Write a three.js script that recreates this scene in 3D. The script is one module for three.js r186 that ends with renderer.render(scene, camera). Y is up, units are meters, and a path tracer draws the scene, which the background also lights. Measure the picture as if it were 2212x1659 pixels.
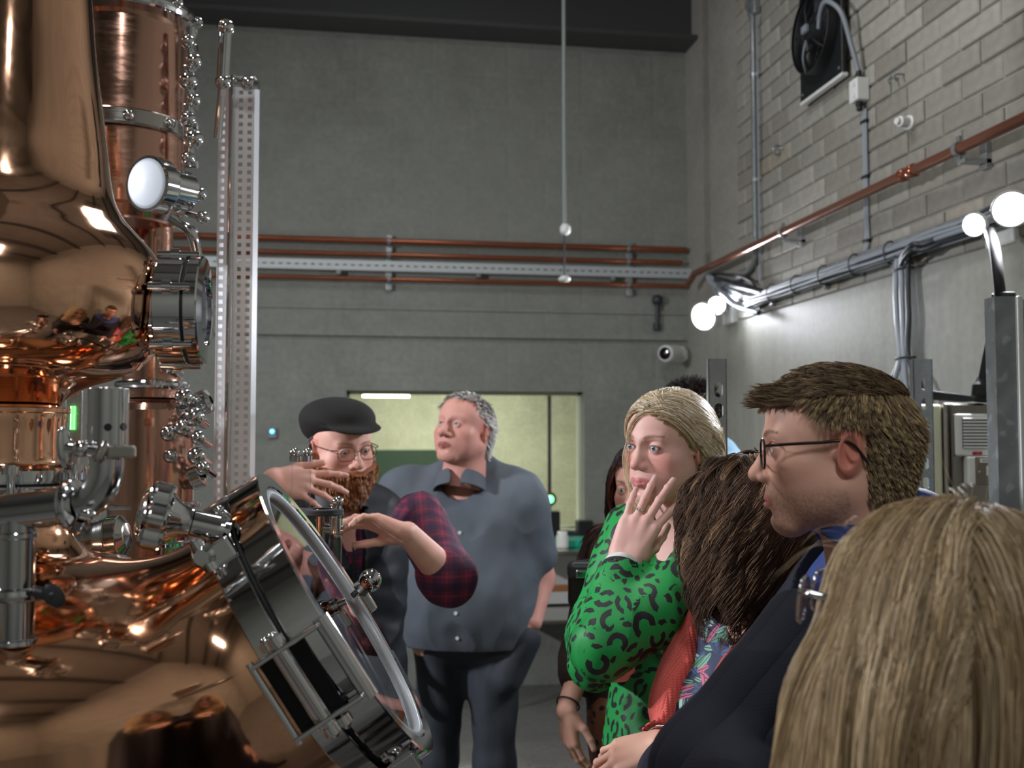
import * as THREE from 'three';
import { RectAreaLightUniformsLib } from 'three/addons/lights/RectAreaLightUniformsLib.js';
import { RoundedBoxGeometry } from 'three/addons/geometries/RoundedBoxGeometry.js';
import { mergeGeometries } from 'three/addons/utils/BufferGeometryUtils.js';
import { ImprovedNoise } from 'three/addons/math/ImprovedNoise.js';

// ---------------------------------------------------------------- camera, lights, exposure
const V = (x, y, z) => new THREE.Vector3(x, y, z);
const FOCAL = 2200, YAW = 8.86 * Math.PI / 180, PITCH = 2.87 * Math.PI / 180;   // focal length in pixels of the 2212 x 1659 frame
const EYE = V(0, 1.62, 0);
const scene = new THREE.Scene();
scene.background = new THREE.Color(0x000000);
const camera = new THREE.PerspectiveCamera(2 * Math.atan(829.5 / FOCAL) * 180 / Math.PI, 2212 / 1659, 0.05, 60);
camera.position.copy(EYE);
camera.rotation.set(PITCH, -YAW, 0, 'YXZ');
camera.focus = 1.72;
camera.userData.fStop = 5.0;
camera.updateMatrixWorld(true);
const renderer = new THREE.WebGLRenderer({ antialias: true });
renderer.toneMapping = THREE.LinearToneMapping;
renderer.toneMappingExposure = 1.0;
renderer.shadowMap.enabled = true;
RectAreaLightUniformsLib.init();
// strengths of the fittings built further down
const LIGHT = { bay: 24, spot: 5, backRoom: 60, bayColor: 0xf7f8fa, spotColor: 0xf4f6ff };

// ---------------------------------------------------------------- helpers
const FWD = V(Math.sin(YAW) * Math.cos(PITCH), Math.sin(PITCH), -Math.cos(YAW) * Math.cos(PITCH));
const RIGHT = V(Math.cos(YAW), 0, Math.sin(YAW)), UP = RIGHT.clone().cross(FWD);
const ray = (px, py) => FWD.clone().addScaledVector(RIGHT, (px - 1106) / FOCAL).addScaledVector(UP, -(py - 829.5) / FOCAL);
const at = (px, py, depth) => EYE.clone().addScaledVector(ray(px, py), depth);        // surveying: a sighting and a distance give a place
const onX = (px, py, x) => { const r = ray(px, py); return EYE.clone().addScaledVector(r, x / r.x); };
const onZ = (px, py, z) => { const r = ray(px, py); return EYE.clone().addScaledVector(r, z / r.z); };
let seed = 7;
const rnd = () => { seed = (seed + 0x6d2b79f5) | 0; let t = Math.imul(seed ^ (seed >>> 15), 1 | seed); t = (t + Math.imul(t ^ (t >>> 7), 61 | t)) ^ t; return ((t ^ (t >>> 14)) >>> 0) / 4294967296; };
const rr = (a, b) => a + (b - a) * rnd();
const perlin = new ImprovedNoise();
const noise = (x, y, z) => perlin.noise(x + 31.7, y + 17.3, z + 53.1);
const clamp = (x, a, b) => Math.min(b, Math.max(a, x)), mix = (a, b, t) => a + (b - a) * t;
const sstep = (a, b, x) => { const t = clamp((x - a) / (b - a), 0, 1); return t * t * (3 - 2 * t); };

const counts = {};
function numbered(name) { const k = counts[name] = (counts[name] ?? -1) + 1; return k ? `${name}_${String(k).padStart(3, '0')}` : name; }
function tag(o, label, category, group) { o.userData.label = label; o.userData.category = category; if (group) o.userData.group = group; return o; }
function thing(name, label, category, pos, group) {
  const o = new THREE.Group(); o.name = numbered(name); if (pos) o.position.copy(pos); scene.add(o);
  return tag(o, label, category, group);
}
function shadow(m) { m.castShadow = m.receiveShadow = true; return m; }
// a part: its geometry is given in world axes; it is moved so that it hangs under its parent's base
function part(name, geo, mat, parent, label) {
  const m = shadow(new THREE.Mesh(Array.isArray(geo) ? merge(geo) : geo, mat)); m.name = name;
  let q = parent, off = V(0, 0, 0);
  while (q && q !== scene) { off.add(q.position); q = q.parent; }
  m.position.copy(off.negate());
  if (label) m.userData.label = label;
  parent.add(m); return m;
}
function struct(name, geo, mat, parent = scene) {
  const m = shadow(new THREE.Mesh(Array.isArray(geo) ? merge(geo) : geo, mat)); m.name = parent === scene ? numbered(name) : name;
  if (parent === scene) m.userData.kind = 'structure';
  parent.add(m); return m;
}
function single(name, geo, mat, label, category, group) {       // a thing that is one mesh, its base at its own lowest middle
  const g = Array.isArray(geo) ? merge(geo) : geo; g.computeBoundingBox();
  const b = g.boundingBox, base = V((b.min.x + b.max.x) / 2, b.min.y, (b.min.z + b.max.z) / 2);
  g.translate(-base.x, -base.y, -base.z);
  const m = shadow(new THREE.Mesh(g, mat)); m.name = numbered(name); m.position.copy(base); scene.add(m);
  return tag(m, label, category, group);
}
function merge(list) {
  const flat = list.map((g) => { const h = g.index ? g.toNonIndexed() : g.clone(); for (const k of Object.keys(h.attributes)) if (!['position', 'normal', 'uv'].includes(k)) h.deleteAttribute(k); if (!h.attributes.uv) h.setAttribute('uv', new THREE.BufferAttribute(new Float32Array(h.attributes.position.count * 2), 2)); return h; });
  return mergeGeometries(flat);
}
const box = (x0, y0, z0, x1, y1, z1) => new THREE.BoxGeometry(x1 - x0, y1 - y0, z1 - z0).translate((x0 + x1) / 2, (y0 + y1) / 2, (z0 + z1) / 2);
const rbox = (w, h, d, r = 0.004, s = 2) => new RoundedBoxGeometry(w, h, d, s, r);
const QY = (dir) => new THREE.Quaternion().setFromUnitVectors(V(0, 1, 0), dir.clone().normalize());
const cyl = (a, b, r, r2 = r, n = 24) => { const d = b.clone().sub(a); return new THREE.CylinderGeometry(r2, r, d.length(), n).applyQuaternion(QY(d)).translate((a.x + b.x) / 2, (a.y + b.y) / 2, (a.z + b.z) / 2); };
const ball = (c, r, n = 24) => new THREE.SphereGeometry(r, n, Math.round(n * 0.7)).translate(c.x, c.y, c.z);
const tube = (pts, r, seg = 40, n = 10, closed = false) => new THREE.TubeGeometry(new THREE.CatmullRomCurve3(pts, closed, 'centripetal'), seg, r, n, closed);
// lathe about an axis: profile of [radius, along] from base point along dir
const lathe = (profile, base, dir, n = 64) => new THREE.LatheGeometry(profile.map(([r, y]) => new THREE.Vector2(Math.max(r, 1e-5), y)), n).applyQuaternion(QY(dir)).translate(base.x, base.y, base.z);
// profile with rounded-off corners so that edges catch light
function chamfer(profile, c = 0.002) {
  const out = [];
  profile.forEach((p, i) => {
    const a = profile[i - 1], b = profile[i + 1];
    if (!a || !b) { out.push(p); return; }
    const la = Math.hypot(a[0] - p[0], a[1] - p[1]), lb = Math.hypot(b[0] - p[0], b[1] - p[1]), k = Math.min(c, la / 2.2, lb / 2.2);
    out.push([p[0] + (a[0] - p[0]) / la * k, p[1] + (a[1] - p[1]) / la * k], [p[0] + (b[0] - p[0]) / lb * k, p[1] + (b[1] - p[1]) / lb * k]);
  });
  return out;
}
// flat-sided version of lathe: every profile segment gets its own normals
function hardLathe(profile, base, dir, n = 64, c = 0.0015) {
  const p = chamfer(profile, c), gs = [];
  for (let i = 0; i + 1 < p.length; i++) gs.push(lathe([p[i], p[i + 1]], base, dir, n));
  return merge(gs);
}
const frame = (x, y, z, o) => new THREE.Matrix4().makeBasis(x, y, z).setPosition(o);
function orient(dir, hint = V(0, 1, 0)) {                       // z along dir, y near hint
  const z = dir.clone().normalize(), x = hint.clone().cross(z).normalize(), y = z.clone().cross(x); return [x, y, z];
}
function tex(w, h, fn, srgb = false, rep) {
  const d = new Uint8Array(w * h * 4);
  for (let y = 0; y < h; y++) for (let x = 0; x < w; x++) { const c = fn(x / w, y / h, x, y), i = (y * w + x) * 4; const v = Array.isArray(c) ? c : [c, c, c]; for (let k = 0; k < 3; k++) d[i + k] = clamp(Math.round(v[k] * 255), 0, 255); d[i + 3] = 255; }
  const t = new THREE.DataTexture(d, w, h, THREE.RGBAFormat); t.wrapS = t.wrapT = THREE.RepeatWrapping; t.magFilter = t.minFilter = THREE.LinearFilter;
  if (srgb) t.colorSpace = THREE.SRGBColorSpace; if (rep) t.repeat.set(rep, rep); t.needsUpdate = true; return t;
}
// noise that repeats over a unit square
const tileNoise = (u, v, f, z = 0) => { const a = noise(u * f, v * f, z), b = noise((u - 1) * f, v * f, z), c = noise(u * f, (v - 1) * f, z), d = noise((u - 1) * f, (v - 1) * f, z); return (a * (1 - u) + b * u) * (1 - v) + (c * (1 - u) + d * u) * v; };
const std = (color, roughness = 0.6, metalness = 0, more = {}) => new THREE.MeshStandardMaterial({ color, roughness, metalness, ...more });
const phys = (color, roughness = 0.6, metalness = 0, more = {}) => new THREE.MeshPhysicalMaterial({ color, roughness, metalness, ...more });
// uv in metres on the two axes that a face lies in
function planarUV(g, s = 1) {
  const h = g.index ? g.toNonIndexed() : g, p = h.attributes.position, n = p.count, uv = new Float32Array(n * 2);
  for (let i = 0; i < n; i += 3) {
    const ax = p.getX(i + 1) - p.getX(i), ay = p.getY(i + 1) - p.getY(i), az = p.getZ(i + 1) - p.getZ(i), bx = p.getX(i + 2) - p.getX(i), by = p.getY(i + 2) - p.getY(i), bz = p.getZ(i + 2) - p.getZ(i);
    const nx = Math.abs(ay * bz - az * by), ny = Math.abs(az * bx - ax * bz), nz = Math.abs(ax * by - ay * bx);
    for (let k = i; k < i + 3; k++) { const x = p.getX(k), y = p.getY(k), z = p.getZ(k); uv[2 * k] = (nx >= ny && nx >= nz ? z : x) * s; uv[2 * k + 1] = (ny > nx && ny > nz ? z : y) * s; }
  }
  h.setAttribute('uv', new THREE.BufferAttribute(uv, 2)); return h;
}

// ---------------------------------------------------------------- signed distances and their meshing
const smin = (a, b, k) => { if (k <= 0) return Math.min(a, b); const h = Math.max(k - Math.abs(a - b), 0) / k; return Math.min(a, b) - h * h * k * 0.25; };
const smax = (a, b, k) => -smin(-a, -b, k);
// bone: tapered capsule;  ell: ellipsoid, optionally turned
const bone = (a, b, ra, rb = ra, k = 0.03) => { const dx = b.x - a.x, dy = b.y - a.y, dz = b.z - a.z, l2 = dx * dx + dy * dy + dz * dz || 1e-9; return { k, d: (x, y, z) => { const px = x - a.x, py = y - a.y, pz = z - a.z; let h = (px * dx + py * dy + pz * dz) / l2; h = h < 0 ? 0 : h > 1 ? 1 : h; const qx = px - dx * h, qy = py - dy * h, qz = pz - dz * h; return Math.sqrt(qx * qx + qy * qy + qz * qz) - ra - (rb - ra) * h; } }; };
const ell = (c, r, k = 0.02, rot) => {
  const m = rot ? new THREE.Matrix3().setFromMatrix4(new THREE.Matrix4().makeRotationFromEuler(rot)).transpose().elements : null;
  return { k, d: (x, y, z) => { let px = x - c.x, py = y - c.y, pz = z - c.z; if (m) { const a = m[0] * px + m[3] * py + m[6] * pz, b = m[1] * px + m[4] * py + m[7] * pz, e = m[2] * px + m[5] * py + m[8] * pz; px = a; py = b; pz = e; } const ux = px / r.x, uy = py / r.y, uz = pz / r.z, k0 = Math.sqrt(ux * ux + uy * uy + uz * uz), vx = ux / r.x, vy = uy / r.y, vz = uz / r.z, k1 = Math.sqrt(vx * vx + vy * vy + vz * vz); return k1 < 1e-9 ? -Math.min(r.x, r.y, r.z) : k0 * (k0 - 1) / k1; } };
};
const cut = (p) => ({ ...p, cut: true });
function field(prims) { return (x, y, z) => { let d = 1e3; for (const p of prims) { const e = p.d(x, y, z); d = p.cut ? smax(d, -e, p.k) : smin(d, e, p.k); } return d; }; }
// naive surface nets with skipped empty blocks; normals from the field's own gradient
function nets(f, lo, hi, cell, { color, fine = 1, eps = cell * 0.25 } = {}) {
  const nx = Math.ceil((hi.x - lo.x) / cell) + 1, ny = Math.ceil((hi.y - lo.y) / cell) + 1, nz = Math.ceil((hi.z - lo.z) / cell) + 1;
  const v = new Float32Array(nx * ny * nz).fill(1), B = 6, reach = B * cell * 0.5 * 1.75 * 1.5;
  for (let bz = 0; bz < nz; bz += B) for (let by = 0; by < ny; by += B) for (let bx = 0; bx < nx; bx += B) {
    const c = f(lo.x + (bx + B / 2) * cell, lo.y + (by + B / 2) * cell, lo.z + (bz + B / 2) * cell), skip = Math.abs(c) > reach;
    for (let z = bz; z < Math.min(bz + B, nz); z++) for (let y = by; y < Math.min(by + B, ny); y++) { let i = (z * ny + y) * nx + bx; for (let x = bx; x < Math.min(bx + B, nx); x++, i++) v[i] = skip ? c : f(lo.x + x * cell, lo.y + y * cell, lo.z + z * cell); }
  }
  const id = new Int32Array(nx * ny * nz).fill(-1), pos = [], idx = [], X = 1, Y = nx, Z = nx * ny;
  const edges = [[0, X], [0, Y], [0, Z], [X, X + Y], [X, X + Z], [Y, X + Y], [Y, Y + Z], [Z, X + Z], [Z, Y + Z], [X + Y, X + Y + Z], [X + Z, X + Y + Z], [Y + Z, X + Y + Z]].map(([a, b]) => [a, b, ...[a, b].flatMap((o) => [o % nx, Math.floor(o % Z / nx), Math.floor(o / Z)])]);
  for (let z = 0; z < nz - 1; z++) for (let y = 0; y < ny - 1; y++) for (let x = 0; x < nx - 1; x++) {
    const i = (z * ny + y) * nx + x, s = v[i] < 0;
    if ((v[i + X] < 0) === s && (v[i + Y] < 0) === s && (v[i + Z] < 0) === s && (v[i + X + Y] < 0) === s && (v[i + X + Z] < 0) === s && (v[i + Y + Z] < 0) === s && (v[i + X + Y + Z] < 0) === s) continue;
    let n = 0, sx = 0, sy = 0, sz = 0;
    for (const [a, b, ax, ay, az, bx, by, bz] of edges) { const p = v[i + a], q = v[i + b]; if ((p < 0) === (q < 0)) continue; const t = p / (p - q); sx += ax + (bx - ax) * t; sy += ay + (by - ay) * t; sz += az + (bz - az) * t; n++; }
    id[i] = pos.length / 3; pos.push(lo.x + (x + sx / n) * cell, lo.y + (y + sy / n) * cell, lo.z + (z + sz / n) * cell);
  }
  const quad = (a, b, c, d, flip) => { if (a < 0 || b < 0 || c < 0 || d < 0) return; flip ? idx.push(a, c, b, a, d, c) : idx.push(a, b, c, a, c, d); };
  for (let z = 1; z < nz - 1; z++) for (let y = 1; y < ny - 1; y++) for (let x = 1; x < nx - 1; x++) {
    const i = (z * ny + y) * nx + x, s = v[i] < 0;
    if ((v[i + X] < 0) !== s) quad(id[i - Y - Z], id[i - Z], id[i], id[i - Y], !s);
    if ((v[i + Y] < 0) !== s) quad(id[i - X - Z], id[i - X], id[i], id[i - Z], !s);
    if ((v[i + Z] < 0) !== s) quad(id[i - X - Y], id[i - Y], id[i], id[i - X], !s);
  }
  const n = pos.length / 3, P = new Float32Array(pos), N = new Float32Array(n * 3), C = color ? new Float32Array(n * 3) : null;
  for (let i = 0; i < n; i++) {
    let x = P[3 * i], y = P[3 * i + 1], z = P[3 * i + 2], gx, gy, gz;
    for (let k = 0; k <= fine; k++) {
      gx = f(x + eps, y, z) - f(x - eps, y, z); gy = f(x, y + eps, z) - f(x, y - eps, z); gz = f(x, y, z + eps) - f(x, y, z - eps);
      const g = Math.hypot(gx, gy, gz) || 1e-9; gx /= g; gy /= g; gz /= g;
      if (k < fine) { const d = clamp(f(x, y, z) / Math.max(0.5, g / (2 * eps)), -cell * 0.6, cell * 0.6); x -= gx * d; y -= gy * d; z -= gz * d; }
    }
    P[3 * i] = x; P[3 * i + 1] = y; P[3 * i + 2] = z; N[3 * i] = gx; N[3 * i + 1] = gy; N[3 * i + 2] = gz;
    if (C) { const c = color(x, y, z, gx, gy, gz); C[3 * i] = c[0]; C[3 * i + 1] = c[1]; C[3 * i + 2] = c[2]; }
  }
  const g = new THREE.BufferGeometry();
  g.setAttribute('position', new THREE.BufferAttribute(P, 3)); g.setAttribute('normal', new THREE.BufferAttribute(N, 3));
  if (C) g.setAttribute('color', new THREE.BufferAttribute(C, 3));
  g.setIndex(idx.length ? idx : [0, 0, 0]); return g;
}
// ---------------------------------------------------------------- surface materials
const W = 2.241, D = -6.6, CEIL = 5.0, LEFT = -4.4, FRONT = 3.6, LEDGE = 2.283;
const roughTex = tex(256, 256, (u, v) => 0.55 + 0.3 * tileNoise(u, v, 6) + 0.25 * tileNoise(u, v, 24, 3) + 0.2 * tileNoise(u, v, 70, 5));
const patchTex = tex(512, 512, (u, v) => { const n = 0.92 + 0.06 * tileNoise(u, v, 5) + 0.05 * tileNoise(u, v, 17, 2) + 0.07 * tileNoise(u, v, 60, 4); return [n, n * 0.995, n * 0.985]; }, true, 0.5);
const blockBump = tex(512, 512, (u, v) => { const row = Math.floor(v * 9), fy = v * 9 - row, fx = (u * 4 + (row % 2) * 0.5) % 1; const e = Math.min(fy, 1 - fy) * 0.22, g = Math.min(fx, 1 - fx) * 0.5; return 0.45 + 0.35 * sstep(0.004, 0.02, Math.min(e, g)) + 0.12 * tileNoise(u, v, 30); }, false, 0.5);
const streakTex = tex(512, 512, (u, v) => { const s = tileNoise(u, 0, 22) * 0.6 + tileNoise(u, v * 0.1, 60, 2) * 0.4, n = 0.87 + 0.09 * s * sstep(0, 0.5, 0.5 + tileNoise(u, v, 3, 8)) + 0.1 * tileNoise(u, v, 4, 9) + 0.05 * tileNoise(u, v, 60, 4); return [n, n, n * 0.985]; }, true, 0.5);
const M = {
  wall: std(0x8c8f87, 0.75, 0, { map: patchTex, bumpMap: blockBump, bumpScale: 0.004 }),
  cladding: std(0xa6a69d, 0.55, 0, { map: streakTex, bumpMap: roughTex, bumpScale: 0.001 }),
  plaster: std(0x9d9d94, 0.7, 0, { map: patchTex, bumpMap: roughTex, bumpScale: 0.002 }),
  mortar: std(0x9c9a91, 0.85, 0, { map: patchTex, bumpMap: roughTex, bumpScale: 0.004 }),
  floor: std(0x6d6c69, 0.45, 0, { map: patchTex, roughnessMap: roughTex }),
  ceiling: std(0x8d8a83, 0.8, 0, { map: patchTex }),
  beam: std(0x4a4b4a, 0.5, 0.2),
  cream: std(0xd8dfc6, 0.8, 0, { map: patchTex }),
  galv: std(0xb4b8ba, 0.42, 0.6, { roughnessMap: roughTex, map: patchTex }),
  galvDark: std(0x8c9192, 0.5, 0.35, { roughnessMap: roughTex, map: patchTex }),
  steel: std(0xcfd2d4, 0.12, 1),
  chrome: std(0xdadcde, 0.06, 1),
  brushed: std(0xb9b6b0, 0.3, 1, { roughnessMap: roughTex }),
  black: std(0x131416, 0.5),
  rubber: std(0x0c0c0d, 0.65),
  greyPlastic: std(0x7f858a, 0.4),
  cableGrey: std(0x8a9096, 0.38),
  cableDark: std(0x2c2f33, 0.45),
  whitePlastic: std(0xd8d9d4, 0.4),
  copperPipe: std(0x8f5338, 0.38, 0.6, { roughnessMap: roughTex }),
  brownPipe: std(0x7c5040, 0.32, 0.4, { roughnessMap: roughTex }),
};
const glow = (color, k) => std(0xffffff, 0.4, 0, { emissive: color, emissiveIntensity: k });

// ---------------------------------------------------------------- the room
const uvBox = (...a) => planarUV(box(...a));
struct('floor', uvBox(LEFT - 0.2, -0.2, -10.2, W + 0.25, 0, FRONT + 0.2), M.floor);
struct('ceiling', uvBox(LEFT - 0.2, CEIL, D - 0.2, W + 0.25, CEIL + 0.2, FRONT + 0.2), M.ceiling);
const WIN = [-0.043, 1.513, 0.985, 1.906];
struct('wall_back', [uvBox(LEFT - 0.2, 0, D - 0.2, WIN[0], CEIL, D), uvBox(WIN[1], 0, D - 0.2, W + 0.25, CEIL, D), uvBox(WIN[0], 0, D - 0.2, WIN[1], WIN[2], D), uvBox(WIN[0], WIN[3], D - 0.2, WIN[1], CEIL, D)], M.wall);
struct('wall_left', uvBox(LEFT - 0.2, 0, D, LEFT, CEIL, FRONT), M.plaster);
struct('wall_front', uvBox(LEFT - 0.2, 0, FRONT, W + 0.25, CEIL, FRONT + 0.2), M.plaster);
const wallR = struct('wall_right', [uvBox(W - 0.008, LEDGE - 0.1, D, W + 0.25, CEIL, FRONT)], M.mortar);
struct('cladding', [uvBox(W - 0.018, 0, D, W + 0.25, LEDGE, FRONT)], M.cladding, wallR);
struct('pier', [uvBox(W - 0.003, LEDGE, D, W + 0.05, CEIL, -5.665)], M.plaster, wallR);
{ // painted bricks above the cladding, one by one where they can be told apart
  const bh = 0.095, bl = 0.248, j = 0.009, hues = [0xa4a298, 0x9c9a90, 0xaba89e, 0x959187, 0x9e9484, 0xa39d8e].map((c) => std(c, 0.62, 0, { map: patchTex, bumpMap: roughTex, bumpScale: 0.003 }));
  const brickGeo = (l) => { const s = new THREE.Shape([new THREE.Vector2(-l / 2 + 0.005, -bh / 2 + j / 2 + 0.005), new THREE.Vector2(l / 2 - 0.005, -bh / 2 + j / 2 + 0.005), new THREE.Vector2(l / 2 - 0.005, bh / 2 - j / 2 - 0.005), new THREE.Vector2(-l / 2 + 0.005, bh / 2 - j / 2 - 0.005)]); return planarUV(new THREE.ExtrudeGeometry(s, { depth: 0.03, bevelEnabled: true, bevelSegments: 1, bevelSize: 0.005, bevelThickness: 0.005, steps: 1 }).rotateY(-Math.PI / 2)); };
  const full = brickGeo(bl - j), half = brickGeo(bl / 2 - j), rest = [];
  let made = 0;
  for (let row = 0; row * bh + LEDGE < CEIL - bh; row++) {
    const y = LEDGE + 0.004 + (row + 0.5) * bh;
    for (let k = 0; k < 30; k++) {
      let z = -5.66 + (k + 0.5) * bl - (row % 2 ? bl / 2 : 0), g = full;
      if (row % 2 && k === 0) { z = -5.66 + bl / 4; g = half; }
      if (z > FRONT - 0.2) break;
      const x = W + 0.018 + rr(-0.004, 0.003), shown = z < -2.85 && y < 1.62 + -z * 0.50 + 0.1 && made < 298;
      if (!shown) { if (z < -1.2) rest.push(g.clone().translate(x, y, z)); continue; }
      const n = noise(z * 0.9, y * 0.9, 4) + 0.5 * noise(z * 3, y * 3, 9) + rr(-0.25, 0.25), stain = noise(z * 1.1 + 5, y * 1.4, 2) > 0.3 && rnd() < 0.6;
      const b = shadow(new THREE.Mesh(g, hues[stain ? 4 + (rnd() < 0.5 ? 1 : 0) : n > 0.18 ? 2 : n > -0.05 ? 0 : n > -0.3 ? 1 : 3])); b.name = made ? `brick_${String(made).padStart(3, '0')}` : 'brick'; made++;
      b.position.set(x, y, z); b.rotation.set(rr(-0.01, 0.01), rr(-0.012, 0.012), rr(-0.01, 0.01)); wallR.add(b);
    }
  }
  struct('brickwork', rest, hues[0], wallR).userData.kind = 'stuff';
}
// shallow ledge round the wall, steel beam and purlins overhead
struct('trim', uvBox(LEFT, 2.255, D, W - 0.018, 2.292, D + 0.035), M.wall);
struct('trim', uvBox(LEFT, 2.43, D, W - 0.003, 2.45, D + 0.012), M.wall);
struct('roof_beam', [box(LEFT, 4.235, D + 0.005, W - 0.01, 4.262, D + 0.26), box(LEFT, 4.26, D + 0.11, W - 0.01, 4.72, D + 0.135), box(LEFT, 4.71, D + 0.005, W - 0.01, 4.74, D + 0.26)], M.beam);
for (let k = 0; k < 6; k++) struct('roof_beam', box(LEFT, CEIL - 0.22, -5.4 + k * 1.5, W, CEIL, -5.4 + k * 1.5 + 0.09), M.beam);
// window into the lit room behind
{
  const win = struct('window_1', [box(WIN[0], WIN[2] - 0.02, D - 0.2, WIN[1], WIN[2] + 0.012, D + 0.02)], M.cream);
  struct('window_frame', [box(WIN[0], WIN[2], D - 0.15, WIN[0] + 0.02, WIN[3], D - 0.1), box(WIN[1] - 0.02, WIN[2], D - 0.15, WIN[1], WIN[3], D - 0.1), box(WIN[0], WIN[3] - 0.02, D - 0.15, WIN[1], WIN[3], D - 0.1), box(WIN[0], WIN[2] + 0.012, D - 0.15, WIN[1], WIN[2] + 0.03, D - 0.1)], M.cream, win);
  struct('pane', box(WIN[0] + 0.02, WIN[2] + 0.03, D - 0.128, WIN[1] - 0.02, WIN[3] - 0.02, D - 0.124), phys(0xffffff, 0.02, 0, { transmission: 1, thickness: 0, ior: 1.45 }), win);
  struct('back_room_wall', [uvBox(-2.4, 0, -10.2, 3.6, 2.6, -10), uvBox(-2.4, 0, -10, -2.2, 2.6, D - 0.2), uvBox(3.4, 0, -10, 3.6, 2.6, D - 0.2)], M.cream);
  struct('back_room_ceiling', uvBox(-2.4, 2.5, -10.2, 3.6, 2.7, D - 0.2), M.cream);
}

// ---------------------------------------------------------------- lamps
function bayLight(x, z, turn, label, power = LIGHT.bay) {                          // suspended linear bay fitting: its panel and an area light of the same size
  const t = thing('bay_light', label, 'ceiling light', V(x, CEIL - 0.42, z), 'ceiling bay lights');
  t.rotation.y = turn;
  const put = (n, g, m) => { const o = shadow(new THREE.Mesh(g, m)); o.name = n; t.add(o); return o; };
  put('housing', rbox(1.2, 0.08, 0.34, 0.02).translate(0, 0.05, 0), M.whitePlastic);
  put('diffuser', rbox(1.14, 0.012, 0.3, 0.004).translate(0, 0.004, 0), glow(LIGHT.bayColor, 2.5));
  for (const s of [-0.5, 0.5]) put('suspension_wire', cyl(V(s, 0.09, 0), V(s, 0.42, 0), 0.004), M.galv);
  const l = new THREE.RectAreaLight(LIGHT.bayColor, power, 1.14, 0.3); l.position.y = -0.012; l.rotation.x = -Math.PI / 2; t.add(l);
}
bayLight(-1.3, -1.7, Math.PI / 2, 'white linear bay light hung under the roof above the copper still');
bayLight(0.6, -3.6, Math.PI / 2, 'white linear bay light hung under the roof above the visitors');
bayLight(-0.2, 1.6, Math.PI / 2, 'white linear bay light hung under the roof behind the viewer', LIGHT.bay * 2.6);
{
  const c = at(834, 853, 7.6), t = thing('batten_light', 'white glowing strip light seen through the top of the window', 'strip light', c);
  part('housing', box(c.x - 0.19, c.y + 0.028, c.z - 0.03, c.x + 0.19, c.y + 0.05, c.z + 0.03), M.whitePlastic, t);
  part('lit_tube', cyl(V(c.x - 0.175, c.y + 0.005, c.z), V(c.x + 0.175, c.y + 0.005, c.z), 0.026), glow(0xfffbe0, 6), t);
  for (const s of [-0.15, 0.15]) part('suspension_wire', cyl(V(c.x + s, c.y + 0.05, c.z), V(c.x + s, 2.5, c.z), 0.003, 0.003, 6), M.galv, t);
  for (const [x, z] of [[c.x, c.z], [0.9, -8.7]]) { const l = new THREE.RectAreaLight(0xf8f6e4, LIGHT.backRoom, 1.1, 0.25); l.position.set(x - c.x, z === c.z ? -0.03 : 2.45 - c.y, z - c.z); l.rotation.x = -Math.PI / 2; l.castShadow = false; t.add(l); if (z === c.z) { l.width = 0.36; l.height = 0.06; l.intensity *= 6; } }
  const b = thing('batten_light', 'strip light on the ceiling of the room behind the window', 'strip light', V(0.9, 2.455, -8.7));
  part('housing', rbox(1.14, 0.03, 0.3, 0.01).translate(0.9, 2.485, -8.7), M.whitePlastic, b);
  part('diffuser', rbox(1.1, 0.012, 0.25, 0.004).translate(0.9, 2.464, -8.7), glow(0xfdf8d8, 4), b);
}
function twinSpot(label, mount, heads, aim, power = LIGHT.spot) {                   // wall box, two swivelling lamp heads
  const t = thing('twin_spot_light', label, 'spotlight', mount);
  if (mount.x < 0) part('post', [cyl(V(mount.x + 0.04, 0.02, mount.z), V(mount.x + 0.04, mount.y - 0.05, mount.z), 0.025), cyl(V(mount.x + 0.04, 0, mount.z), V(mount.x + 0.04, 0.03, mount.z), 0.2)], M.galv, t);
  part('box', rbox(0.09, 0.13, 0.16, 0.012).translate(mount.x + 0.04, mount.y, mount.z), M.whitePlastic, t);
  heads.forEach(([c, r], i) => {
    const dir = aim[i].clone().sub(c).normalize(), back = c.clone().addScaledVector(dir, -0.07);
    const h = part('lamp_head', hardLathe([[0, 0], [r * 0.55, 0], [r * 0.9, 0.03], [r * 1.12, 0.055], [r * 1.12, 0.072], [r * 0.98, 0.072], [r * 0.98, 0.062]], back, dir, 32), M.whitePlastic, t);
    part('lens', lathe([[0, r * 0.16], [r * 0.4, r * 0.14], [r * 0.75, r * 0.07], [r * 0.98, 0]], c.clone().addScaledVector(dir, -0.01), dir, 32), glow(LIGHT.spotColor, 60), h);
    part('swivel_arm', tube([mount.clone().add(V(0.02, 0.02, 0)), mount.clone().lerp(back, 0.6).add(V(0, 0.02, 0)), back], 0.011, 16, 8), M.whitePlastic, t);
    const l = new THREE.SpotLight(LIGHT.spotColor, power, 0, 1.45, 0.5, 2);
    l.position.copy(c).addScaledVector(dir, 0.02).sub(mount); l.target.position.copy(aim[i]).sub(mount); l.castShadow = true; l.shadow.radius = r / 0.02; t.add(l, l.target);
  });
  return t;
}
twinSpot('pair of white spotlights on a bracket left of the copper stills', V(-3.4, 2.8, -2.45), [[V(-3.22, 2.78, -2.55), 0.06], [V(-3.22, 2.78, -2.33), 0.06]], [V(0.4, 1.2, -2.9), V(0.8, 1.5, -2.0)], 22);
twinSpot('pair of bright white spotlights high on the brick wall beside the copper pipe', onX(2158, 492, W - 0.03), [[at(2104, 486, 3.35), 0.036], [at(2184, 452, 3.15), 0.052]], [V(-1.5, 1.1, -1.0), V(-0.2, 0.9, 0.4)]);
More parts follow.
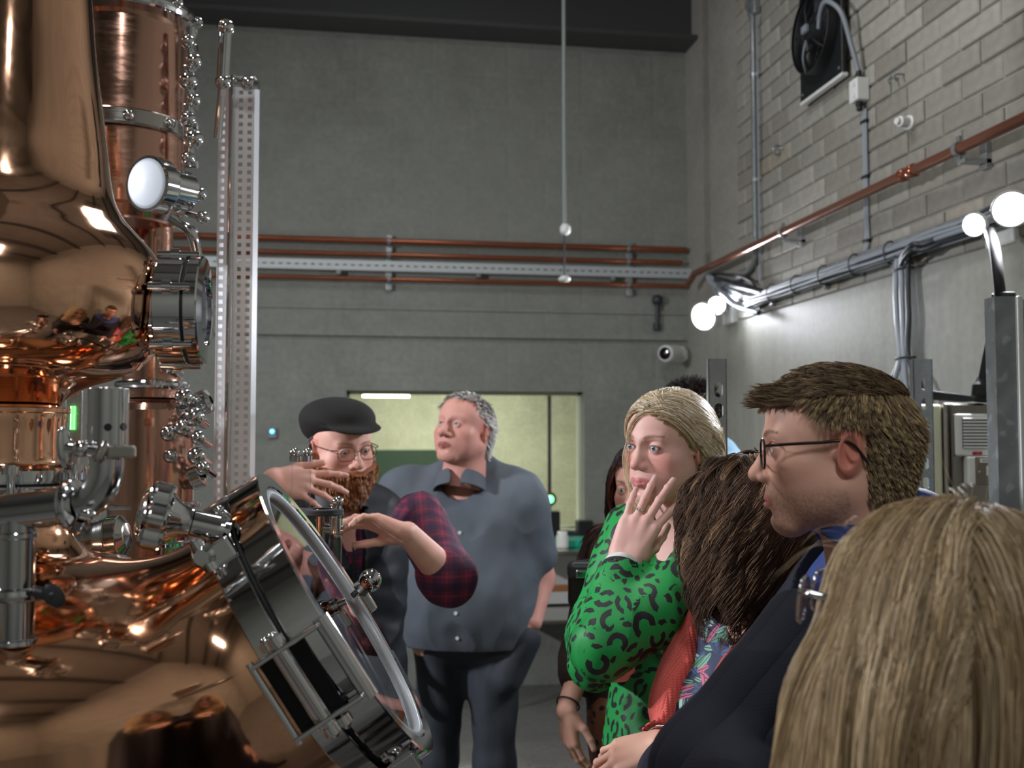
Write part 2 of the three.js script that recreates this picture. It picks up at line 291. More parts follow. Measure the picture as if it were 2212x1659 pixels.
twinSpot('pair of bright white spotlights in the far corner under the cable tray end', onX(1572, 678, W - 0.04), [[at(1519, 684, 5.85), 0.075], [at(1548, 660, 6.0), 0.05]], [V(-2.2, 0.9, -2.6), V(-0.6, 1.6, -2.2)], LIGHT.spot * 0.7);
// ---------------------------------------------------------------- fittings on the brick wall
const wallPt = (px, py, off = 0) => onX(px, py, W - off);
function pipeClip(p, r, parent, name = 'pipe_clip', dir = V(0, 0, 1)) { part(name, hardLathe([[r + 0.001, -0.012], [r + 0.006, -0.012], [r + 0.006, 0.012], [r + 0.001, 0.012]], p, dir, 20), M.galvDark, parent); }
{ // brown pipe running along the wall on stand-off brackets
  const y = 2.641, x = W - 0.11, z0 = -6.2, z1 = -1.6, r = 0.021, t = thing('wall_pipe', 'brown copper pipe running along the brick wall on stand-off brackets', 'pipe', V(x, y, (z0 + z1) / 2));
  part('pipe', [cyl(V(x, y, z0 + 0.04), V(x, y, z1), r, r, 28), ball(V(x, y, z0 + 0.04), r, 20), cyl(V(x, y, z0 + 0.04), V(x - 0.0, y - 0.05, z0 - 0.1), r)], M.brownPipe, t);
  const zj = onX(1962, 399, x).z;
  part('joint', hardLathe([[r, -0.05], [r + 0.006, -0.048], [r + 0.006, -0.02], [r + 0.0015, -0.012], [r + 0.0015, 0.012], [r + 0.006, 0.02], [r + 0.006, 0.048], [r, 0.05]], V(x, y, zj), V(0, 0, 1), 28), M.copperPipe, t);
  for (const [px, py] of [[2072, 345], [1692, 524]]) {
    const z = onX(px, py, x).z, b = part('bracket', [rbox(0.03, 0.1, 0.04, 0.003).translate(W - 0.024, y - 0.03, z + 0.03), box(x - 0.01, y - 0.06, z + 0.012, W + 0.01, y - 0.045, z + 0.05), cyl(V(x, y - 0.06, z), V(x, y - 0.02, z), 0.005, 0.005, 8)], M.galv, t);
    part('clip', [hardLathe([[r + 0.001, -0.011], [r + 0.007, -0.011], [r + 0.007, 0.011], [r + 0.001, 0.011]], V(x, y, z), V(0, 0, 1), 20), rbox(0.012, 0.022, 0.022, 0.002).translate(x, y + r + 0.014, z), rbox(0.012, 0.022, 0.022, 0.002).translate(x, y - r - 0.014, z)], M.galvDark, b);
  }
}
{ // vertical conduit with a round head
  const z = -5.33, x = W - 0.042, top = 4.0, t = thing('wall_conduit', 'grey steel conduit rising up the brick wall to a round socket', 'conduit', V(x, 2.6, z));
  part('conduit', [cyl(V(x, 2.72, z), V(x, top, z), 0.017, 0.017, 16), tube([V(x, 2.74, z), V(x, 2.66, z), V(x, 2.57, z - 0.04), V(x - 0.03, 2.52, z - 0.2), V(x - 0.05, 2.5, z - 0.45)], 0.015, 30, 12)], M.galvDark, t);
  part('cable', cyl(V(x, 2.45, z + 0.055), V(x, top - 0.05, z + 0.055), 0.006, 0.006, 8), M.cableGrey, t);
  part('socket', [rbox(0.05, 0.11, 0.1, 0.018, 3).translate(x + 0.008, top + 0.02, z), cyl(V(x - 0.03, top + 0.03, z), V(x + 0.02, top + 0.03, z), 0.035)], M.galvDark, t);
  for (const [px, py] of [[1642, 150], [1642, 382]]) part('saddle', [rbox(0.02, 0.022, 0.1, 0.004).translate(x + 0.012, onX(px, py, x).y, z + 0.01), cyl(V(x, onX(px, py, x).y - 0.011, z), V(x, onX(px, py, x).y + 0.011, z), 0.022, 0.022, 16)], M.galv, t);
}
{ // square extractor fan: plate, ring, wire guard, hub and motor
  const z0 = -4.68, z1 = -4.25, y0 = 3.262, y1 = 3.86, zc = (z0 + z1) / 2, x = W - 0.05, yc = 3.53, t = thing('extractor_fan', 'black square extractor fan with a wire guard high on the brick wall', 'fan', V(x, y0, zc));
  const sh = new THREE.Shape(); sh.moveTo(-0.215, -0.27); sh.lineTo(0.215, -0.27); sh.lineTo(0.215, 0.33); sh.lineTo(-0.215, 0.33); sh.closePath(); const hole = new THREE.Path(); hole.absarc(0, 0, 0.19, 0, 6.2832, true); sh.holes.push(hole);
  part('plate', new THREE.ExtrudeGeometry(sh, { depth: 0.014, bevelEnabled: true, bevelSize: 0.003, bevelThickness: 0.003, bevelSegments: 1, curveSegments: 32 }).rotateY(-Math.PI / 2).translate(x, yc, zc), M.black, t);
  part('edge_strip', rbox(0.03, 0.016, 0.44, 0.003).translate(x - 0.004, y0 - 0.009, zc), M.whitePlastic, t);
  part('shroud', hardLathe([[0.188, 0], [0.196, 0], [0.196, 0.06], [0.188, 0.06]], V(x - 0.012, yc, zc), V(-1, 0, 0), 40), M.black, t);
  part('backing', cyl(V(x + 0.02, yc, zc), V(x + 0.026, yc, zc), 0.19, 0.19, 40), M.rubber, t);
  const xg = x - 0.078;
  for (let k = 0; k < 12; k++) part('guard_ring', new THREE.TorusGeometry(0.05 + k * 0.0125, 0.0016, 5, 40).rotateY(Math.PI / 2).translate(xg + 0.006 * (k / 11) ** 3 * 3, yc, zc), M.black, t);
  for (let k = 0; k < 5; k++) { const a = 0.5 + k * 1.2566; part('strut', tube([V(xg, yc + 0.04 * Math.sin(a), zc + 0.04 * Math.cos(a)), V(xg, yc + 0.12 * Math.sin(a), zc + 0.12 * Math.cos(a)), V(xg + 0.03, yc + 0.195 * Math.sin(a), zc + 0.195 * Math.cos(a))], 0.005, 12, 6), k === 3 ? M.greyPlastic : M.black, t); }
  const hub = part('motor', hardLathe([[0, 0], [0.055, 0], [0.058, 0.02], [0.05, 0.055], [0, 0.06]], V(x - 0.02, yc, zc), V(-1, 0, 0), 28), M.black, t);
  part('terminal_box', rbox(0.02, 0.035, 0.05, 0.004).translate(x - 0.09, yc + 0.01, zc + 0.0), M.greyPlastic, hub);
  for (let k = 0; k < 7; k++) part('blade', new THREE.BoxGeometry(0.004, 0.12, 0.075, 1, 4, 1).translate(0, 0.115, 0).rotateY(0.5).rotateX(k * 0.8976).translate(x - 0.008, yc, zc), M.cableDark, t);
  for (const [dz, dy] of [[-0.19, -0.24], [0.19, -0.24], [-0.19, 0.3], [0.19, 0.3]]) part('screw', cyl(V(x - 0.02, yc + dy, zc + dz), V(x - 0.012, yc + dy, zc + dz), 0.007, 0.007, 10), M.galv, t);
}
{ // junction box below the fan with its flexible conduit and the cable down the wall
  const c = wallPt(1856, 196, 0.05), t = thing('junction_box', 'pale grey junction box below the black extractor fan', 'junction box', c);
  part('box', rbox(0.06, 0.1, 0.075, 0.006).translate(c.x, c.y, c.z), M.whitePlastic, t);
  for (const dy of [-0.025, 0.025]) part('knockout', cyl(V(c.x - 0.034, c.y + dy, c.z + 0.01), V(c.x - 0.028, c.y + dy, c.z + 0.01), 0.012, 0.012, 16), M.whitePlastic, t);
  for (const s of [-1, 1]) part('gland', hardLathe([[0.012, 0], [0.017, 0.002], [0.017, 0.016], [0.013, 0.02], [0.013, 0.034], [0.01, 0.04]], V(c.x, c.y + s * 0.05, c.z), V(0, s, 0), 12), M.black, t);
  const f = [V(c.x, c.y + 0.08, c.z), V(c.x - 0.02, c.y + 0.2, c.z - 0.02), V(c.x - 0.06, c.y + 0.38, c.z - 0.05), V(c.x - 0.09, c.y + 0.45, c.z - 0.13), V(c.x - 0.08, c.y + 0.42, c.z - 0.2), V(c.x - 0.07, c.y + 0.37, c.z - 0.235)];
  single('flexible_conduit', tube(f, 0.011, 60, 10), M.greyPlastic, 'grey flexible conduit arching from the fan motor to the junction box', 'conduit');
  const z = c.z, x = W - 0.03, pts = [V(x, c.y - 0.085, z), V(x, 3.0, z), V(x, 2.6, z), V(x, 2.45, z), V(x - 0.01, 2.395, z - 0.03), V(x - 0.03, 2.35, z - 0.06)];
  const d = thing('drop_cable', 'grey cable dropping down the wall from the junction box to the tray', 'cable', V(x, 2.35, z));
  part('cable', [tube(pts, 0.009, 50, 8), tube(pts.map((p) => p.clone().add(V(0, 0, 0.017))), 0.006, 50, 8)], M.cableGrey, d);
  for (const py of [283, 400, 535]) part('cleat', rbox(0.036, 0.016, 0.05, 0.005).translate(W - 0.022, onX(1849, py, W).y, z + 0.004), M.black, d);
}
// old hooks and a pipe stub left in the brickwork
{
  const c = wallPt(1945, 168, 0.02), hk = thing('wall_hook', 'pair of small wire hooks sticking out of the brick wall right of the fan', 'hook', c);
  for (const dz of [-0.02, 0.025]) part('hook', tube([V(W + 0.03, c.y, c.z + dz), V(W - 0.05, c.y + 0.004, c.z + dz), V(W - 0.07, c.y - 0.015, c.z + dz + 0.01), V(W - 0.055, c.y - 0.03, c.z + dz + 0.012)], 0.004, 18, 6), M.galvDark, hk);
  const e = wallPt(1693, 325), h = [];
  h.push(new THREE.TorusGeometry(0.026, 0.006, 8, 24).rotateY(0.5).translate(W - 0.04, e.y, e.z), tube([V(W + 0.03, e.y - 0.01, e.z + 0.05), V(W - 0.03, e.y, e.z + 0.04), V(W - 0.045, e.y, e.z + 0.02)], 0.006, 12, 6));
  single('eye_bolt', h, M.galv, 'small ring bolt in the rough bricks below the fan', 'hook');
  const s = wallPt(1978, 266);
  single('pipe_stub', hardLathe([[0, 0.075], [0.014, 0.075], [0.014, 0.06], [0.022, 0.058], [0.022, 0.02], [0.03, 0.015], [0.03, -0.02], [0, -0.02]], V(W - 0.02, s.y, s.z), V(-1, 0, 0.2), 20), M.whitePlastic, 'short pale capped pipe stub sticking out of the brick wall', 'pipe');
}
// perforated cable trays
function trayGeo(length, h, slot = 0.03, pitch = 0.05) {        // an L-section of sheet with a row of slots, along +x, upright along +y
  const s = new THREE.Shape(); s.moveTo(0, 0); s.lineTo(length, 0); s.lineTo(length, h); s.lineTo(0, h); s.closePath();
  for (let x = pitch / 2; x + slot < length; x += pitch) for (const y of h > 0.09 ? [h * 0.3, h * 0.7] : [h / 2]) { const p = new THREE.Path(); p.absellipse(x + slot / 2, y, slot / 2, 0.0045, 0, 6.2832, true); s.holes.push(p); }
  return new THREE.ExtrudeGeometry(s, { depth: 0.0015, bevelEnabled: false, curveSegments: 4 });
}
{
  const y = 2.325, z0 = -5.42, L = 3.2, x = W - 0.02, t = thing('cable_tray', 'perforated steel cable tray fixed along the wall above the cladding ledge', 'cable tray', V(x, y, z0 + L / 2));
  part('tray', [trayGeo(L, 0.085, 0.028, 0.05).rotateY(-Math.PI / 2).translate(x - 0.028, y + 0.01, z0), box(x - 0.03, y + 0.008, z0, x + 0.02, y + 0.0105, z0 + L), box(x - 0.03, y + 0.093, z0, x - 0.014, y + 0.0955, z0 + L)], M.galv, t);
  for (let k = 0; k < 5; k++) part('tray_arm', rbox(0.06, 0.03, 0.03, 0.004).translate(x, y - 0.002, z0 + 0.3 + k * 0.62), M.galvDark, t);
  const n = 7;
  for (let k = 0; k < n; k++) {
    const dy = 0.012 + (k % 4) * 0.019, dx = 0.04 + Math.floor(k / 4) * 0.015, pts = [];
    for (let s = 0; s <= 12; s++) pts.push(V(x - dx + rr(-0.004, 0.004), y + dy + rr(-0.004, 0.004), z0 + 0.02 + s * (L - 0.02) / 12));
    if (k < 4) pts.unshift(V(x - 0.06, y + 0.06 + dy, z0 - 0.3), V(x - 0.08, y + 0.28, z0 - 0.55));
    single('tray_cable', tube(pts, k % 3 === 1 ? 0.0075 : 0.0095, 70, 8), k % 3 === 1 ? M.cableDark : M.cableGrey, 'one of the grey and black cables lying along the wall tray', 'cable', 'cables along the wall tray');
  }
  for (let k = 0; k < 5; k++) single('cable_tie', new THREE.TorusGeometry(0.042, 0.0035, 6, 20).scale(0.8, 1.1, 1).translate(x - 0.04, y + 0.045, z0 + 0.35 + k * 0.3), M.black, ['first', 'second', 'third', 'fourth', 'fifth'][k] + ' black tie from the far corner round the wall tray cables', 'cable tie', 'ties round the tray cables');
}
{ // bundle that drops from the tray to the cabinets
  const a = wallPt(1950, 560, 0.07), b = wallPt(1957, 842, 0.09);
  for (let k = 0; k < 6; k++) {
    const o = V(-0.012 * (k % 2), 0, -0.055 + k * 0.022), s = V(0, 0, (k - 2.5) * 0.03), pts = [V(a.x + 0.02, a.y + 0.03, a.z + o.z + 0.1 - k * 0.03), V(a.x, a.y + 0.02, a.z + o.z * 0.8), a.clone().add(o).add(V(0, -0.1, 0)), a.clone().lerp(b, 0.45).add(o), a.clone().lerp(b, 0.76).add(o.clone().multiplyScalar(0.7)), b.clone().add(o).add(s), b.clone().add(o).add(s).add(V(0.03, -0.16, 0))];
    single('drop_cable', tube(pts, 0.0105, 60, 9), k === 0 || k === 5 ? M.cableDark : M.cableGrey, ['dark cable at the left edge', 'grey cable second from the left', 'grey cable third from the left', 'grey cable third from the right', 'grey cable second from the right', 'dark cable at the right edge'][k] + ' of the bunch dropping to the cabinets', 'cable', 'bunched cables above the cabinets');
  }
  for (const q of [0.08, 0.76]) { const c = a.clone().lerp(b, q); single('cable_tie', new THREE.TorusGeometry(0.064, 0.004, 6, 24).rotateX(Math.PI / 2).scale(0.42, 1, 1).translate(c.x, c.y, c.z), M.black, q < 0.5 ? 'upper black tie round the bunch of cables above the cabinets' : 'lower black tie round the bunch of cables above the cabinets', 'cable tie'); }
  const loop = [wallPt(1948, 560, 0.09), wallPt(1955, 545, 0.11), wallPt(1975, 527, 0.12), wallPt(1993, 528, 0.1), wallPt(2030, 513, 0.07), wallPt(2090, 480, 0.06), wallPt(2160, 440, 0.06), wallPt(2200, 425, 0.06)];
  single('loop_cable', [tube(loop, 0.011, 60, 9), tube(loop.map((p) => p.clone().add(V(-0.01, -0.024, 0.01))), 0.009, 60, 9)], M.cableDark, 'dark looped cable running from the bunch to the right spotlights', 'cable');
  single('cable_clamp', [rbox(0.05, 0.02, 0.2, 0.004).translate(W - 0.05, onX(1960, 563, W - 0.05).y + 0.02, onX(1960, 563, W - 0.05).z)], M.black, 'black clamp bar where the cable bunch leaves the tray', 'clamp');
}
{ // cables that sweep round the corner between the two trays
  const mk = (pts, r, m, label) => single('corner_cable', tube(pts, r, 50, 9), m, label, 'cable');
  mk([onZ(1522, 598, D + 0.06), onZ(1535, 606, D + 0.09), wallPt(1563, 635, 0.12), wallPt(1592, 660, 0.08), wallPt(1640, 676, 0.06)], 0.016, M.cableGrey, 'thick pale cable sweeping round the corner down to the wall tray');
  mk([onZ(1522, 596, D + 0.05), wallPt(1560, 607, 0.1), wallPt(1600, 618, 0.07), wallPt(1665, 637, 0.05)], 0.02, M.cableDark, 'dark conduit running from the corner to the wall tray');
  mk([onZ(1524, 592, D + 0.05), wallPt(1565, 592, 0.09), wallPt(1610, 600, 0.07), wallPt(1632, 618, 0.05), wallPt(1641, 650, 0.05), wallPt(1643, 668, 0.05)], 0.008, M.cableDark, 'thin black cable curving from the corner over the wall tray');
}
// ---------------------------------------------------------------- fittings on the far wall
{
  [[2.862, 0.02, 1480], [2.775, 0.016, 1470], [2.617, 0.015, 1480]].forEach(([y, r, px], i) => {
    const x1 = onZ(px, 560, D + 0.07).x, t = thing('copper_pipe', ['topmost of the copper pipes along the far wall', 'middle copper pipe along the far wall, just above the cable tray', 'lowest copper pipe along the far wall, below the cable tray'][i], 'pipe', V(-1, y, D + 0.07));
    part('pipe', [cyl(V(LEFT + 0.05, y, D + 0.07), V(x1, y, D + 0.07), r, r, 16), ball(V(x1, y, D + 0.07), r, 12)], M.copperPipe, t);
    for (const q of [840, 1357]) pipeClip(V(onZ(q, 560, D + 0.07).x, y, D + 0.07), r, t, 'clip', V(1, 0, 0));
  });
  for (const [q, w] of [[840, 'behind the bearded man'], [1357, 'near the corner']]) { const x = onZ(q, 560, D).x; single('pipe_bracket', [rbox(0.04, 0.36, 0.035, 0.005).translate(x, 2.73, D + 0.018)], M.galv, `upright bracket holding the far wall pipes ${w}`, 'bracket'); }
  const x0 = -3.5, x1 = onZ(1524, 598, D + 0.05).x, t = thing('cable_tray', 'pale perforated cable tray running along the far wall between pipes', 'cable tray', V(0, 2.67, D + 0.06));
  part('tray', [trayGeo(x1 - x0, 0.062, 0.03, 0.05).translate(x0, 2.672, D + 0.075), box(x0, 2.67, D + 0.02, x1, 2.6725, D + 0.076), box(x0, 2.732, D + 0.055, x1, 2.7345, D + 0.076)], std(0xb8bdbd, 0.4, 0.4), t);
  for (let k = 0; k < 6; k++) part('tray_arm', rbox(0.03, 0.03, 0.06, 0.004).translate(-2.8 + k * 0.9, 2.66, D + 0.035), M.galvDark, t);
}
{ // CCTV camera
  const c = onZ(1452, 763, D + 0.12), a = onZ(1428, 764, D + 0.24), t = thing('security_camera', 'white bullet security camera with a dark lens on the far wall', 'security camera', c), dir = a.clone().sub(c).normalize();
  const h = part('housing', hardLathe([[0, -0.06], [0.05, -0.06], [0.056, -0.03], [0.056, 0.1], [0.048, 0.11], [0, 0.11]], c, dir, 28), M.whitePlastic, t);
  part('lens', lathe([[0, 0.118], [0.03, 0.114], [0.042, 0.11]], c, dir, 24), phys(0x1a1214, 0.12), h);
  part('mount', [cyl(c.clone().add(V(0.06, 0.0, -0.02)), V(c.x + 0.09, c.y, D), 0.028), cyl(V(c.x + 0.09, c.y, D), V(c.x + 0.09, c.y, D + 0.02), 0.055)], M.whitePlastic, t);
}
{ // small bell-shaped wall fitting near the corner
  const c = onZ(1420, 648, D + 0.03), t = thing('wall_fitting', 'small dark round wall fitting on a stem beside the far corner', 'fitting', c);
  part('head', ball(c, 0.036, 20), M.cableDark, t); part('stem', [cyl(c, c.clone().add(V(0, -0.19, -0.01)), 0.014, 0.014, 10), rbox(0.05, 0.05, 0.03, 0.006).translate(c.x, c.y - 0.18, D + 0.014)], M.cableDark, t);
  const d = onZ(1503, 812, D + 0.03);
  single('wall_cable', [tube([onZ(1503, 740, D + 0.03), onZ(1503, 800, D + 0.03), onZ(1501, 870, D + 0.03)], 0.011, 20, 8), rbox(0.04, 0.012, 0.03, 0.003).translate(onZ(1503, 807, D + 0.02).x, d.y, D + 0.018)], M.cableDark, 'short dark cable running down the far corner below the spotlights', 'cable');
}
{ // blue light on the far wall
  const c = onZ(588, 932, D + 0.02), t = thing('indicator_light', 'tiny blue indicator light on the far wall left of the cap', 'indicator', c);
  part('case', rbox(0.05, 0.07, 0.03, 0.006).translate(c.x, c.y - 0.01, D + 0.014), M.greyPlastic, t);
  part('lamp', ball(c.clone().add(V(0, 0.0, 0.01)), 0.012, 12), glow(0x39b6ff, 7), t);
}
{ // rod hanging from the roof with an insulator and a small weight
  const p = at(1219, 495, 5.6), t = thing('hanging_rod', 'thin pale rod hanging from the roof in front of the far wall', 'rod', V(p.x, CEIL, p.z));
  part('rod', cyl(V(p.x, p.y, p.z), V(p.x, CEIL, p.z), 0.011, 0.011, 12), std(0x7d857f, 0.5), t);
  part('collar', lathe([[0, -0.03], [0.02, -0.03], [0.03, -0.015], [0.03, 0.01], [0.016, 0.03], [0, 0.03]], V(p.x + 0.005, p.y, p.z), V(0, 1, 0), 20), M.whitePlastic, t);
  const q = at(1222, 603, 5.6);
  part('wire', cyl(V(p.x, q.y, p.z), V(p.x, p.y, p.z), 0.005, 0.005, 6), M.cableDark, t);
  part('weight', lathe([[0, -0.018], [0.03, -0.014], [0.036, 0], [0.02, 0.016], [0, 0.018]], V(p.x, q.y, p.z), V(0, 1, 0), 20), M.whitePlastic, t);
}
// ---------------------------------------------------------------- what is seen through and below the window
{
  const a = onZ(812, 972, -9.97), b = onZ(950, 1045, -9.97);
  single('notice_board', [rbox(b.x - a.x, a.y - b.y, 0.03, 0.006).translate((a.x + b.x) / 2, (a.y + b.y) / 2, -9.98)], std(0x2f4a38, 0.6), 'dark green board on the wall of the room behind the window', 'board');
  const c = onZ(1187, 1078, -7.0), t = thing('pole_lamp', 'thin black pole with a glowing green lamp standing behind the window', 'indicator', V(c.x, 0, c.z));
  part('pole', [cyl(V(c.x, 0.02, c.z), V(c.x, 1.9, c.z), 0.013, 0.013, 10), cyl(V(c.x, 0, c.z), V(c.x, 0.03, c.z), 0.14)], M.black, t);
  part('lamp', ball(c.clone().add(V(0, 0, 0.02)), 0.028, 16), glow(0x55ffa0, 3), t);
  part('lamp_housing', hardLathe([[0.02, -0.02], [0.05, -0.02], [0.05, 0.01], [0.04, 0.02]], c, V(0, 0, 1), 20), std(0x7d3b20, 0.5), t);
}
{ // bench under the window and what stands on it
  const top = 0.93, x0 = 0.9, x1 = 1.95, z0 = D + 0.01, z1 = D + 0.62, t = thing('workbench', 'grey metal workbench with a wooden edge under the window', 'bench', V((x0 + x1) / 2, 0, (z0 + z1) / 2));
  part('worktop', rbox(x1 - x0, 0.03, z1 - z0, 0.005).translate((x0 + x1) / 2, top - 0.015, (z0 + z1) / 2), M.brushed, t);
  part('edge_strip', rbox(x1 - x0, 0.04, 0.02, 0.004).translate((x0 + x1) / 2, top - 0.22, z1 - 0.02), std(0x8a5a30, 0.6), t);
  part('shelf', rbox(x1 - x0 - 0.06, 0.02, z1 - z0 - 0.04, 0.004).translate((x0 + x1) / 2, top - 0.42, (z0 + z1) / 2), M.brushed, t);
  part('back_panel', rbox(x1 - x0 - 0.06, 0.36, 0.02, 0.004).translate((x0 + x1) / 2, top - 0.22, z0 + 0.06), M.whitePlastic, t);
  for (const x of [x0 + 0.03, x1 - 0.03]) for (const z of [z0 + 0.03, z1 - 0.03]) part('leg', rbox(0.04, top - 0.03, 0.04, 0.004).translate(x, (top - 0.03) / 2, z), M.galvDark, t);
  const put = (px, w, h, d, m, name, label, cat, z = D + 0.3, y = top) => { const p = onZ(px, 1150, z); return single(name, rbox(w, h, d, 0.008).translate(p.x, y + h / 2, z), m, label, cat); };
  put(1248, 0.24, 0.045, 0.26, std(0x169a80, 0.4), 'plastic_tray', 'teal plastic tray lying on the workbench', 'tray');
  put(1262, 0.1, 0.14, 0.1, M.black, 'black_box', 'upright black box standing on the bench behind the teal tray', 'box', D + 0.12);
  put(1196, 0.07, 0.2, 0.09, M.black, 'speaker_box', 'narrow black box on the bench below the green lamp', 'box', D + 0.1);
  put(1224, 0.09, 0.075, 0.1, M.cableDark, 'small_case', 'low dark case between the two black boxes on the bench', 'case', D + 0.12);
  put(1318, 0.16, 0.1, 0.16, M.cream, 'cardboard_box', 'pale cream box at the right end of the bench', 'box', D + 0.2);
  const p = onZ(1215, 1186, D + 0.45); single('jar', lathe([[0, 0], [0.035, 0], [0.038, 0.01], [0.038, 0.07], [0.03, 0.085], [0.03, 0.1], [0, 0.1]], V(p.x, top, p.z), V(0, 1, 0), 24), M.whitePlastic, 'small white jar on the bench left of the teal tray', 'jar');
}
// ---------------------------------------------------------------- posts and cabinets by the wall
function slotPost(pxL, pxR, pyTop, depth, label, slot, pitch, first) {      // angle post of folded steel with a row of slots, standing on the floor
  const a = at(pxL, pyTop, depth), b = at(pxR, pyTop, depth), w = a.distanceTo(b), h = a.y, s = new THREE.Shape(), c = a.clone().lerp(b, 0.5);
  s.moveTo(0, 0); s.lineTo(w, 0); s.lineTo(w, h); s.lineTo(0, h); s.closePath();
  for (let y = h - first; y > 0.1; y -= pitch) { const p = new THREE.Path(), r = slot[0] / 2, e = slot[1] / 2 - r, cx = w * 0.56; p.absarc(cx, y + e, r, 0, Math.PI, false); p.absarc(cx, y - e, r, Math.PI, 2 * Math.PI, false); p.closePath(); s.holes.push(p); }
  const turn = Math.atan2(-(b.z - a.z), b.x - a.x), put = (g) => g.rotateY(turn).translate(a.x, 0, a.z);
  const t = thing('slotted_post', label, 'post', V(c.x, 0, c.z));
  part('web', planarUV(put(new THREE.ExtrudeGeometry(s, { depth: 0.003, bevelEnabled: false, curveSegments: 8 }))), M.galvDark, t);
  part('flange', [put(box(w - 0.003, 0, -0.04, w, h, 0.003))], M.galv, t);
  part('flange', [put(box(0, 0, -0.02, 0.003, h, 0.003))], M.galvDark, t);
  part('foot_plate', [put(rbox(w + 0.06, 0.008, 0.1, 0.002).translate(w / 2, 0.004, -0.02))], M.galvDark, t);
}
slotPost(1529, 1569, 775, 2.45, 'slotted steel post standing behind the blonde woman in green', [0.02, 0.036], 0.05, 0.075);
slotPost(1971, 2013, 776, 2.6, 'slotted steel post standing right of the man in glasses', [0.016, 0.03], 0.05, 0.065);
{ // heavy galvanised post at the edge
  const a = at(2152, 640, 2.3), b = at(2199, 640, 2.3), e = at(2290, 640, 2.3), t = thing('steel_post', 'mottled galvanised steel channel post at the right edge of the view', 'post', V(a.x, 0, a.z)), h = a.y, dir = e.clone().sub(a).setY(0).normalize(), turn = Math.atan2(-dir.z, dir.x);
  const put = (g) => g.rotateY(turn).translate(a.x, 0, a.z), w = b.clone().sub(a).setY(0).length(), w2 = e.clone().sub(a).setY(0).length();
  const mott = std(0xa9afaf, 0.5, 0.3, { map: tex(256, 256, (u, v) => { const n = 0.74 + 0.16 * tileNoise(u, v, 8) + 0.16 * sstep(0.1, 0.35, tileNoise(u, v, 14, 3)); return [n, n * 1.0, n * 1.01]; }, true, 3), roughnessMap: roughTex });
  part('web', [planarUV(put(box(0, 0, -0.004, w, h, 0)))], mott, t);
  part('edge', [put(rbox(0.014, h, 0.03, 0.004).translate(w, h / 2, -0.005))], std(0xc3c6c2, 0.45, 0.5), t);
  part('flange', [planarUV(put(box(w + 0.006, 0, -0.06, w2, h, -0.055)))], mott, t);
  part('flange', [planarUV(put(box(-0.004, 0, -0.05, 0, h, 0)))], mott, t);
  part('foot_plate', [put(rbox(0.26, 0.01, 0.2, 0.002).translate(0.07, 0.005, 0))], M.galvDark, t);
}
{ // black flexible pipe from the spotlights down to the cabinet
  const pts = [at(2138, 500, 3.2), at(2150, 545, 3.1), at(2157, 600, 3.05), at(2160, 640, 3.05), at(2152, 690, 3.1), at(2138, 750, 3.1), at(2128, 800, 3.1), at(2121, 838, 3.1)], t = thing('black_conduit', 'black flexible pipe running down from the right spotlights to the steel cabinet', 'conduit', pts[7]);
  part('pipe', tube(pts, 0.0165, 60, 12), M.rubber, t);
  part('gland', hardLathe([[0.016, 0.075], [0.022, 0.06], [0.03, 0.05], [0.03, 0.018], [0.024, 0.01], [0.024, 0]], at(2119, 868, 3.1), V(0.1, 1, 0), 16), M.rubber, t);
  part('clip', rbox(0.05, 0.022, 0.05, 0.005).translate(pts[3].x + 0.012, pts[3].y, pts[3].z), M.black, t);
}
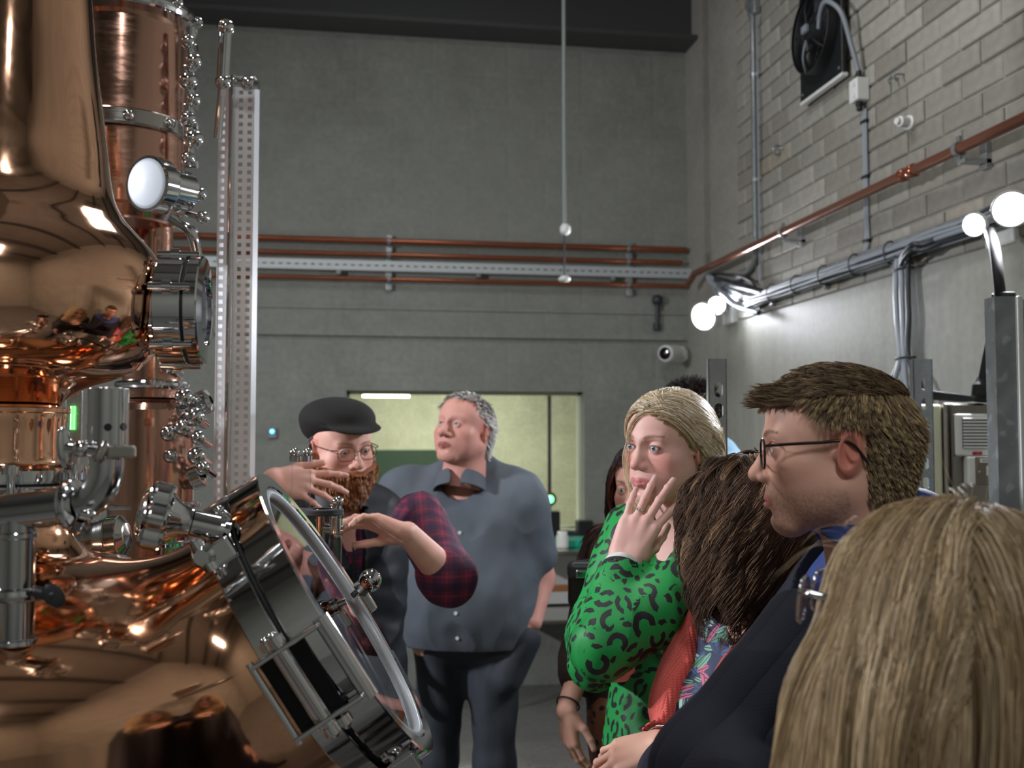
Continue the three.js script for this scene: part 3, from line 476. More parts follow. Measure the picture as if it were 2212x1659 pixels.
{ // stainless control cabinet, its sounder and switch
  const a = at(2050, 870, 3.1), b = at(2172, 870, 3.1), dir = b.clone().sub(a).setY(0).normalize(), turn = Math.atan2(-dir.z, dir.x), w = b.clone().sub(a).setY(0).length(), h = a.y, t = thing('control_cabinet', 'tall stainless steel control cabinet against the wall behind the man in glasses', 'cabinet', V(a.x, 0, a.z));
  const put = (g) => g.rotateY(turn).translate(a.x, 0, a.z);
  part('body', [put(rbox(w + 0.01, h - 0.08, 0.2, 0.006).translate(w / 2 - 0.005, 0.08 + (h - 0.08) / 2, -0.118))], M.brushed, t);
  part('door', [put(rbox(w - 0.006, h - 0.09, 0.014, 0.004).translate(w / 2 + 0.004, 0.085 + (h - 0.09) / 2, -0.006))], std(0x8f8a83, 0.34, 0.9, { roughnessMap: roughTex }), t);
  part('plinth', [put(rbox(w - 0.02, 0.08, 0.17, 0.004).translate(w / 2, 0.04, -0.12))], M.black, t);
  const U2 = (px, py) => { const p = at(px, py, 3.1).sub(V(a.x, 0, a.z)); return [p.x * dir.x + p.z * dir.z, p.y]; };
  { const [x0, y1] = U2(2058, 894), [x1, y0] = U2(2141, 985), s = thing('alarm_sounder', 'square pale grey louvred sounder on the steel cabinet door', 'alarm', V(a.x, y0, a.z)), gw = x1 - x0, gh = y1 - y0, cx = (x0 + x1) / 2, cy = (y0 + y1) / 2;
    part('case', [put(rbox(gw, gh, 0.02, 0.007, 3).translate(cx, cy, 0.012))], M.whitePlastic, s);
    part('recess', [put(rbox(gw * 0.7, gh * 0.72, 0.004, 0.001).translate(cx, cy + gh * 0.04, 0.0225))], std(0x55585a, 0.6), s);
    for (let k = 0; k < 10; k++) part('louvre', [put(rbox(gw * 0.68, gh * 0.04, 0.008, 0.002, 1).rotateX(0.4).translate(cx, cy + gh * (0.38 - k * 0.0745), 0.025))], M.whitePlastic, s);
    part('lamp', [put(rbox(gw * 0.24, gh * 0.075, 0.006, 0.002).translate(cx + 0.002, y0 + gh * 0.07, 0.024))], std(0xa81420, 0.35), s); }
  { const [x0, y1] = U2(2076, 985), [x1, y0] = U2(2147, 1047), s = thing('light_switch', 'metal switch plate with a white rocker and a printed label below the sounder', 'switch', V(a.x, y0, a.z)), gw = x1 - x0, gh = y1 - y0, cx = (x0 + x1) / 2, cy = (y0 + y1) / 2;
    part('back_box', [put(rbox(gw, gh, 0.04, 0.008, 3).translate(cx, cy, 0.021))], M.whitePlastic, s);
    part('plate', [put(rbox(gw * 0.8, gh * 0.96, 0.004, 0.0015).translate(cx + gw * 0.1, cy, 0.042))], std(0x857a72, 0.3, 0.9), s);
    const r = part('rocker', [put(rbox(gw * 0.17, gh * 0.34, 0.008, 0.002).translate(cx + gw * 0.1, cy + gh * 0.0, 0.045))], M.whitePlastic, s);
    for (const q of [-0.2, 0.4]) part('screw', [put(cyl(V(cx + gw * q, cy - gh * 0.02, 0.042), V(cx + gw * q, cy - gh * 0.02, 0.046), 0.003, 0.003, 10))], M.steel, s);
    const cv = document.createElement('canvas'); cv.width = 256; cv.height = 64; const k = cv.getContext('2d'); k.fillStyle = '#dcdcd8'; k.fillRect(0, 0, 256, 64); k.fillStyle = '#2a2a2c'; k.font = 'bold 34px sans-serif'; k.textAlign = 'center'; k.fillText('MAIN LIGHT', 128, 45);
    const ct = new THREE.CanvasTexture(cv); ct.colorSpace = THREE.SRGBColorSpace;
    part('printed_label', [put(new THREE.BoxGeometry(gw * 0.58, gh * 0.15, 0.001).translate(cx + gw * 0.12, y1 - gh * 0.14, 0.0445))], std(0xffffff, 0.5, 0, { map: ct }), s); }
  // cream cabinet to its left
  const c0 = at(1928, 873, 3.12), c1 = at(2035, 873, 3.12), cw = c1.clone().sub(c0).setY(0).length(), ch = c0.y, q = thing('cream_cabinet', 'cream painted electrical cabinet half hidden behind the slotted post', 'cabinet', V(c0.x, 0, c0.z)), put2 = (g) => g.rotateY(turn).translate(c0.x, 0, c0.z);
  part('body', [put2(rbox(cw, ch - 0.06, 0.2, 0.01, 3).translate(cw / 2, 0.06 + (ch - 0.06) / 2, -0.1))], std(0xcfd0b4, 0.4), q);
  part('plinth', [put2(rbox(cw - 0.02, 0.06, 0.18, 0.004).translate(cw / 2, 0.03, -0.1))], M.black, q);
  for (const [py, m, hh] of [[1012, M.black, 0.03], [1043, M.whitePlastic, 0.022], [1064, std(0x0d8f78, 0.3), 0.024], [1096, M.whitePlastic, 0.024]]) { const p = at(1966, py, 3.12).sub(V(c0.x, 0, c0.z)), x = p.x * dir.x + p.z * dir.z; part(m === M.black ? 'slot' : 'button', [put2(rbox(0.024, hh, 0.012, 0.004, 2).translate(x, p.y, 0.004))], m, q); }
  part('trim_strip', [put2(rbox(0.016, ch - 0.07, 0.016, 0.003).translate(cw + 0.011, 0.065 + (ch - 0.07) / 2, -0.03))], M.copperPipe, q, 'copper coloured edge strip');
  const g0 = at(1958, 860, 3.1); single('green_box', rbox(0.12, 0.04, 0.1, 0.005).rotateY(turn).translate(g0.x, ch + 0.02, g0.z - 0.06), std(0x2c3a2c, 0.5), 'dark green box lying on top of the cream cabinet', 'box');
  for (let k = 0; k < 4; k++) single('black_cable', tube([at(1990, 852 + k * 5, 3.16), at(2030, 858 + k * 4, 3.15), at(2080, 864 + k * 3, 3.16), at(2116, 869 + k * 0.5, 3.17)].map((p) => p.add(V(0, 0.012, 0))), 0.006, 24, 7), M.rubber, 'one of the black cables lying across the tops of the two cabinets', 'cable', 'black cables on the cabinet tops');
}
// ---------------------------------------------------------------- the copper pot still in front
const smudge = tex(512, 512, (u, v) => 0.42 + 0.5 * sstep(0.12, 0.5, tileNoise(u, v, 5)) * (0.5 + 0.5 * tileNoise(u, v, 28, 3)) + 0.12 * tileNoise(u, v, 60, 5) + 0.1 * tileNoise(u, v, 12, 7));
const dents = tex(512, 512, (u, v) => 0.5 + 0.3 * tileNoise(u, v, 4, 1) + 0.12 * tileNoise(u, v, 9, 2) + 0.012 * tileNoise(u, v, 60, 5));
Object.assign(M, {
  copper: new THREE.MeshStandardMaterial({ color: new THREE.Color().setRGB(0.86, 0.5, 0.32), roughness: 0.17, metalness: 1, roughnessMap: smudge, bumpMap: dents, bumpScale: 0.00035 }),
  copperBody: new THREE.MeshStandardMaterial({ color: new THREE.Color().setRGB(0.86, 0.48, 0.29), roughness: 0.09, metalness: 1 }),
  copperDull: new THREE.MeshStandardMaterial({ color: new THREE.Color().setRGB(0.62, 0.36, 0.27), roughness: 0.3, metalness: 1, roughnessMap: roughTex }),
  glass: phys(0xffffff, 0.01, 0, { transmission: 1, thickness: 0, ior: 1.52 }),
  blueGlass: phys(0x0c1f4a, 0.05, 0, { clearcoat: 1 }),
  seal: std(0xb9c2c8, 0.3),
});
const still = thing('pot_still', 'polished copper pot still with swan neck, bulb, boiler dome and open glass manway', 'still');
{
  const AX = at(10, 1300, 1.38), S = 1.38 / FOCAL, yAt = (py) => EYE.y + (at(10, py, 1.38).y - EYE.y);
  still.position.set(AX.x, 0, AX.z);
  const axis = (py) => V(AX.x, yAt(py), AX.z), spin = (rows, n = 128) => {                                     // smooth lathe through (half width, row) sightings
    const c = new THREE.CatmullRomCurve3(rows.map(([w, py]) => V(w * S, yAt(py), 0)), false, 'centripetal'), p = c.getPoints(rows.length * 6);
    return new THREE.LatheGeometry(p.map((q) => new THREE.Vector2(q.x, q.y)).reverse(), n).translate(AX.x, 0, AX.z);
  };
  const uvm = (g, s = 1) => { const u = g.attributes.uv; for (let i = 0; i < u.count; i++) u.setXY(i, u.getX(i) * 2 * s, u.getY(i) * 1.5 * s); return g; };
  part('swan_neck', uvm(spin([[128, -260], [140, -140], [152, -20], [160, 70], [170, 150], [181, 230], [190, 300], [197, 365], [208, 415], [229, 455], [262, 492], [293, 528], [314, 565], [327, 605], [331, 650], [327, 692], [314, 730], [290, 765], [255, 795], [212, 815], [168, 830], [135, 845], [112, 862], [100, 880]])), M.copper, still);
  part('lyne_arm', tube([axis(-255), axis(-330), axis(-385).add(V(-0.03, 0, -0.02)), axis(-430).add(V(-0.14, 0, -0.1)), axis(-440).add(V(-0.5, 0, -0.35)), axis(-425).add(V(-1.1, 0, -0.78))], 0.079, 80, 40), M.copper, still);
  part('lower_column', [spin([[100, 874], [113, 886], [115, 898], [113, 930], [113, 970], [115, 1000], [122, 1010]]), hardLathe([[112 * S, 0], [124 * S, 0], [124 * S, 0.008], [112 * S, 0.008]], axis(893), V(0, 1, 0), 64)], M.copper, still);
  const fl = part('flange', [hardLathe([[100 * S, 0], [165 * S, 0], [165 * S, -32 * S], [100 * S, -32 * S]], axis(1009), V(0, 1, 0), 72, 0.003), hardLathe([[100 * S, 0], [165 * S, 0], [165 * S, -24 * S], [100 * S, -24 * S]], axis(1047), V(0, 1, 0), 72, 0.003)], M.chrome, still);
  part('gasket', hardLathe([[158 * S, 0], [158 * S, -7 * S]], axis(1040.5), V(0, 1, 0), 64), M.rubber, fl);
  for (let k = 0; k < 8; k++) { const a = k * 0.785 + 0.45, p = axis(1045).add(V(Math.cos(a) * 0.112, 0, Math.sin(a) * 0.112)); part('clamp_bolt', [cyl(p.clone().add(V(0, -0.026, 0)), p.clone().add(V(0, 0.028, 0)), 0.0055, 0.0055, 12), cyl(p.clone().add(V(0, 0.016, 0)), p.clone().add(V(0, 0.026, 0)), 0.011, 0.011, 6), cyl(p.clone().add(V(0, -0.024, 0)), p.clone().add(V(0, -0.014, 0)), 0.011, 0.011, 6)], M.chrome, fl); }
  // boiler with the manway neck growing out of it
  const n = RIGHT.clone().multiplyScalar(0.837).addScaledVector(UP, 0.534).addScaledVector(FWD, 0.118).normalize(), Lc = at(750, 1314, 1.42);
  const c = FWD.clone().negate(); c.addScaledVector(n, -c.dot(n)).normalize(); const tg = n.clone().cross(c).normalize(); if (tg.y > 0) tg.negate();
  const LC = (a, t, r) => Lc.clone().addScaledVector(n, a).addScaledVector(tg, t).addScaledVector(c, r);
  const yd = 1.292, R = 0.385, neckA = LC(-0.085, 0, 0), neckB = LC(-0.5, 0, 0);
  const dome = ell(V(AX.x, yd, AX.z), V(R, 0.168, R)), collar = bone(V(AX.x, 1.3, AX.z), V(AX.x, 1.56, AX.z), 0.1, 0.073);
  const stub = (rad, a0, a1) => (x, y, z) => { const px = x - Lc.x, py = y - Lc.y, pz = z - Lc.z, l = px * n.x + py * n.y + pz * n.z, r = Math.sqrt(Math.max(0, px * px + py * py + pz * pz - l * l)) - rad, s = Math.max(l - a1, a0 - l); return Math.max(r, s); };
  const outer = stub(0.193, -0.75, -0.084), inner = stub(0.178, -0.32, 0.2);
  const f = (x, y, z) => {
    const q = Math.hypot(x - AX.x, z - AX.z), side = Math.max(q - R, y - yd, 0.62 - y);
    let d = smin(y > yd ? dome.d(x, y, z) : side, Math.max(collar.d(x, y, z), y - 1.508), 0.05);
    return Math.max(smin(d, outer(x, y, z), 0.055), -inner(x, y, z));
  };
  part('boiler', nets(f, V(AX.x - 0.42, 0.58, AX.z - 0.42), V(Math.max(AX.x + 0.42, Lc.x + 0.12), 1.7, AX.z + 0.44), 0.0062, { fine: 3, eps: 0.0012 }), M.copperBody, still);
  for (let k = 0; k < 4; k++) { const a = k * 1.5708 + 0.6; part('leg', cyl(V(AX.x + Math.cos(a) * 0.3, 0, AX.z + Math.sin(a) * 0.3), V(AX.x + Math.cos(a) * 0.3, 0.66, AX.z + Math.sin(a) * 0.3), 0.03), M.brushed, still); }
  // manway flange, lid ring, glass
  const mf = part('manway_flange', hardLathe([[0.192, -0.088], [0.223, -0.088], [0.223, -0.053], [0.18, -0.053]], Lc, n, 128, 0.002), M.chrome, still);
  part('gasket', hardLathe([[0.19, -0.0535], [0.217, -0.0535], [0.217, -0.0455], [0.19, -0.0455]], Lc, n, 96), M.rubber, mf);
  const lid = part('manway_lid', hardLathe([[0.19, -0.046], [0.2245, -0.046], [0.2245, 0], [0.2, 0], [0.2, -0.02]], Lc, n, 128, 0.002), M.chrome, still);
  part('sealing_ring', new THREE.TorusGeometry(0.194, 0.0062, 16, 128).applyQuaternion(new THREE.Quaternion().setFromUnitVectors(V(0, 0, 1), n)).translate(...LC(-0.008, 0, 0).toArray()), M.seal, lid);
  part('pane', lathe([[0, 0], [0.199, 0]], LC(-0.011, 0, 0), n, 96), M.glass, lid, 'clear round glass of the manway lid');
  // hinge block on the side that faces the viewer
  const bx = (sa, st, sr, a, t, r, rad = 0.002) => rbox(sa, st, sr, rad).applyMatrix4(frame(n, tg, n.clone().cross(tg), LC(a, t, r)));
  const hinge = part('hinge', [bx(0.092, 0.006, 0.03, -0.05, -0.026, 0.238), bx(0.092, 0.006, 0.03, -0.05, 0.07, 0.238)], M.chrome, still);
  for (const [a, r, rad] of [[-0.095, 0.24, 0.0045], [-0.055, 0.246, 0.0065], [-0.06, 0.232, 0.012], [0.0, 0.238, 0.0105]]) part('hinge_rod', cyl(LC(a, -0.032, r), LC(a, 0.078, r), rad, rad, 20), M.chrome, hinge);
  for (const [a, t, r] of [[-0.055, -0.037, 0.246], [-0.055, 0.083, 0.246], [-0.068, -0.036, 0.232], [-0.04, 0.083, 0.236]]) part('nut', [cyl(LC(a, t - 0.005, r), LC(a, t + 0.005, r), 0.0105, 0.0105, 6), ball(LC(a, t + (t < 0 ? -0.006 : 0.006), r), 0.006, 12)], M.chrome, hinge);
  part('hinge_pad', bx(0.06, 0.092, 0.004, -0.06, 0.022, 0.226), std(0x0d0e10, 0.2, 0.5), hinge);
  // lid handle with its ball
  const hb = at(800, 1254, 1.58), hs = at(762, 1288, 1.58);
  const hd = part('lid_handle', [cyl(hs, hb, 0.006, 0.006, 14), hardLathe([[0.006, 0], [0.014, 0], [0.011, 0.018], [0.006, 0.02]], hs.clone().lerp(hb, 0.35), hb.clone().sub(hs), 20), rbox(0.05, 0.014, 0.014, 0.003).applyMatrix4(frame(tg, n, tg.clone().cross(n), at(790, 1290, 1.59)))], M.chrome, still);
  part('ball', ball(hb, 0.0178, 40), M.chrome, hd, 'polished ball of the lid handle');
  // swing bolts: the big lobed knob on the left and the clamp at the foot of the lid
  const kc = at(352, 1116, 1.25), ke = at(476, 1143, 1.27), kd = kc.clone().sub(ke).normalize(), knobShape = new THREE.Shape();
  for (let i = 0; i <= 120; i++) { const a = i / 120 * Math.PI * 2, r = 0.0335 + 0.0055 * Math.cos(a * 6); i ? knobShape.lineTo(r * Math.cos(a), r * Math.sin(a)) : knobShape.moveTo(r, 0); }
  const [kx, ky, kz] = orient(kd), knob = part('swing_bolt', [new THREE.ExtrudeGeometry(knobShape, { depth: 0.014, bevelEnabled: true, bevelSize: 0.006, bevelThickness: 0.008, bevelSegments: 5 }).applyMatrix4(frame(kx, ky, kz, kc)), lathe([[0.033, 0.004], [0.03, -0.006], [0.021, -0.02], [0.0185, -0.03], [0.0185, -0.034]], kc, kd, 40), lathe([[0.0335, 0.022], [0.026, 0.028], [0.014, 0.03], [0, 0.03]], kc, kd, 40)], M.chrome, still, 'large lobed chrome knob of the manway clamp');
  part('stem', hardLathe([[0.0175, 0], [0.0165, 0.006], [0.0165, 0.04], [0.012, 0.041]], kc.clone().addScaledVector(kd, -0.074), kd, 32), M.chrome, knob);
  const th = []; for (let i = 0; i < 9; i++) th.push([0.0095, i * 0.0024], [0.0112, i * 0.0024 + 0.0012]);
  part('thread', lathe(th, ke.clone().addScaledVector(kd, -0.012), kd, 24), M.chrome, knob);
  const eye = (p, r, m) => [new THREE.SphereGeometry(r, 24, 16).translate(p.x, p.y, p.z), cyl(p.clone().addScaledVector(c, 0.01), p.clone().addScaledVector(c, 0.024), r * 0.62, r * 0.55, 20), cyl(p.clone().addScaledVector(tg, -r * 1.25).addScaledVector(c, 0.004), p.clone().addScaledVector(tg, r * 1.25).addScaledVector(c, 0.004), r * 0.55, r * 0.55, 16)];
  part('clamp_eye', [...eye(LC(-0.088, -0.165, 0.165), 0.0165), bx(0.034, 0.03, 0.02, -0.07, -0.158, 0.162, 0.004)], M.chrome, still);
  part('clamp_eye', [...eye(LC(-0.05, 0.205, 0.125), 0.019), bx(0.06, 0.028, 0.022, -0.04, 0.198, 0.118, 0.004), ball(LC(-0.035, 0.225, 0.13), 0.012)], M.chrome, still);
  part('rim_bolt', [cyl(LC(-0.05, -0.19, 0.128), LC(-0.05, -0.203, 0.137), 0.008, 0.006, 14), ball(LC(-0.05, -0.204, 0.138), 0.007, 14)], M.chrome, still);
  // sight glass port on the bulb
  const n2 = RIGHT.clone().multiplyScalar(0.985).addScaledVector(FWD, 0.13).setY(0).normalize(), P2 = axis(661), P = (d) => P2.clone().addScaledVector(n2, d);
  part('port_neck', lathe([[0.085, 0.166], [0.066, 0.178], [0.06, 0.19], [0.06, 0.215]], P2, n2, 64), M.copper, still);
  const port = part('sight_port', [hardLathe([[0.05, 0.192], [0.066, 0.192], [0.066, 0.2], [0.076, 0.2], [0.076, 0.236], [0.06, 0.236]], P2, n2, 72, 0.0015), hardLathe([[0.06, 0.24], [0.077, 0.24], [0.077, 0.258], [0.048, 0.261], [0.048, 0.25]], P2, n2, 72, 0.002)], M.chrome, still);
  part('gasket', hardLathe([[0.06, 0.235], [0.073, 0.235], [0.073, 0.241], [0.06, 0.241]], P2, n2, 48), M.rubber, port);
  part('sight_glass', lathe([[0, 0.257], [0.049, 0.256]], P2, n2, 48), M.blueGlass, port, 'dark blue round sight glass');
  const v2 = V(0, 1, 0), s2 = n2.clone().cross(v2);
  for (let k = 0; k < 6; k++) { const a = k * 1.047 + 0.3, q = (d) => P(d).addScaledVector(v2, 0.0775 * Math.sin(a)).addScaledVector(s2, 0.0775 * Math.cos(a)); part('port_bolt', [cyl(q(0.196), q(0.25), 0.006, 0.006, 12), cyl(q(0.214), q(0.226), 0.01, 0.01, 6)], M.chrome, port); }
}
{ // stainless pipework in front of the still
  const d = 1.12, t = thing('steel_pipe', 'polished stainless pipe with tee, elbow and open perforated vent in front of the copper still', 'pipe', at(38, 1370, d)), k = d / FOCAL;
  const a0 = at(-120, 1125, d), a1 = at(150, 1092, d);
  part('run', cyl(a0, a1, 40 * k, 40 * k, 40), M.steel, t);
  part('elbow', tube([at(172, 1089, d), at(196, 1080, d), at(216, 1056, d), at(228, 1024, d), at(231, 985, d)], 36 * k, 60, 32), M.steel, t);
  part('vent', [lathe([[39 * k, 0], [42 * k, 0], [42 * k, 140 * k], [40 * k, 142 * k], [38 * k, 140 * k], [38 * k, 20 * k]], at(232, 980, d), V(0, 1, 0), 40)], M.steel, t);
  for (const [px, py, dz] of [[194, 921, 0.004], [233, 923, -0.0216], [267, 922, -0.006]]) { const p = at(px, py, d + dz); const o = p.clone().sub(at(232, 922, d)).setY(0).normalize(); part('vent_hole', cyl(p.clone().addScaledVector(o, -0.002), p.clone().addScaledVector(o, 0.0012), 0.0042, 0.0042, 16), M.rubber, t); }
  const ax = a1.clone().sub(a0).normalize().lerp(RIGHT.clone().multiplyScalar(0.8).addScaledVector(UP, 0.2).addScaledVector(FWD, -0.25), 0.5).normalize();
  const ring = (p, dir, r, h) => hardLathe([[r * 0.66, -h], [r, -h * 0.7], [r * 1.04, 0], [r, h * 0.7], [r * 0.66, h]], p, dir, 48, 0.001);
  const c1 = part('clamp', [ring(at(160, 1094, d), ax, 58 * k, 14 * k)], M.chrome, t);
  part('gasket', hardLathe([[36 * k, -12 * k], [41.5 * k, -12 * k], [41.5 * k, 0], [36 * k, 0]], at(146, 1094, d), a1.clone().sub(a0).normalize(), 36), M.rubber, c1);
  part('clamp_bolt', [cyl(at(172, 1110, d - 0.035), at(196, 1116, d - 0.03), 0.0055, 0.0055, 12), ball(at(192, 1112, d - 0.03), 0.007, 16)], M.chrome, c1);
  const c2 = part('clamp', [ring(at(233, 977, d), V(0, 1, 0), 50 * k, 15 * k), rbox(0.03, 0.014, 0.012, 0.003).translate(...at(262, 976, d - 0.022).toArray())], M.brushed, t);
  part('clamp_bolt', [cyl(at(150, 968, d - 0.026), at(225, 976, d - 0.026), 0.006, 0.006, 14), ball(at(176, 970, d - 0.026), 0.01, 16)], M.chrome, c2);
  const wing = (p, w, h, turn) => new THREE.SphereGeometry(1, 24, 16).scale(w, h, 0.004).rotateZ(turn).rotateY(0.5).translate(p.x, p.y, p.z);
  part('wing_nut', [wing(at(219, 978, d - 0.034), 12 * k, 26 * k, -0.35)], M.brushed, c2);
  part('wing_nut', [wing(at(139, 966, d - 0.026), 16 * k, 44 * k, 0.1), cyl(at(139, 968, d - 0.022), at(155, 968, d - 0.026), 0.008, 0.006, 14)], M.chrome, c2);
  part('leg', cyl(at(38, 1120, d), at(34, 1385, d), 37 * k, 37 * k, 40), M.steel, t);
  part('branch_ring', hardLathe([[37 * k, -8 * k], [40 * k, -6 * k], [40 * k, 6 * k], [37 * k, 8 * k]], at(38, 1156, d), V(0, 1, 0), 40), M.steel, t); part('branch_ring', [hardLathe([[37 * k, 0], [46 * k, 0], [44 * k, -14 * k], [37 * k, -14 * k]], at(34, 1392, d), V(0, -1, 0), 40)], M.steel, t);
  const c3 = part('clamp', [ring(at(36, 1283, d), V(0, 1, 0), 47 * k, 17 * k)], M.chrome, t);
  part('wing_nut', [wing(at(116, 1287, d - 0.012), 20 * k, 30 * k, 0.65), cyl(at(76, 1278, d - 0.014), at(116, 1287, d - 0.012), 0.0065, 0.0065, 12)], M.cableDark, c3);
}
// ---------------------------------------------------------------- the taller column still behind it, and its fittings
{
  const d = 2.5, k = d / FOCAL, t = thing('column_still', 'tall copper column still with steel rings standing behind the pot still', 'still', V(at(290, 900, d).x, 0, at(290, 900, d).z));
  const up = (px, py, prof, mat, name, n = 72, parent = t) => part(name, hardLathe(prof.map(([r, y]) => [r * k, y * k]), at(px, py, d), V(0, 1, 0), n, 0.004), mat, parent);
  up(268, 500, [[60, 0], [105, 12], [122, 40], [125, 70], [125, 205]], M.copperDull, 'column');
  up(268, 270, [[125, 0], [125, 220], [118, 224]], M.copperDull, 'column');
  up(268, 302, [[120, 0], [132, 0], [132, 34], [120, 34]], M.brushed, 'ring');
  up(268, 62, [[100, 0], [150, 4], [155, 18], [150, 34], [100, 40]], M.chrome, 'ring');
  up(268, 20, [[118, 0], [120, 40], [120, 400]], M.copperDull, 'column');
  up(330, 860, [[62, 0], [64, 120], [40, 250], [36, 370]], M.copperDull, 'taper');
  const low = at(330, 860, d), H = low.y; part('column', hardLathe([[0.1, 0.62], [0.1, H - 0.06], [0.095, H - 0.02], [0.066, H]], V(low.x, 0, low.z), V(0, 1, 0), 72, 0.01), M.copperDull, t);
  part('base', hardLathe([[0.12, 0], [0.12, 0.6], [0.105, 0.63]], V(low.x, 0, low.z), V(0, 1, 0), 48), M.brushed, t);
  for (const [py, r] of [[842, 78], [1100, 100], [1180, 102]]) up(330, py, [[r * 0.8, 0], [r, 3], [r, 16], [r * 0.8, 20]], M.chrome, 'ring');
  for (let i = 0; i < 9; i++) { const a = 0.6 + i * 0.7; part('ring_bolt', [ball(at(268, 44, d).add(V(Math.cos(a) * 152 * k, 0.012, Math.sin(a) * 152 * k)), 0.014, 14)], M.chrome, t); part('ring_bolt', [ball(at(268, 286, d).add(V(Math.cos(a) * 134 * k, 0, Math.sin(a) * 134 * k)), 0.013, 14)], M.chrome, t); }
  // end cap with the pale disc
  const n3 = RIGHT.clone().multiplyScalar(-0.42).addScaledVector(FWD, -0.9).normalize(), e = at(316, 396, d - 0.16);
  const cap = part('inspection_port', hardLathe([[0.05, -0.12], [0.05, -0.05], [0.062, -0.046], [0.065, -0.04], [0.065, -0.002], [0.058, 0]], e, n3, 48), M.chrome, t);
  part('disc', lathe([[0, 0.004], [0.05, 0.003], [0.06, -0.002]], e, n3, 48), std(0x929ba2, 0.45), cap, 'pale frosted round cover');
  // run of unions up the right-hand side
  const run = part('sight_run', cyl(at(408, 360, d - 0.05), at(412, 60, d - 0.05), 0.012, 0.012, 16), M.chrome, t);
  for (let i = 0; i < 7; i++) part('union', [ball(at(406 + (i % 2) * 12, 90 + i * 42, d - 0.06), 0.017 + (i % 3) * 0.003, 16), cyl(at(400, 104 + i * 42, d - 0.05), at(426, 104 + i * 42, d - 0.05), 0.009, 0.009, 12)], M.chrome, run);
  for (const [px, py, r, ex, ey] of [[430, 420, 0.018, 398, 424], [438, 470, 0.016, 404, 462], [415, 500, 0.014, 380, 470]]) part('valve', [ball(at(px, py, d - 0.06), r, 16), cyl(at(px, py, d - 0.06), at(ex, ey, d - 0.04), 0.008, 0.008, 12)], M.chrome, t);
  part('drain_pipe', tube([at(370, 470, d - 0.1), at(410, 500, d - 0.1), at(425, 545, d - 0.08), at(428, 640, d - 0.04), at(424, 760, d)], 0.012, 50, 12), M.chrome, t);
  for (const [px, py, r] of [[368, 792, 0.017], [402, 760, 0.02], [398, 858, 0.022], [420, 900, 0.024], [395, 922, 0.02], [428, 945, 0.018], [364, 936, 0.02], [368, 985, 0.017], [425, 985, 0.022], [440, 1010, 0.016]]) part('valve', [ball(at(px, py, d - 0.08), r, 18), cyl(at(px, py, d - 0.08), at(px + 22, py + 16, d - 0.02), r * 0.5, r * 0.55, 14)], M.chrome, t);
  for (const [px, py] of [[415, 880], [400, 1040]]) part('valve_body', [hardLathe([[0.012, -0.05], [0.03, -0.045], [0.03, -0.02], [0.02, 0], [0.03, 0.02], [0.03, 0.045], [0.012, 0.05]], at(px, py, d - 0.03), RIGHT.clone().addScaledVector(UP, 0.4), 24)], M.chrome, t);
}
{ // upright perforated tray with its cables
  const d = 2.62, k = d / FOCAL, a = at(462, 1020, d), top = at(462, 150, d).y, w = 78 * k, h = top, t = thing('upright_tray', 'upright perforated steel cable tray beside the column still', 'cable tray', V(a.x, 0, a.z));
  const s = new THREE.Shape(); s.moveTo(0, 0); s.lineTo(w, 0); s.lineTo(w, h); s.lineTo(0, h); s.closePath();
  for (let y = 0.9; y < h - 0.02; y += 0.0212) for (const x of [w * 0.12, w * 0.62, w * 0.87]) { const p = new THREE.Path(); p.moveTo(x - 0.0055, y); p.lineTo(x + 0.0055, y); p.lineTo(x + 0.0055, y + 0.0105); p.lineTo(x - 0.0055, y + 0.0105); p.closePath(); s.holes.push(p); }
  const turn = -YAW, put = (g) => g.rotateY(turn).translate(a.x, 0, a.z), zinc = std(0xdde0e2, 0.35, 0.35);
  part('web', put(new THREE.ExtrudeGeometry(s, { depth: 0.002, bevelEnabled: false })), zinc, t);
  part('side', put(box(0, 0, -0.05, 0.002, h, 0.003)), zinc, t); part('side', put(box(w - 0.002, 0, -0.05, w, h, 0.003)), zinc, t);
  part('rib', [put(tube([V(w * 0.38, 0, 0.006), V(w * 0.38, h * 0.5, 0.006), V(w * 0.38, h, 0.006)], 0.009, 10, 10))], M.chrome, t);
  part('foot_plate', put(rbox(w + 0.06, 0.01, 0.12, 0.002).translate(w / 2, 0.005, -0.02)), M.galvDark, t);
  single('upright_pipe', [cyl(at(488, 60, d - 0.06), at(482, 175, d - 0.06), 0.016, 0.016, 16), ball(at(488, 60, d - 0.06), 0.022, 20), ball(at(482, 178, d - 0.06), 0.02, 20), cyl(at(482, 175, d - 0.06), at(470, 300, d - 0.05), 0.01, 0.01, 12)], M.chrome, 'short bright pipe rising past the top of the upright tray', 'pipe');
  single('tray_coupling', [ball(at(536, 180, d - 0.02), 0.02, 18), cyl(at(505, 176, d - 0.02), at(560, 184, d - 0.02), 0.012, 0.012, 14)], M.chrome, 'chrome coupling sticking out of the top of the upright tray', 'coupling');
}
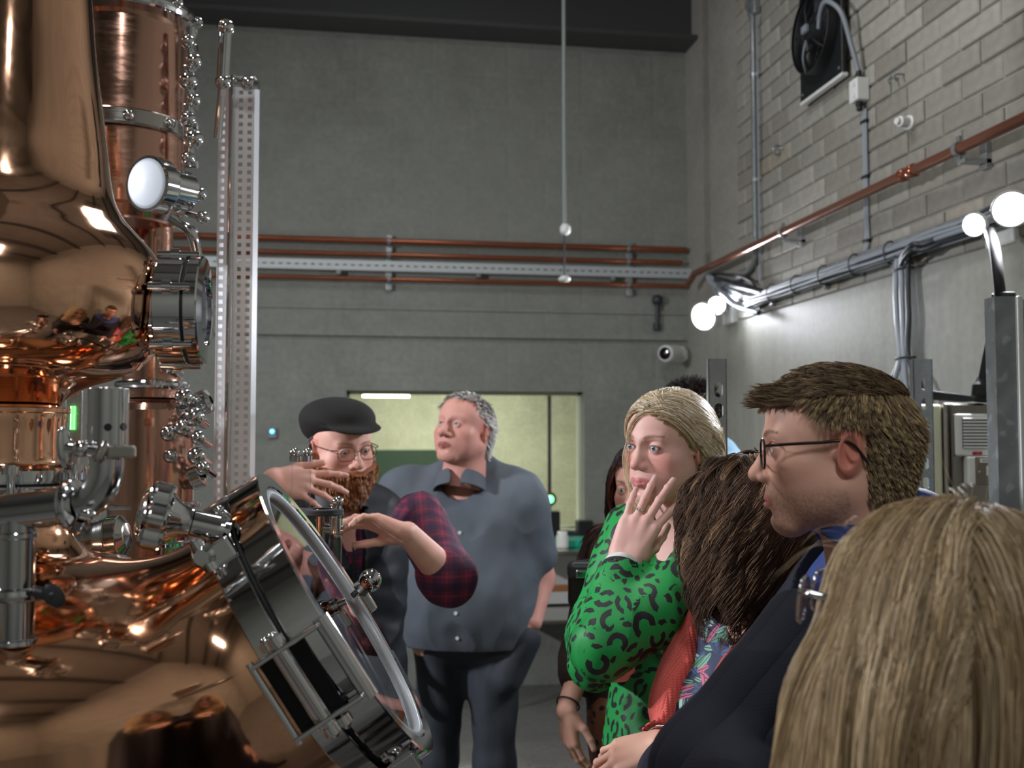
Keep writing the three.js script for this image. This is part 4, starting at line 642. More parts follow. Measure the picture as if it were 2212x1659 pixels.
{ // stainless fittings between the two stills
  const d = 1.75, e = at(238, 1160, d), dir = RIGHT.clone().addScaledVector(UP, 0.12);
  single('pressure_valve', [hardLathe([[0.012, -0.09], [0.024, -0.085], [0.03, -0.02], [0.036, 0.0], [0.036, 0.02], [0.022, 0.03], [0.0, 0.034]], e, dir, 40), cyl(at(150, 1176, d), at(170, 1172, d), 0.02, 0.02, 20)], M.brushed, 'rounded stainless valve end behind the steel elbow', 'valve');
  const g = at(157, 905, 1.9), t = thing('level_light', 'thin upright green light bar behind the neck of the pot still', 'indicator', g);
  part('lamp', cyl(g.clone().add(V(0, -0.02, 0)), g.clone().add(V(0, 0.024, 0)), 0.0045, 0.0045, 10), glow(0x19ff4a, 2.2), t); part('case', [rbox(0.03, 0.11, 0.012, 0.004).translate(g.x, g.y, g.z - 0.01), rbox(0.02, g.y, 0.012, 0.003).translate(g.x, g.y / 2, g.z - 0.012)], M.galv, t);
}
{ // glass tasting column in front of the bearded man
  const d = 2.05, c = at(668, 1120, d), t = thing('spirit_safe', 'small glass and chrome spirit column standing in front of the man in the cap', 'spirit safe', V(c.x, 0, c.z)), k = d / FOCAL;
  const P2 = (px, py) => at(px, py, d);
  part('stand', [cyl(V(c.x, 0.02, c.z), V(c.x, P2(690, 1300).y, c.z), 0.02, 0.02, 20), cyl(V(c.x, 0, c.z), V(c.x, 0.03, c.z), 0.13, 0.12, 32)], M.brushed, t);
  part('tube', lathe([[0.019, 0], [0.019, 110 * k]], P2(650, 1100), V(0, 1, 0), 28), M.glass, t);
  for (const px of [636, 664]) part('knob', [ball(P2(px, 978), 0.0105, 16), cyl(P2(px, 978), P2(px, 996), 0.005, 0.005, 10)], M.chrome, t);
  part('cap', cyl(P2(650, 996), P2(650, 984), 0.023, 0.023, 24), M.chrome, t); part('cap', [cyl(P2(650, 1100), P2(650, 1112), 0.024, 0.024, 24)], M.chrome, t);
  part('vessel', lathe([[0.04, 0], [0.04, 120 * k], [0.03, 132 * k]], P2(695, 1230), V(0, 1, 0), 32), M.glass, t);
  part('core', cyl(P2(692, 1226), P2(692, 1112), 0.008, 0.008, 16), M.copperDull, t);
  part('fitting', [cyl(P2(726, 1090), P2(726, 1150), 0.012, 0.014, 18), ball(P2(730, 1084), 0.012, 16), ball(P2(727, 1110), 0.015, 16), cyl(P2(700, 1140), P2(742, 1146), 0.01, 0.01, 14)], M.chrome, t);
  part('collar', hardLathe([[0.03, 0], [0.045, 0], [0.045, 0.018], [0.03, 0.018]], P2(695, 1246), V(0, 1, 0), 32), M.cableDark, t); part('collar', [hardLathe([[0.02, 0], [0.044, 0], [0.044, 0.012], [0.02, 0.012]], P2(695, 1112), V(0, 1, 0), 32)], M.cableDark, t);
  part('arm', [cyl(P2(650, 1112), P2(690, 1240), 0.011, 0.011, 14), cyl(V(c.x, P2(690, 1300).y, c.z), P2(695, 1240), 0.018, 0.022, 18)], M.brushed, t);
}
// ---------------------------------------------------------------- people: bodies, heads, hands, hair
const lin = (hex) => { const c = new THREE.Color(hex); return [c.r, c.g, c.b]; };
const mixc = (a, b, t) => [mix(a[0], b[0], t), mix(a[1], b[1], t), mix(a[2], b[2], t)];
const skinMat = phys(0xffffff, 0.5, 0, { vertexColors: true, specularIntensity: 0.6, sheen: 0.15, sheenRoughness: 0.5 });
const curlMat = phys(0xffffff, 0.55, 0, { vertexColors: true, specularIntensity: 0.3 });
const hairMat = phys(0xffffff, 0.42, 0, { vertexColors: true, specularIntensity: 0.8 });
// directions: alpha is how far a face turns from the viewer towards the picture's left
function facing(px, alpha, pitch = 0) {
  const toCam = ray(px, 900).setY(0).normalize().negate(), left = V(toCam.z, 0, -toCam.x).negate(), a = alpha * Math.PI / 180, p = pitch * Math.PI / 180;
  if (left.dot(RIGHT) > 0) left.negate();
  return toCam.multiplyScalar(Math.cos(a)).addScaledVector(left, Math.sin(a)).normalize().multiplyScalar(Math.cos(p)).add(V(0, Math.sin(p), 0));
}
function headFrame(pos, dir, roll = 0, scale = 1) {
  const z = dir.clone().normalize(); let x = V(0, 1, 0).cross(z).normalize(); const y = z.clone().cross(x); const q = new THREE.Quaternion().setFromAxisAngle(z, roll * Math.PI / 180); x.applyQuaternion(q); y.applyQuaternion(q);
  return new THREE.Matrix4().makeBasis(x.multiplyScalar(scale), y.multiplyScalar(scale), z.clone().multiplyScalar(scale)).setPosition(pos);
}
const inFrame = (m) => { const i = m.clone().invert().elements; return (x, y, z) => [i[0] * x + i[4] * y + i[8] * z + i[12], i[1] * x + i[5] * y + i[9] * z + i[13], i[2] * x + i[6] * y + i[10] * z + i[14]]; };
// head in its own axes: eyes at y 0, face along +z, the person's left along +x
function headPrims(o = {}) {
  const w = o.wide ?? 1, j = o.jaw ?? 1, n = o.nose ?? 1, l = o.lips ?? 1, P = [];
  P.push(ell(V(0, 0.028, -0.008), V(0.0755 * w, 0.09 * (o.crown ?? 1), 0.097), 0.02), ell(V(0, -0.02, -0.035), V(0.062 * w, 0.065, 0.062), 0.03), ell(V(0, 0.034, 0.024), V(0.066 * w, 0.062, 0.062), 0.03), ell(V(0, -0.03, 0.033), V(0.058 * w, 0.06, 0.055), 0.03));
  for (const s of [-1, 1]) P.push(ell(V(s * 0.043 * w, -0.024, 0.05), V(0.024, 0.02, 0.026), 0.02), bone(V(s * 0.052 * w * j, -0.055, -0.002), V(s * 0.02 * j, -0.099, 0.06), 0.021, 0.017, 0.03), ell(V(s * 0.043 * w, -0.052, 0.032), V(0.024, 0.032, 0.032), 0.03), bone(V(s * 0.037, 0.019, 0.073), V(s * 0.01, 0.0165, 0.084), 0.010 * (o.brow ?? 1), 0.0095, 0.016));
  P.push(ell(V(0, -0.1, 0.068), V(0.022 * j, 0.0175, 0.02), 0.02), ell(V(0, -0.064, 0.066), V(0.033, 0.028, 0.03), 0.025));
  P.push(bone(V(0, 0.012, 0.083), V(0, -0.027, 0.1035 * (1 + (n - 1) * 0.25)), 0.0085, 0.0098 * n, 0.014), ell(V(0, -0.035, 0.1075 * (1 + (n - 1) * 0.25)), V(0.0112 * n, 0.0102 * n, 0.0115 * n), 0.008));
  for (const s of [-1, 1]) P.push(ell(V(s * 0.0122 * n, -0.0395, 0.0955), V(0.0075 * n, 0.0072, 0.0105), 0.006), cut(ell(V(s * 0.0066, -0.0462, 0.1005), V(0.0042, 0.004, 0.0062), 0.003)));
  for (const s of [-1, 1]) P.push(cut(ell(V(s * 0.031, 0.0, 0.097), V(0.021, 0.0135, 0.0165), 0.014)), ell(V(s * 0.031, -0.001, 0.0755), V(0.0158, 0.0142, 0.0148), 0.004), cut(ell(V(s * 0.031, -0.0015, 0.0935), V(0.0128, (o.eye ?? 1) * 0.0046, 0.0125), 0.0015)));
  for (const s of [-1, 1]) P.push(bone(V(s * 0.0215, -0.0712, 0.0825), V(s * 0.004, -0.0668, 0.0955), 0.0034, 0.0053 * l, 0.006), bone(V(s * 0.0185, -0.0735, 0.084), V(0, -0.0775, 0.0945), 0.0034, 0.0066 * l, 0.006));
  P.push(cut(ell(V(0, -0.0722, 0.1), V(0.0195, 0.0008, 0.0062), 0.0015)), cut(ell(V(0, -0.0885, 0.0955), V(0.016, 0.005, 0.008), 0.008)));
  for (const s of [-1, 1]) { const e = new THREE.Euler(-0.18, s * 0.5, 0); P.push(ell(V(s * 0.0775 * w, -0.006, -0.012), V(0.0085, 0.0315, 0.0195), 0.005, e), cut(ell(V(s * 0.0875 * w, -0.004, -0.0085), V(0.0085, 0.0225, 0.0125), 0.004, e)), bone(V(s * 0.0775 * w, 0.004, -0.004), V(s * 0.081 * w, -0.014, -0.013), 0.0035, 0.0035, 0.005), ell(V(s * 0.072 * w, -0.008, 0.004), V(0.006, 0.008, 0.006), 0.006)); }
  P.push(bone(V(0, -0.06, -0.028), V(0, -0.2, -0.05), 0.054 * (o.neck ?? 1), 0.062 * (o.neck ?? 1), 0.03));
  return P;
}
function faceColor(o) {
  const skin = lin(o.skin ?? 0xc99a84), lip = lin(o.lip ?? 0xb06a64), red = lin(o.flush ?? 0xc07c6c), hair = o.hair ? lin(o.hair) : null, brow = lin(o.browColor ?? o.hair ?? 0x4a3626), dark = lin(0x40261e);
  const upper = bone(V(-0.019, -0.0712, 0.088), V(0.019, -0.0712, 0.088), 0.0058);
  return (x, y, z) => {
    const n = noise(x * 60, y * 60, z * 60), m = noise(x * 260, y * 260, z * 260); let c = mixc(skin, red, clamp(0.12 + 0.12 * n + 0.08 * m, 0, 1));
    const ax = Math.abs(x);
    c = mixc(c, red, (o.blush ?? 0.4) * sstep(0.04, 0.008, Math.hypot(ax - 0.042, y + 0.028, (z - 0.068) * 0.7)) + 0.5 * sstep(0.02, 0.006, Math.hypot(x, y + 0.036, z - 0.108)));
    if (ax > 0.068 && z < 0.02 && z > -0.045 && Math.abs(y + 0.006) < 0.034) c = mixc(c, lin(o.ear ?? 0xcf7f70), 0.6 * sstep(0.0725, 0.0775, ax));
    const ld = Math.hypot(Math.max(0, ax - 0.012) * 0.62, (y + 0.0722 - 0.001) * 1.0); if (z > 0.078 && ld < 0.0105) c = mixc(c, lip, sstep(0.0105, 0.0075, ld));
    const bt = clamp((ax - 0.011) / 0.038, 0, 1), by = 0.0185 + 0.0055 * Math.sin(bt * 2.3), bw = mix(0.0046, 0.0016, bt) * sstep(0, 0.12, bt) + 0.0006; if (z > 0.045 && ax > 0.009 && ax < 0.051 && Math.abs(y - by) < bw * 1.3) c = mixc(c, brow, clamp((o.browShare ?? 0.75) * sstep(bw * 1.3, bw * 0.4, Math.abs(y - by)) * (0.95 + 0.4 * m + 0.25 * noise(x * 700, y * 300, z * 300)), 0, 1));
    const ey = Math.hypot((ax - 0.031) / 0.0148, (y + 0.0005) / 0.0068); if (z > 0.07 && ey < 1.12) c = mixc(c, dark, (o.lash ?? 0.55) * sstep(1.12, 0.9, ey));
    if (hair && o.region && o.region(x, y, z)) c = mixc(c, hair, o.scalp ?? 0.9);
    if (o.paint) c = o.paint(x, y, z, c, m);
    return c;
  };
}
function eyes(M4, parent, o) {
  const iris = lin(o.iris ?? 0x5f7480), white = lin(0xe6ddd6), look = o.look ?? [0, 0];
  for (const s of [-1, 1]) {
    const g = new THREE.SphereGeometry(0.0127, 32, 24), p = g.attributes.position, c = new Float32Array(p.count * 3), d = V(look[0], look[1], 1).normalize();
    for (let i = 0; i < p.count; i++) { const v = V(p.getX(i), p.getY(i), p.getZ(i)).normalize(), a = Math.acos(clamp(v.dot(d), -1, 1)); const k = a < 0.2 ? [0.005, 0.005, 0.005] : a < 0.46 ? mixc(iris, [0.02, 0.02, 0.02], a > 0.4 ? 0.6 : 0) : white; c.set(k, i * 3); }
    g.setAttribute('color', new THREE.BufferAttribute(c, 3));
    part('eye', g.translate(s * 0.031, -0.001, 0.0768).applyMatrix4(M4), eyeMat, parent);
  }
}
const eyeMat = phys(0xffffff, 0.12, 0, { vertexColors: true, clearcoat: 1, clearcoatRoughness: 0.03 });
function glasses(M4, parent, o) {                                // round-cornered frames in head axes
  const r = o.wire ?? 0.0013, z = o.z ?? 0.103, y = o.y ?? -0.004, rim = [], lens = [], T = (g) => g.applyMatrix4(M4), hw = o.hw ?? 0.0245, hh = o.hh ?? 0.019;
  const gl = part(o.name ?? 'glasses', T(tube([V(-0.0085, y + 0.004, z), V(0, y + 0.0075, z + 0.003), V(0.0085, y + 0.004, z)], r, 12, 8)), o.mat, parent, o.label);
  for (const s of [-1, 1]) {
    const pts = []; for (let i = 0; i < 28; i++) { const a = i / 28 * 6.2832, e = 0.72, cx = Math.sign(Math.cos(a)) * Math.abs(Math.cos(a)) ** e, sy = Math.sign(Math.sin(a)) * Math.abs(Math.sin(a)) ** e; pts.push(V(s * 0.033 + cx * hw, y + sy * hh, z - 0.004 - Math.abs(s * 0.033 + cx * hw) * 0.1)); }
    part('rim', T(tube(pts, r, 60, 8, true)), o.mat, gl);
    const sh = new THREE.Shape(pts.map((p) => new THREE.Vector2(p.x, p.y))); part('lens', T(new THREE.ShapeGeometry(sh, 24).translate(0, 0, z - 0.0075)), o.lensMat ?? M.glass, gl);
    part('temple', T(tube([V(s * (0.033 + hw), y + hh * 0.55, z - 0.011), V(s * 0.071, y + hh * 0.6, z - 0.022), V(s * 0.0795, y + hh * 0.72, 0.03), V(s * 0.081, y + hh * 0.7, -0.01), V(s * 0.077, y - 0.012, -0.032)], o.templeWire ?? r * 1.3, 40, 8)), o.mat, gl);
  }
  return gl;
}
// hand: dir runs from wrist to fingers, back is the side of the knuckles, thumb +1 puts the thumb on dir x back
function handPrims({ wrist, dir, back, thumb = 1, splay = [0.16, 0.04, -0.08, -0.2], curl = [[0.3, 0.3, 0.2], [0.3, 0.3, 0.2], [0.3, 0.3, 0.2], [0.3, 0.3, 0.2]], thumbDirs, s = 1, thin = 1 }) {
  const Y = dir.clone().normalize(), Z = back.clone().addScaledVector(Y, -back.dot(Y)).normalize(), X = Y.clone().cross(Z).multiplyScalar(thumb), at3 = (x, y, z) => wrist.clone().addScaledVector(X, x * s).addScaledVector(Y, y * s).addScaledVector(Z, z * s);
  const bases = [[0.029, 0.086, -0.001], [0.0095, 0.091, 0.002], [-0.0105, 0.086, 0.0], [-0.0285, 0.076, -0.004]], L = [[0.043, 0.026, 0.02], [0.047, 0.03, 0.021], [0.043, 0.028, 0.021], [0.034, 0.021, 0.018]], R = [0.0088, 0.009, 0.0085, 0.0076], P = [], tips = [];
  bases.forEach((b, i) => {
    P.push(bone(at3(b[0] * 0.62, 0.004, -0.004), at3(...b), 0.0155 * s * thin, 0.0118 * s * thin, 0.012 * s));
  });
  P.push(ell(at3(0.016, 0.03, -0.012), V(0.02, 0.02, 0.02).multiplyScalar(s), 0.015 * s), bone(at3(-0.02, 0.02, -0.01), at3(-0.024, 0.06, -0.01), 0.013 * s, 0.011 * s, 0.015 * s));
  bases.forEach((b, i) => {
    let p = at3(...b), c = 0; const q = splay[i]; let d;
    L[i].forEach((len, k) => {
      c += curl[i][k]; d = Y.clone().multiplyScalar(Math.cos(q)).addScaledVector(X, Math.sin(q)).multiplyScalar(Math.cos(c)).addScaledVector(Z, -Math.sin(c));
      const e = p.clone().addScaledVector(d, len * s), r0 = R[i] * (1 - 0.1 * k) * s * thin, r1 = R[i] * (0.94 - 0.1 * k) * s * thin;
      P.push(bone(p, e, r0, r1, k ? 0.003 : 0.006)); if (k) P.push(ell(p.clone(), V(1, 1, 1).multiplyScalar(r0 * 1.06), 0.003)); p = e;
    });
    const up = Z.clone().multiplyScalar(Math.cos(c)).addScaledVector(Y, Math.sin(c)); tips.push({ p: p.clone().addScaledVector(d, -0.005 * s).addScaledVector(up, 0.005 * s), up, d });
  });
  const td = thumbDirs ?? [[0.75, 0.6, -0.25], [0.45, 0.88, -0.2], [0.3, 0.95, -0.1]]; let p = at3(0.021, 0.022, -0.008);
  td.forEach((v, k) => { const d = X.clone().multiplyScalar(v[0]).addScaledVector(Y, v[1]).addScaledVector(Z, v[2]).normalize(), e = p.clone().addScaledVector(d, [0.042, 0.033, 0.025][k] * s), r = [0.0135, 0.0108, 0.0095][k] * s * thin; P.push(bone(p, e, r, r * 0.88, k ? 0.004 : 0.014)); p = e; });
  return { prims: P, tips, lo: null };
}
function boundsOf(points, pad) { const b = new THREE.Box3().setFromPoints(points); return [b.min.subScalar(pad), b.max.addScalar(pad)]; }
// joints of a standing figure below a head
function stance(head, dir, o = {}) {
  const Z = dir.clone().setY(0).normalize(), X = V(0, 1, 0).cross(Z).normalize(), s = (head.y + 0.118) / 1.75, b = o.wide ?? 1, base = V(head.x, 0, head.z).addScaledVector(Z, -(o.headForward ?? 0.05)), L = (x, y, z) => base.clone().addScaledVector(X, x * s).addScaledVector(Z, z * s + (o.lean ?? 0) * (y - 0.95)).add(V(0, y * s, 0));
  const J = { X, Z, s, L, base, b, neck: L(0, 1.49, -0.02) };
  for (const [k, e] of [['l', 1], ['r', -1]]) Object.assign(J, { [k + 'S']: L(e * 0.185 * b, 1.415, -0.015), [k + 'E']: L(e * 0.245 * b, 1.12, -0.04), [k + 'W']: L(e * 0.25 * b, 0.87, 0.04), [k + 'H']: L(e * 0.09, 0.92, 0), [k + 'K']: L(e * 0.1, 0.5, 0.02), [k + 'A']: L(e * 0.105, 0.085, -0.02), [k + 'T']: L(e * 0.13, 0.035, 0.14) });
  return J;
}
function torso(J, g, o = {}) {
  const { L, s, b } = J, B = (x, y, z, r, k = 0.08) => bone(L(-x * b, y, z), L(x * b, y, z), (r + g) , r + g, k), P = [];
  P.push(B(0.145, 1.405, -0.02, 0.06, 0.06), B(0.09, 1.32, -0.005, 0.1 + (b - 1) * 0.06, 0.07), B(0.08, 1.2, 0, 0.098 + (b - 1) * 0.1), B(0.065, 1.07, 0, 0.1 + (b - 1) * 0.12), B(0.078, 0.95, -0.005, 0.108 + (b - 1) * 0.08));
  for (const e of [-1, 1]) { P.push(bone(L(0, 1.51, -0.035), L(e * 0.13 * b, 1.43, -0.03), 0.042 + g, 0.04 + g, 0.05)); if (o.bust) P.push(ell(L(e * 0.078, 1.255, 0.085), V(0.068, 0.072, 0.06).addScalar(g), 0.05)); }
  if (o.belly) P.push(ell(L(0, 1.07, 0.045), V(0.15 * b, 0.17, 0.13 * o.belly).addScalar(g), 0.1));
  return P;
}
const armPrims = (J, k, g, o = {}) => [bone(J[k + 'S'], J[k + 'E'], (o.ua ?? 0.05) + g, (o.el ?? 0.041) + g, 0.045), bone(J[k + 'E'], J[k + 'W'], (o.fa ?? 0.04) + g, (o.wr ?? 0.026) + g, 0.02)];
const upperArm = (J, k, g, t = 1, o = {}) => bone(J[k + 'S'], J[k + 'S'].clone().lerp(J[k + 'E'], t), (o.ua ?? 0.05) + g, mix(o.ua ?? 0.05, o.el ?? 0.041, t) + g, 0.045);
const foreArm = (J, k, g, t0 = 0, t1 = 1, o = {}) => bone(J[k + 'E'].clone().lerp(J[k + 'W'], t0), J[k + 'E'].clone().lerp(J[k + 'W'], t1), mix(o.fa ?? 0.04, o.wr ?? 0.026, t0) + g, mix(o.fa ?? 0.04, o.wr ?? 0.026, t1) + g, 0.03);
const legPrims = (J, g) => ['l', 'r'].flatMap((k) => [bone(J[k + 'H'], J[k + 'K'], 0.082 + g, 0.056 + g, 0.05), bone(J[k + 'K'], J[k + 'A'], 0.054 + g, 0.037 + g * 1.3, 0.04)]);
const footPrims = (J, g) => ['l', 'r'].flatMap((k) => [bone(V(J[k + 'A'].x, 0.035 + g * 0.5, J[k + 'A'].z).addScaledVector(J.Z, -0.03), J[k + 'T'], 0.034 + g, 0.03 + g, 0.02), bone(J[k + 'A'], V(J[k + 'A'].x, 0.045, J[k + 'A'].z), 0.036 + g, 0.038 + g, 0.03)]);
function flatSole(f) { return (x, y, z) => Math.max(f(x, y, z), 0.004 - y); }
function folds(f, amp, sx = 7, sy = 4, off = 0) { return (x, y, z) => { const d = f(x, y, z); if (Math.abs(d) > 0.05) return d; const a = noise(x * sx + off, y * sy, z * sx), b = noise(x * sx * 2.3, y * sy * 2.6 + off, z * sx * 2.3); return d - amp * ((0.5 - Math.abs(a)) * 1.2 + 0.35 * b - 0.3); }; }
// the whole figure: one continuous skin mesh (body, head, hands); everything worn hangs under it as children
function person({ label, J, M4, head = {}, face = {}, hands = [], skin, armOpt = {}, group, headCell = 0.0026, bodyOpt = {} }) {
  const P = [...torso(J, -0.008, bodyOpt), ...armPrims(J, 'l', -0.002, armOpt), ...armPrims(J, 'r', -0.002, armOpt), ...legPrims(J, -0.004), ...footPrims(J, -0.004), bone(J.neck.clone().add(V(0, -0.06, 0)), V(0, -0.13, -0.035).applyMatrix4(M4), 0.062, 0.05, 0.05)];
  const f = flatSole(field(P)), pts = [J.lS, J.rS, J.lE, J.rE, J.lW, J.rW, J.lT, J.rT, J.lA, J.rA, J.neck, J.L(0, 1, 0.2), J.L(0, 1, -0.1)], [lo, hi] = boundsOf(pts, 0.16); lo.y = -0.02;
  const tone = lin(face.skin ?? 0xc99a84), red = lin(face.flush ?? 0xc07c6c), armTone = (x, y, z) => mixc(tone, red, clamp(0.12 + 0.25 * noise(x * 30, y * 30, z * 30), 0, 1));
  const gs = [nets(f, lo, hi, 0.012, { color: armTone })];
  const hf = field(headPrims(head)), hg = nets(hf, V(-0.1, -0.19, -0.125), V(0.1, 0.135, 0.135), headCell, { color: faceColor(face), fine: 1, eps: 0.0007 }); hg.applyMatrix4(M4); gs.push(hg);
  for (const h of hands) {
    const q = handPrims(h), fp = bone(h.elbow.clone().lerp(h.wrist, 0.78), h.wrist, mix(armOpt.fa ?? 0.04, armOpt.wr ?? 0.026, 0.78) - 0.002, (armOpt.wr ?? 0.026) - 0.002, 0.02), hf2 = field([fp, ...q.prims]), r = 0.2 * (h.s ?? 1), c = h.wrist.clone().addScaledVector(h.dir.clone().normalize(), 0.08);
    const nail = lin(h.nail ?? 0xd8a8a0);
    gs.push(nets(hf2, c.clone().subScalar(r * 0.72), c.clone().addScalar(r * 0.72), h.cell ?? 0.0028, { eps: 0.0008, color: (x, y, z, nx, ny, nz) => { let k = armTone(x, y, z); for (const t of q.tips) { const dx = x - t.p.x, dy = y - t.p.y, dz = z - t.p.z, along = dx * t.d.x + dy * t.d.y + dz * t.d.z, l = Math.hypot(dx, dy, dz); if (l < 0.0085 && nx * t.up.x + ny * t.up.y + nz * t.up.z > 0.55 && Math.abs(along) < 0.0075) k = nail; } return k; } }));
    h.tips = q.tips;
  }
  const g = mergeColored(gs), b = J.base.clone().setY(0); g.translate(-b.x, 0, -b.z);
  const m = shadow(new THREE.Mesh(g, skinMat)); m.name = numbered('person'); m.position.copy(b); scene.add(m); tag(m, label, 'person', group);
  return m;
}
function mergeColored(list) { return mergeGeometries(list.map((g) => { for (const k of Object.keys(g.attributes)) if (!['position', 'normal', 'color'].includes(k)) g.deleteAttribute(k); return g; })); }
function garment(name, f, pts, pad, cell, mat, parent, { uv, label, fine = 1 } = {}) {
  const [lo, hi] = boundsOf(pts, pad); lo.y = Math.max(lo.y, -0.01);
  let g = nets(f, lo, hi, cell, { fine });
  if (typeof uv === 'function') { const p = g.attributes.position, a = new Float32Array(p.count * 2); for (let i = 0; i < p.count; i++) { const [u, v] = uv(p.getX(i), p.getY(i), p.getZ(i)); a[2 * i] = u; a[2 * i + 1] = v; } g.setAttribute('uv', new THREE.BufferAttribute(a, 2)); } else if (uv) g = planarUV(g, 1);
  return part(name, g, mat, parent, label);
}
const above = (f, y) => (px, py, pz) => Math.max(f(px, py, pz), y - py), below = (f, y) => (px, py, pz) => Math.max(f(px, py, pz), py - y);
const minus = (f, g, k = 0.006) => (x, y, z) => smax(f(x, y, z), -g(x, y, z), k);
const join = (...fs) => (x, y, z) => { let d = 1e3; for (const f of fs) d = Math.min(d, f(x, y, z)); return d; };
// strands of hair: guides run over a body, children follow them in locks
function strands({ roots, flow, body, off = 0.002, length, seg = 14, width = 0.0007, gravity = 0.25, wave = 0, waveFreq = 40, kids = 8, spread = 0.008, tight = 0.5, color, sides = 3, stiff = 0.6, jitter = 0.1, lift = 0, cling = 0, vary = 0.27, phase = 0.5 }) {
  const pos = [], nor = [], col = [], idx = [], grad = (p) => { const e = 0.002, x = body(p.x + e, p.y, p.z) - body(p.x - e, p.y, p.z), y = body(p.x, p.y + e, p.z) - body(p.x, p.y - e, p.z), z = body(p.x, p.y, p.z + e) - body(p.x, p.y, p.z - e), l = Math.hypot(x, y, z) || 1; return V(x / l, y / l, z / l); };
  for (const root of roots) {
    const len = typeof length === 'function' ? length(root) : length, step = len / seg, line = [], ph = rr(0, 6.28), wf = waveFreq * rr(0.8, 1.25), gx = V(rr(-1, 1), rr(-1, 1), rr(-1, 1)).normalize();
    let p = root.p.clone(), d = flow(root).normalize(); const of = off + (root.lift ?? 0) + lift * rnd();
    for (let k = 0; k <= seg; k++) {
      const n = grad(p); line.push([p.clone(), n]);
      d.multiplyScalar(1 - gravity).add(V(0, -gravity, 0)).addScaledVector(gx, jitter * 0.2).add(V(rr(-1, 1), rr(-1, 1), rr(-1, 1)).multiplyScalar(jitter * 0.3)).normalize();
      if (root.steer) d.addScaledVector(root.steer(p, k / seg), stiff).normalize();
      const q = p.clone().addScaledVector(d, step), e = body(q.x, q.y, q.z); if (cling && e > of) q.addScaledVector(grad(q), -Math.min(0.02, (e - of) * cling)); if (e < of) { const g = grad(q); q.addScaledVector(g, of - e); d.addScaledVector(g, -Math.min(0, d.dot(g))).normalize(); }
      p = q;
    }
    const base = color(root);
    for (let c = 0; c < kids; c++) {
      const a = rr(0, 6.28), r0 = Math.sqrt(rnd()) * spread, tf = rr(1 - vary, 1 + vary), tone = base.map((v) => v * tf), cut = Math.max(3, Math.round(seg * rr(0.8, 1))), v0 = pos.length / 3, ph2 = ph + rr(-phase, phase), wv = wave * rr(1 - phase * 0.6, 1 + phase * 0.6);
      for (let k = 0; k <= cut; k++) {
        const [q, n] = line[k], t = k / cut, dir = (line[Math.min(k + 1, seg)][0].clone().sub(line[Math.max(k - 1, 0)][0])).normalize(), side = dir.clone().cross(n).normalize(), rad = r0 * (1 - tight * t);
        const s = t * len * wf, o = q.clone().addScaledVector(side, Math.cos(a) * rad + wv * Math.sin(s + ph2) * Math.min(1, t * 4)).addScaledVector(n, Math.abs(Math.sin(a)) * rad * 0.7 + wv * (0.6 + 0.6 * Math.cos(s + ph2)) * Math.min(1, t * 4));
        const w = width * (k === cut ? 0.12 : t > 0.75 ? 1 - (t - 0.75) * 2.4 : 1), up = side.clone().cross(dir).normalize();
        for (let e = 0; e < sides; e++) { const g = e / sides * 6.2832, x = Math.cos(g), y = Math.sin(g); pos.push(o.x + (side.x * x + up.x * y) * w, o.y + (side.y * x + up.y * y) * w, o.z + (side.z * x + up.z * y) * w); nor.push(side.x * x + up.x * y, side.y * x + up.y * y, side.z * x + up.z * y); const kk = 0.9 + 0.2 * t; col.push(tone[0] * kk, tone[1] * kk, tone[2] * kk); }
        if (k) for (let e = 0; e < sides; e++) { const f = (e + 1) % sides, a0 = v0 + (k - 1) * sides, b0 = v0 + k * sides; idx.push(a0 + e, b0 + f, a0 + f, a0 + e, b0 + e, b0 + f); }
      }
    }
  }
  const g = new THREE.BufferGeometry(); g.setAttribute('position', new THREE.BufferAttribute(new Float32Array(pos), 3)); g.setAttribute('normal', new THREE.BufferAttribute(new Float32Array(nor), 3)); g.setAttribute('color', new THREE.BufferAttribute(new Float32Array(col), 3)); g.setIndex(idx); return g;
}
// points on a head, found by marching inwards; keep(x, y, z) is asked in head axes
function scalp(M4, hf, n, keep) {
  const out = []; let tries = 0;
  while (out.length < n && tries++ < n * 30) {
    const u = rr(-1, 1), a = rr(0, 6.2832), r = Math.sqrt(1 - u * u), d = V(r * Math.cos(a), u, r * Math.sin(a)), c = V(0, 0.01, -0.008); let t = 0.16, p, e;
    for (let k = 0; k < 40; k++) { p = c.clone().addScaledVector(d, t); e = hf(p.x, p.y, p.z); t -= e * 0.9; if (Math.abs(e) < 0.0004) break; }
    if (Math.abs(e) > 0.002 || t < 0.02 || t > 0.25) continue;
    if (!keep(p.x, p.y, p.z)) continue;
    out.push({ p: p.clone().applyMatrix4(M4), n: d.clone().transformDirection(M4), h: p });
  }
  return out;
}
function hairPart(list, parent, name = 'hair', mat = hairMat, label) { const m = part(name, mergeColored(list), mat, parent, label); return m; }
function mass(f, lo, hi, cell, color, M4) { const g = nets(f, lo, hi, cell, { color: typeof color === 'function' ? color : (x, y, z) => { const n = 1 + 0.3 * noise(x * 40, y * 12, z * 40); return color.map((v) => v * n); } }); return M4 ? g.applyMatrix4(M4) : g; }
const worldField = (f, M4) => { const t = inFrame(M4); const s = M4.getMaxScaleOnAxis(); return (x, y, z) => { const q = t(x, y, z); return f(q[0], q[1], q[2]) * s; }; };

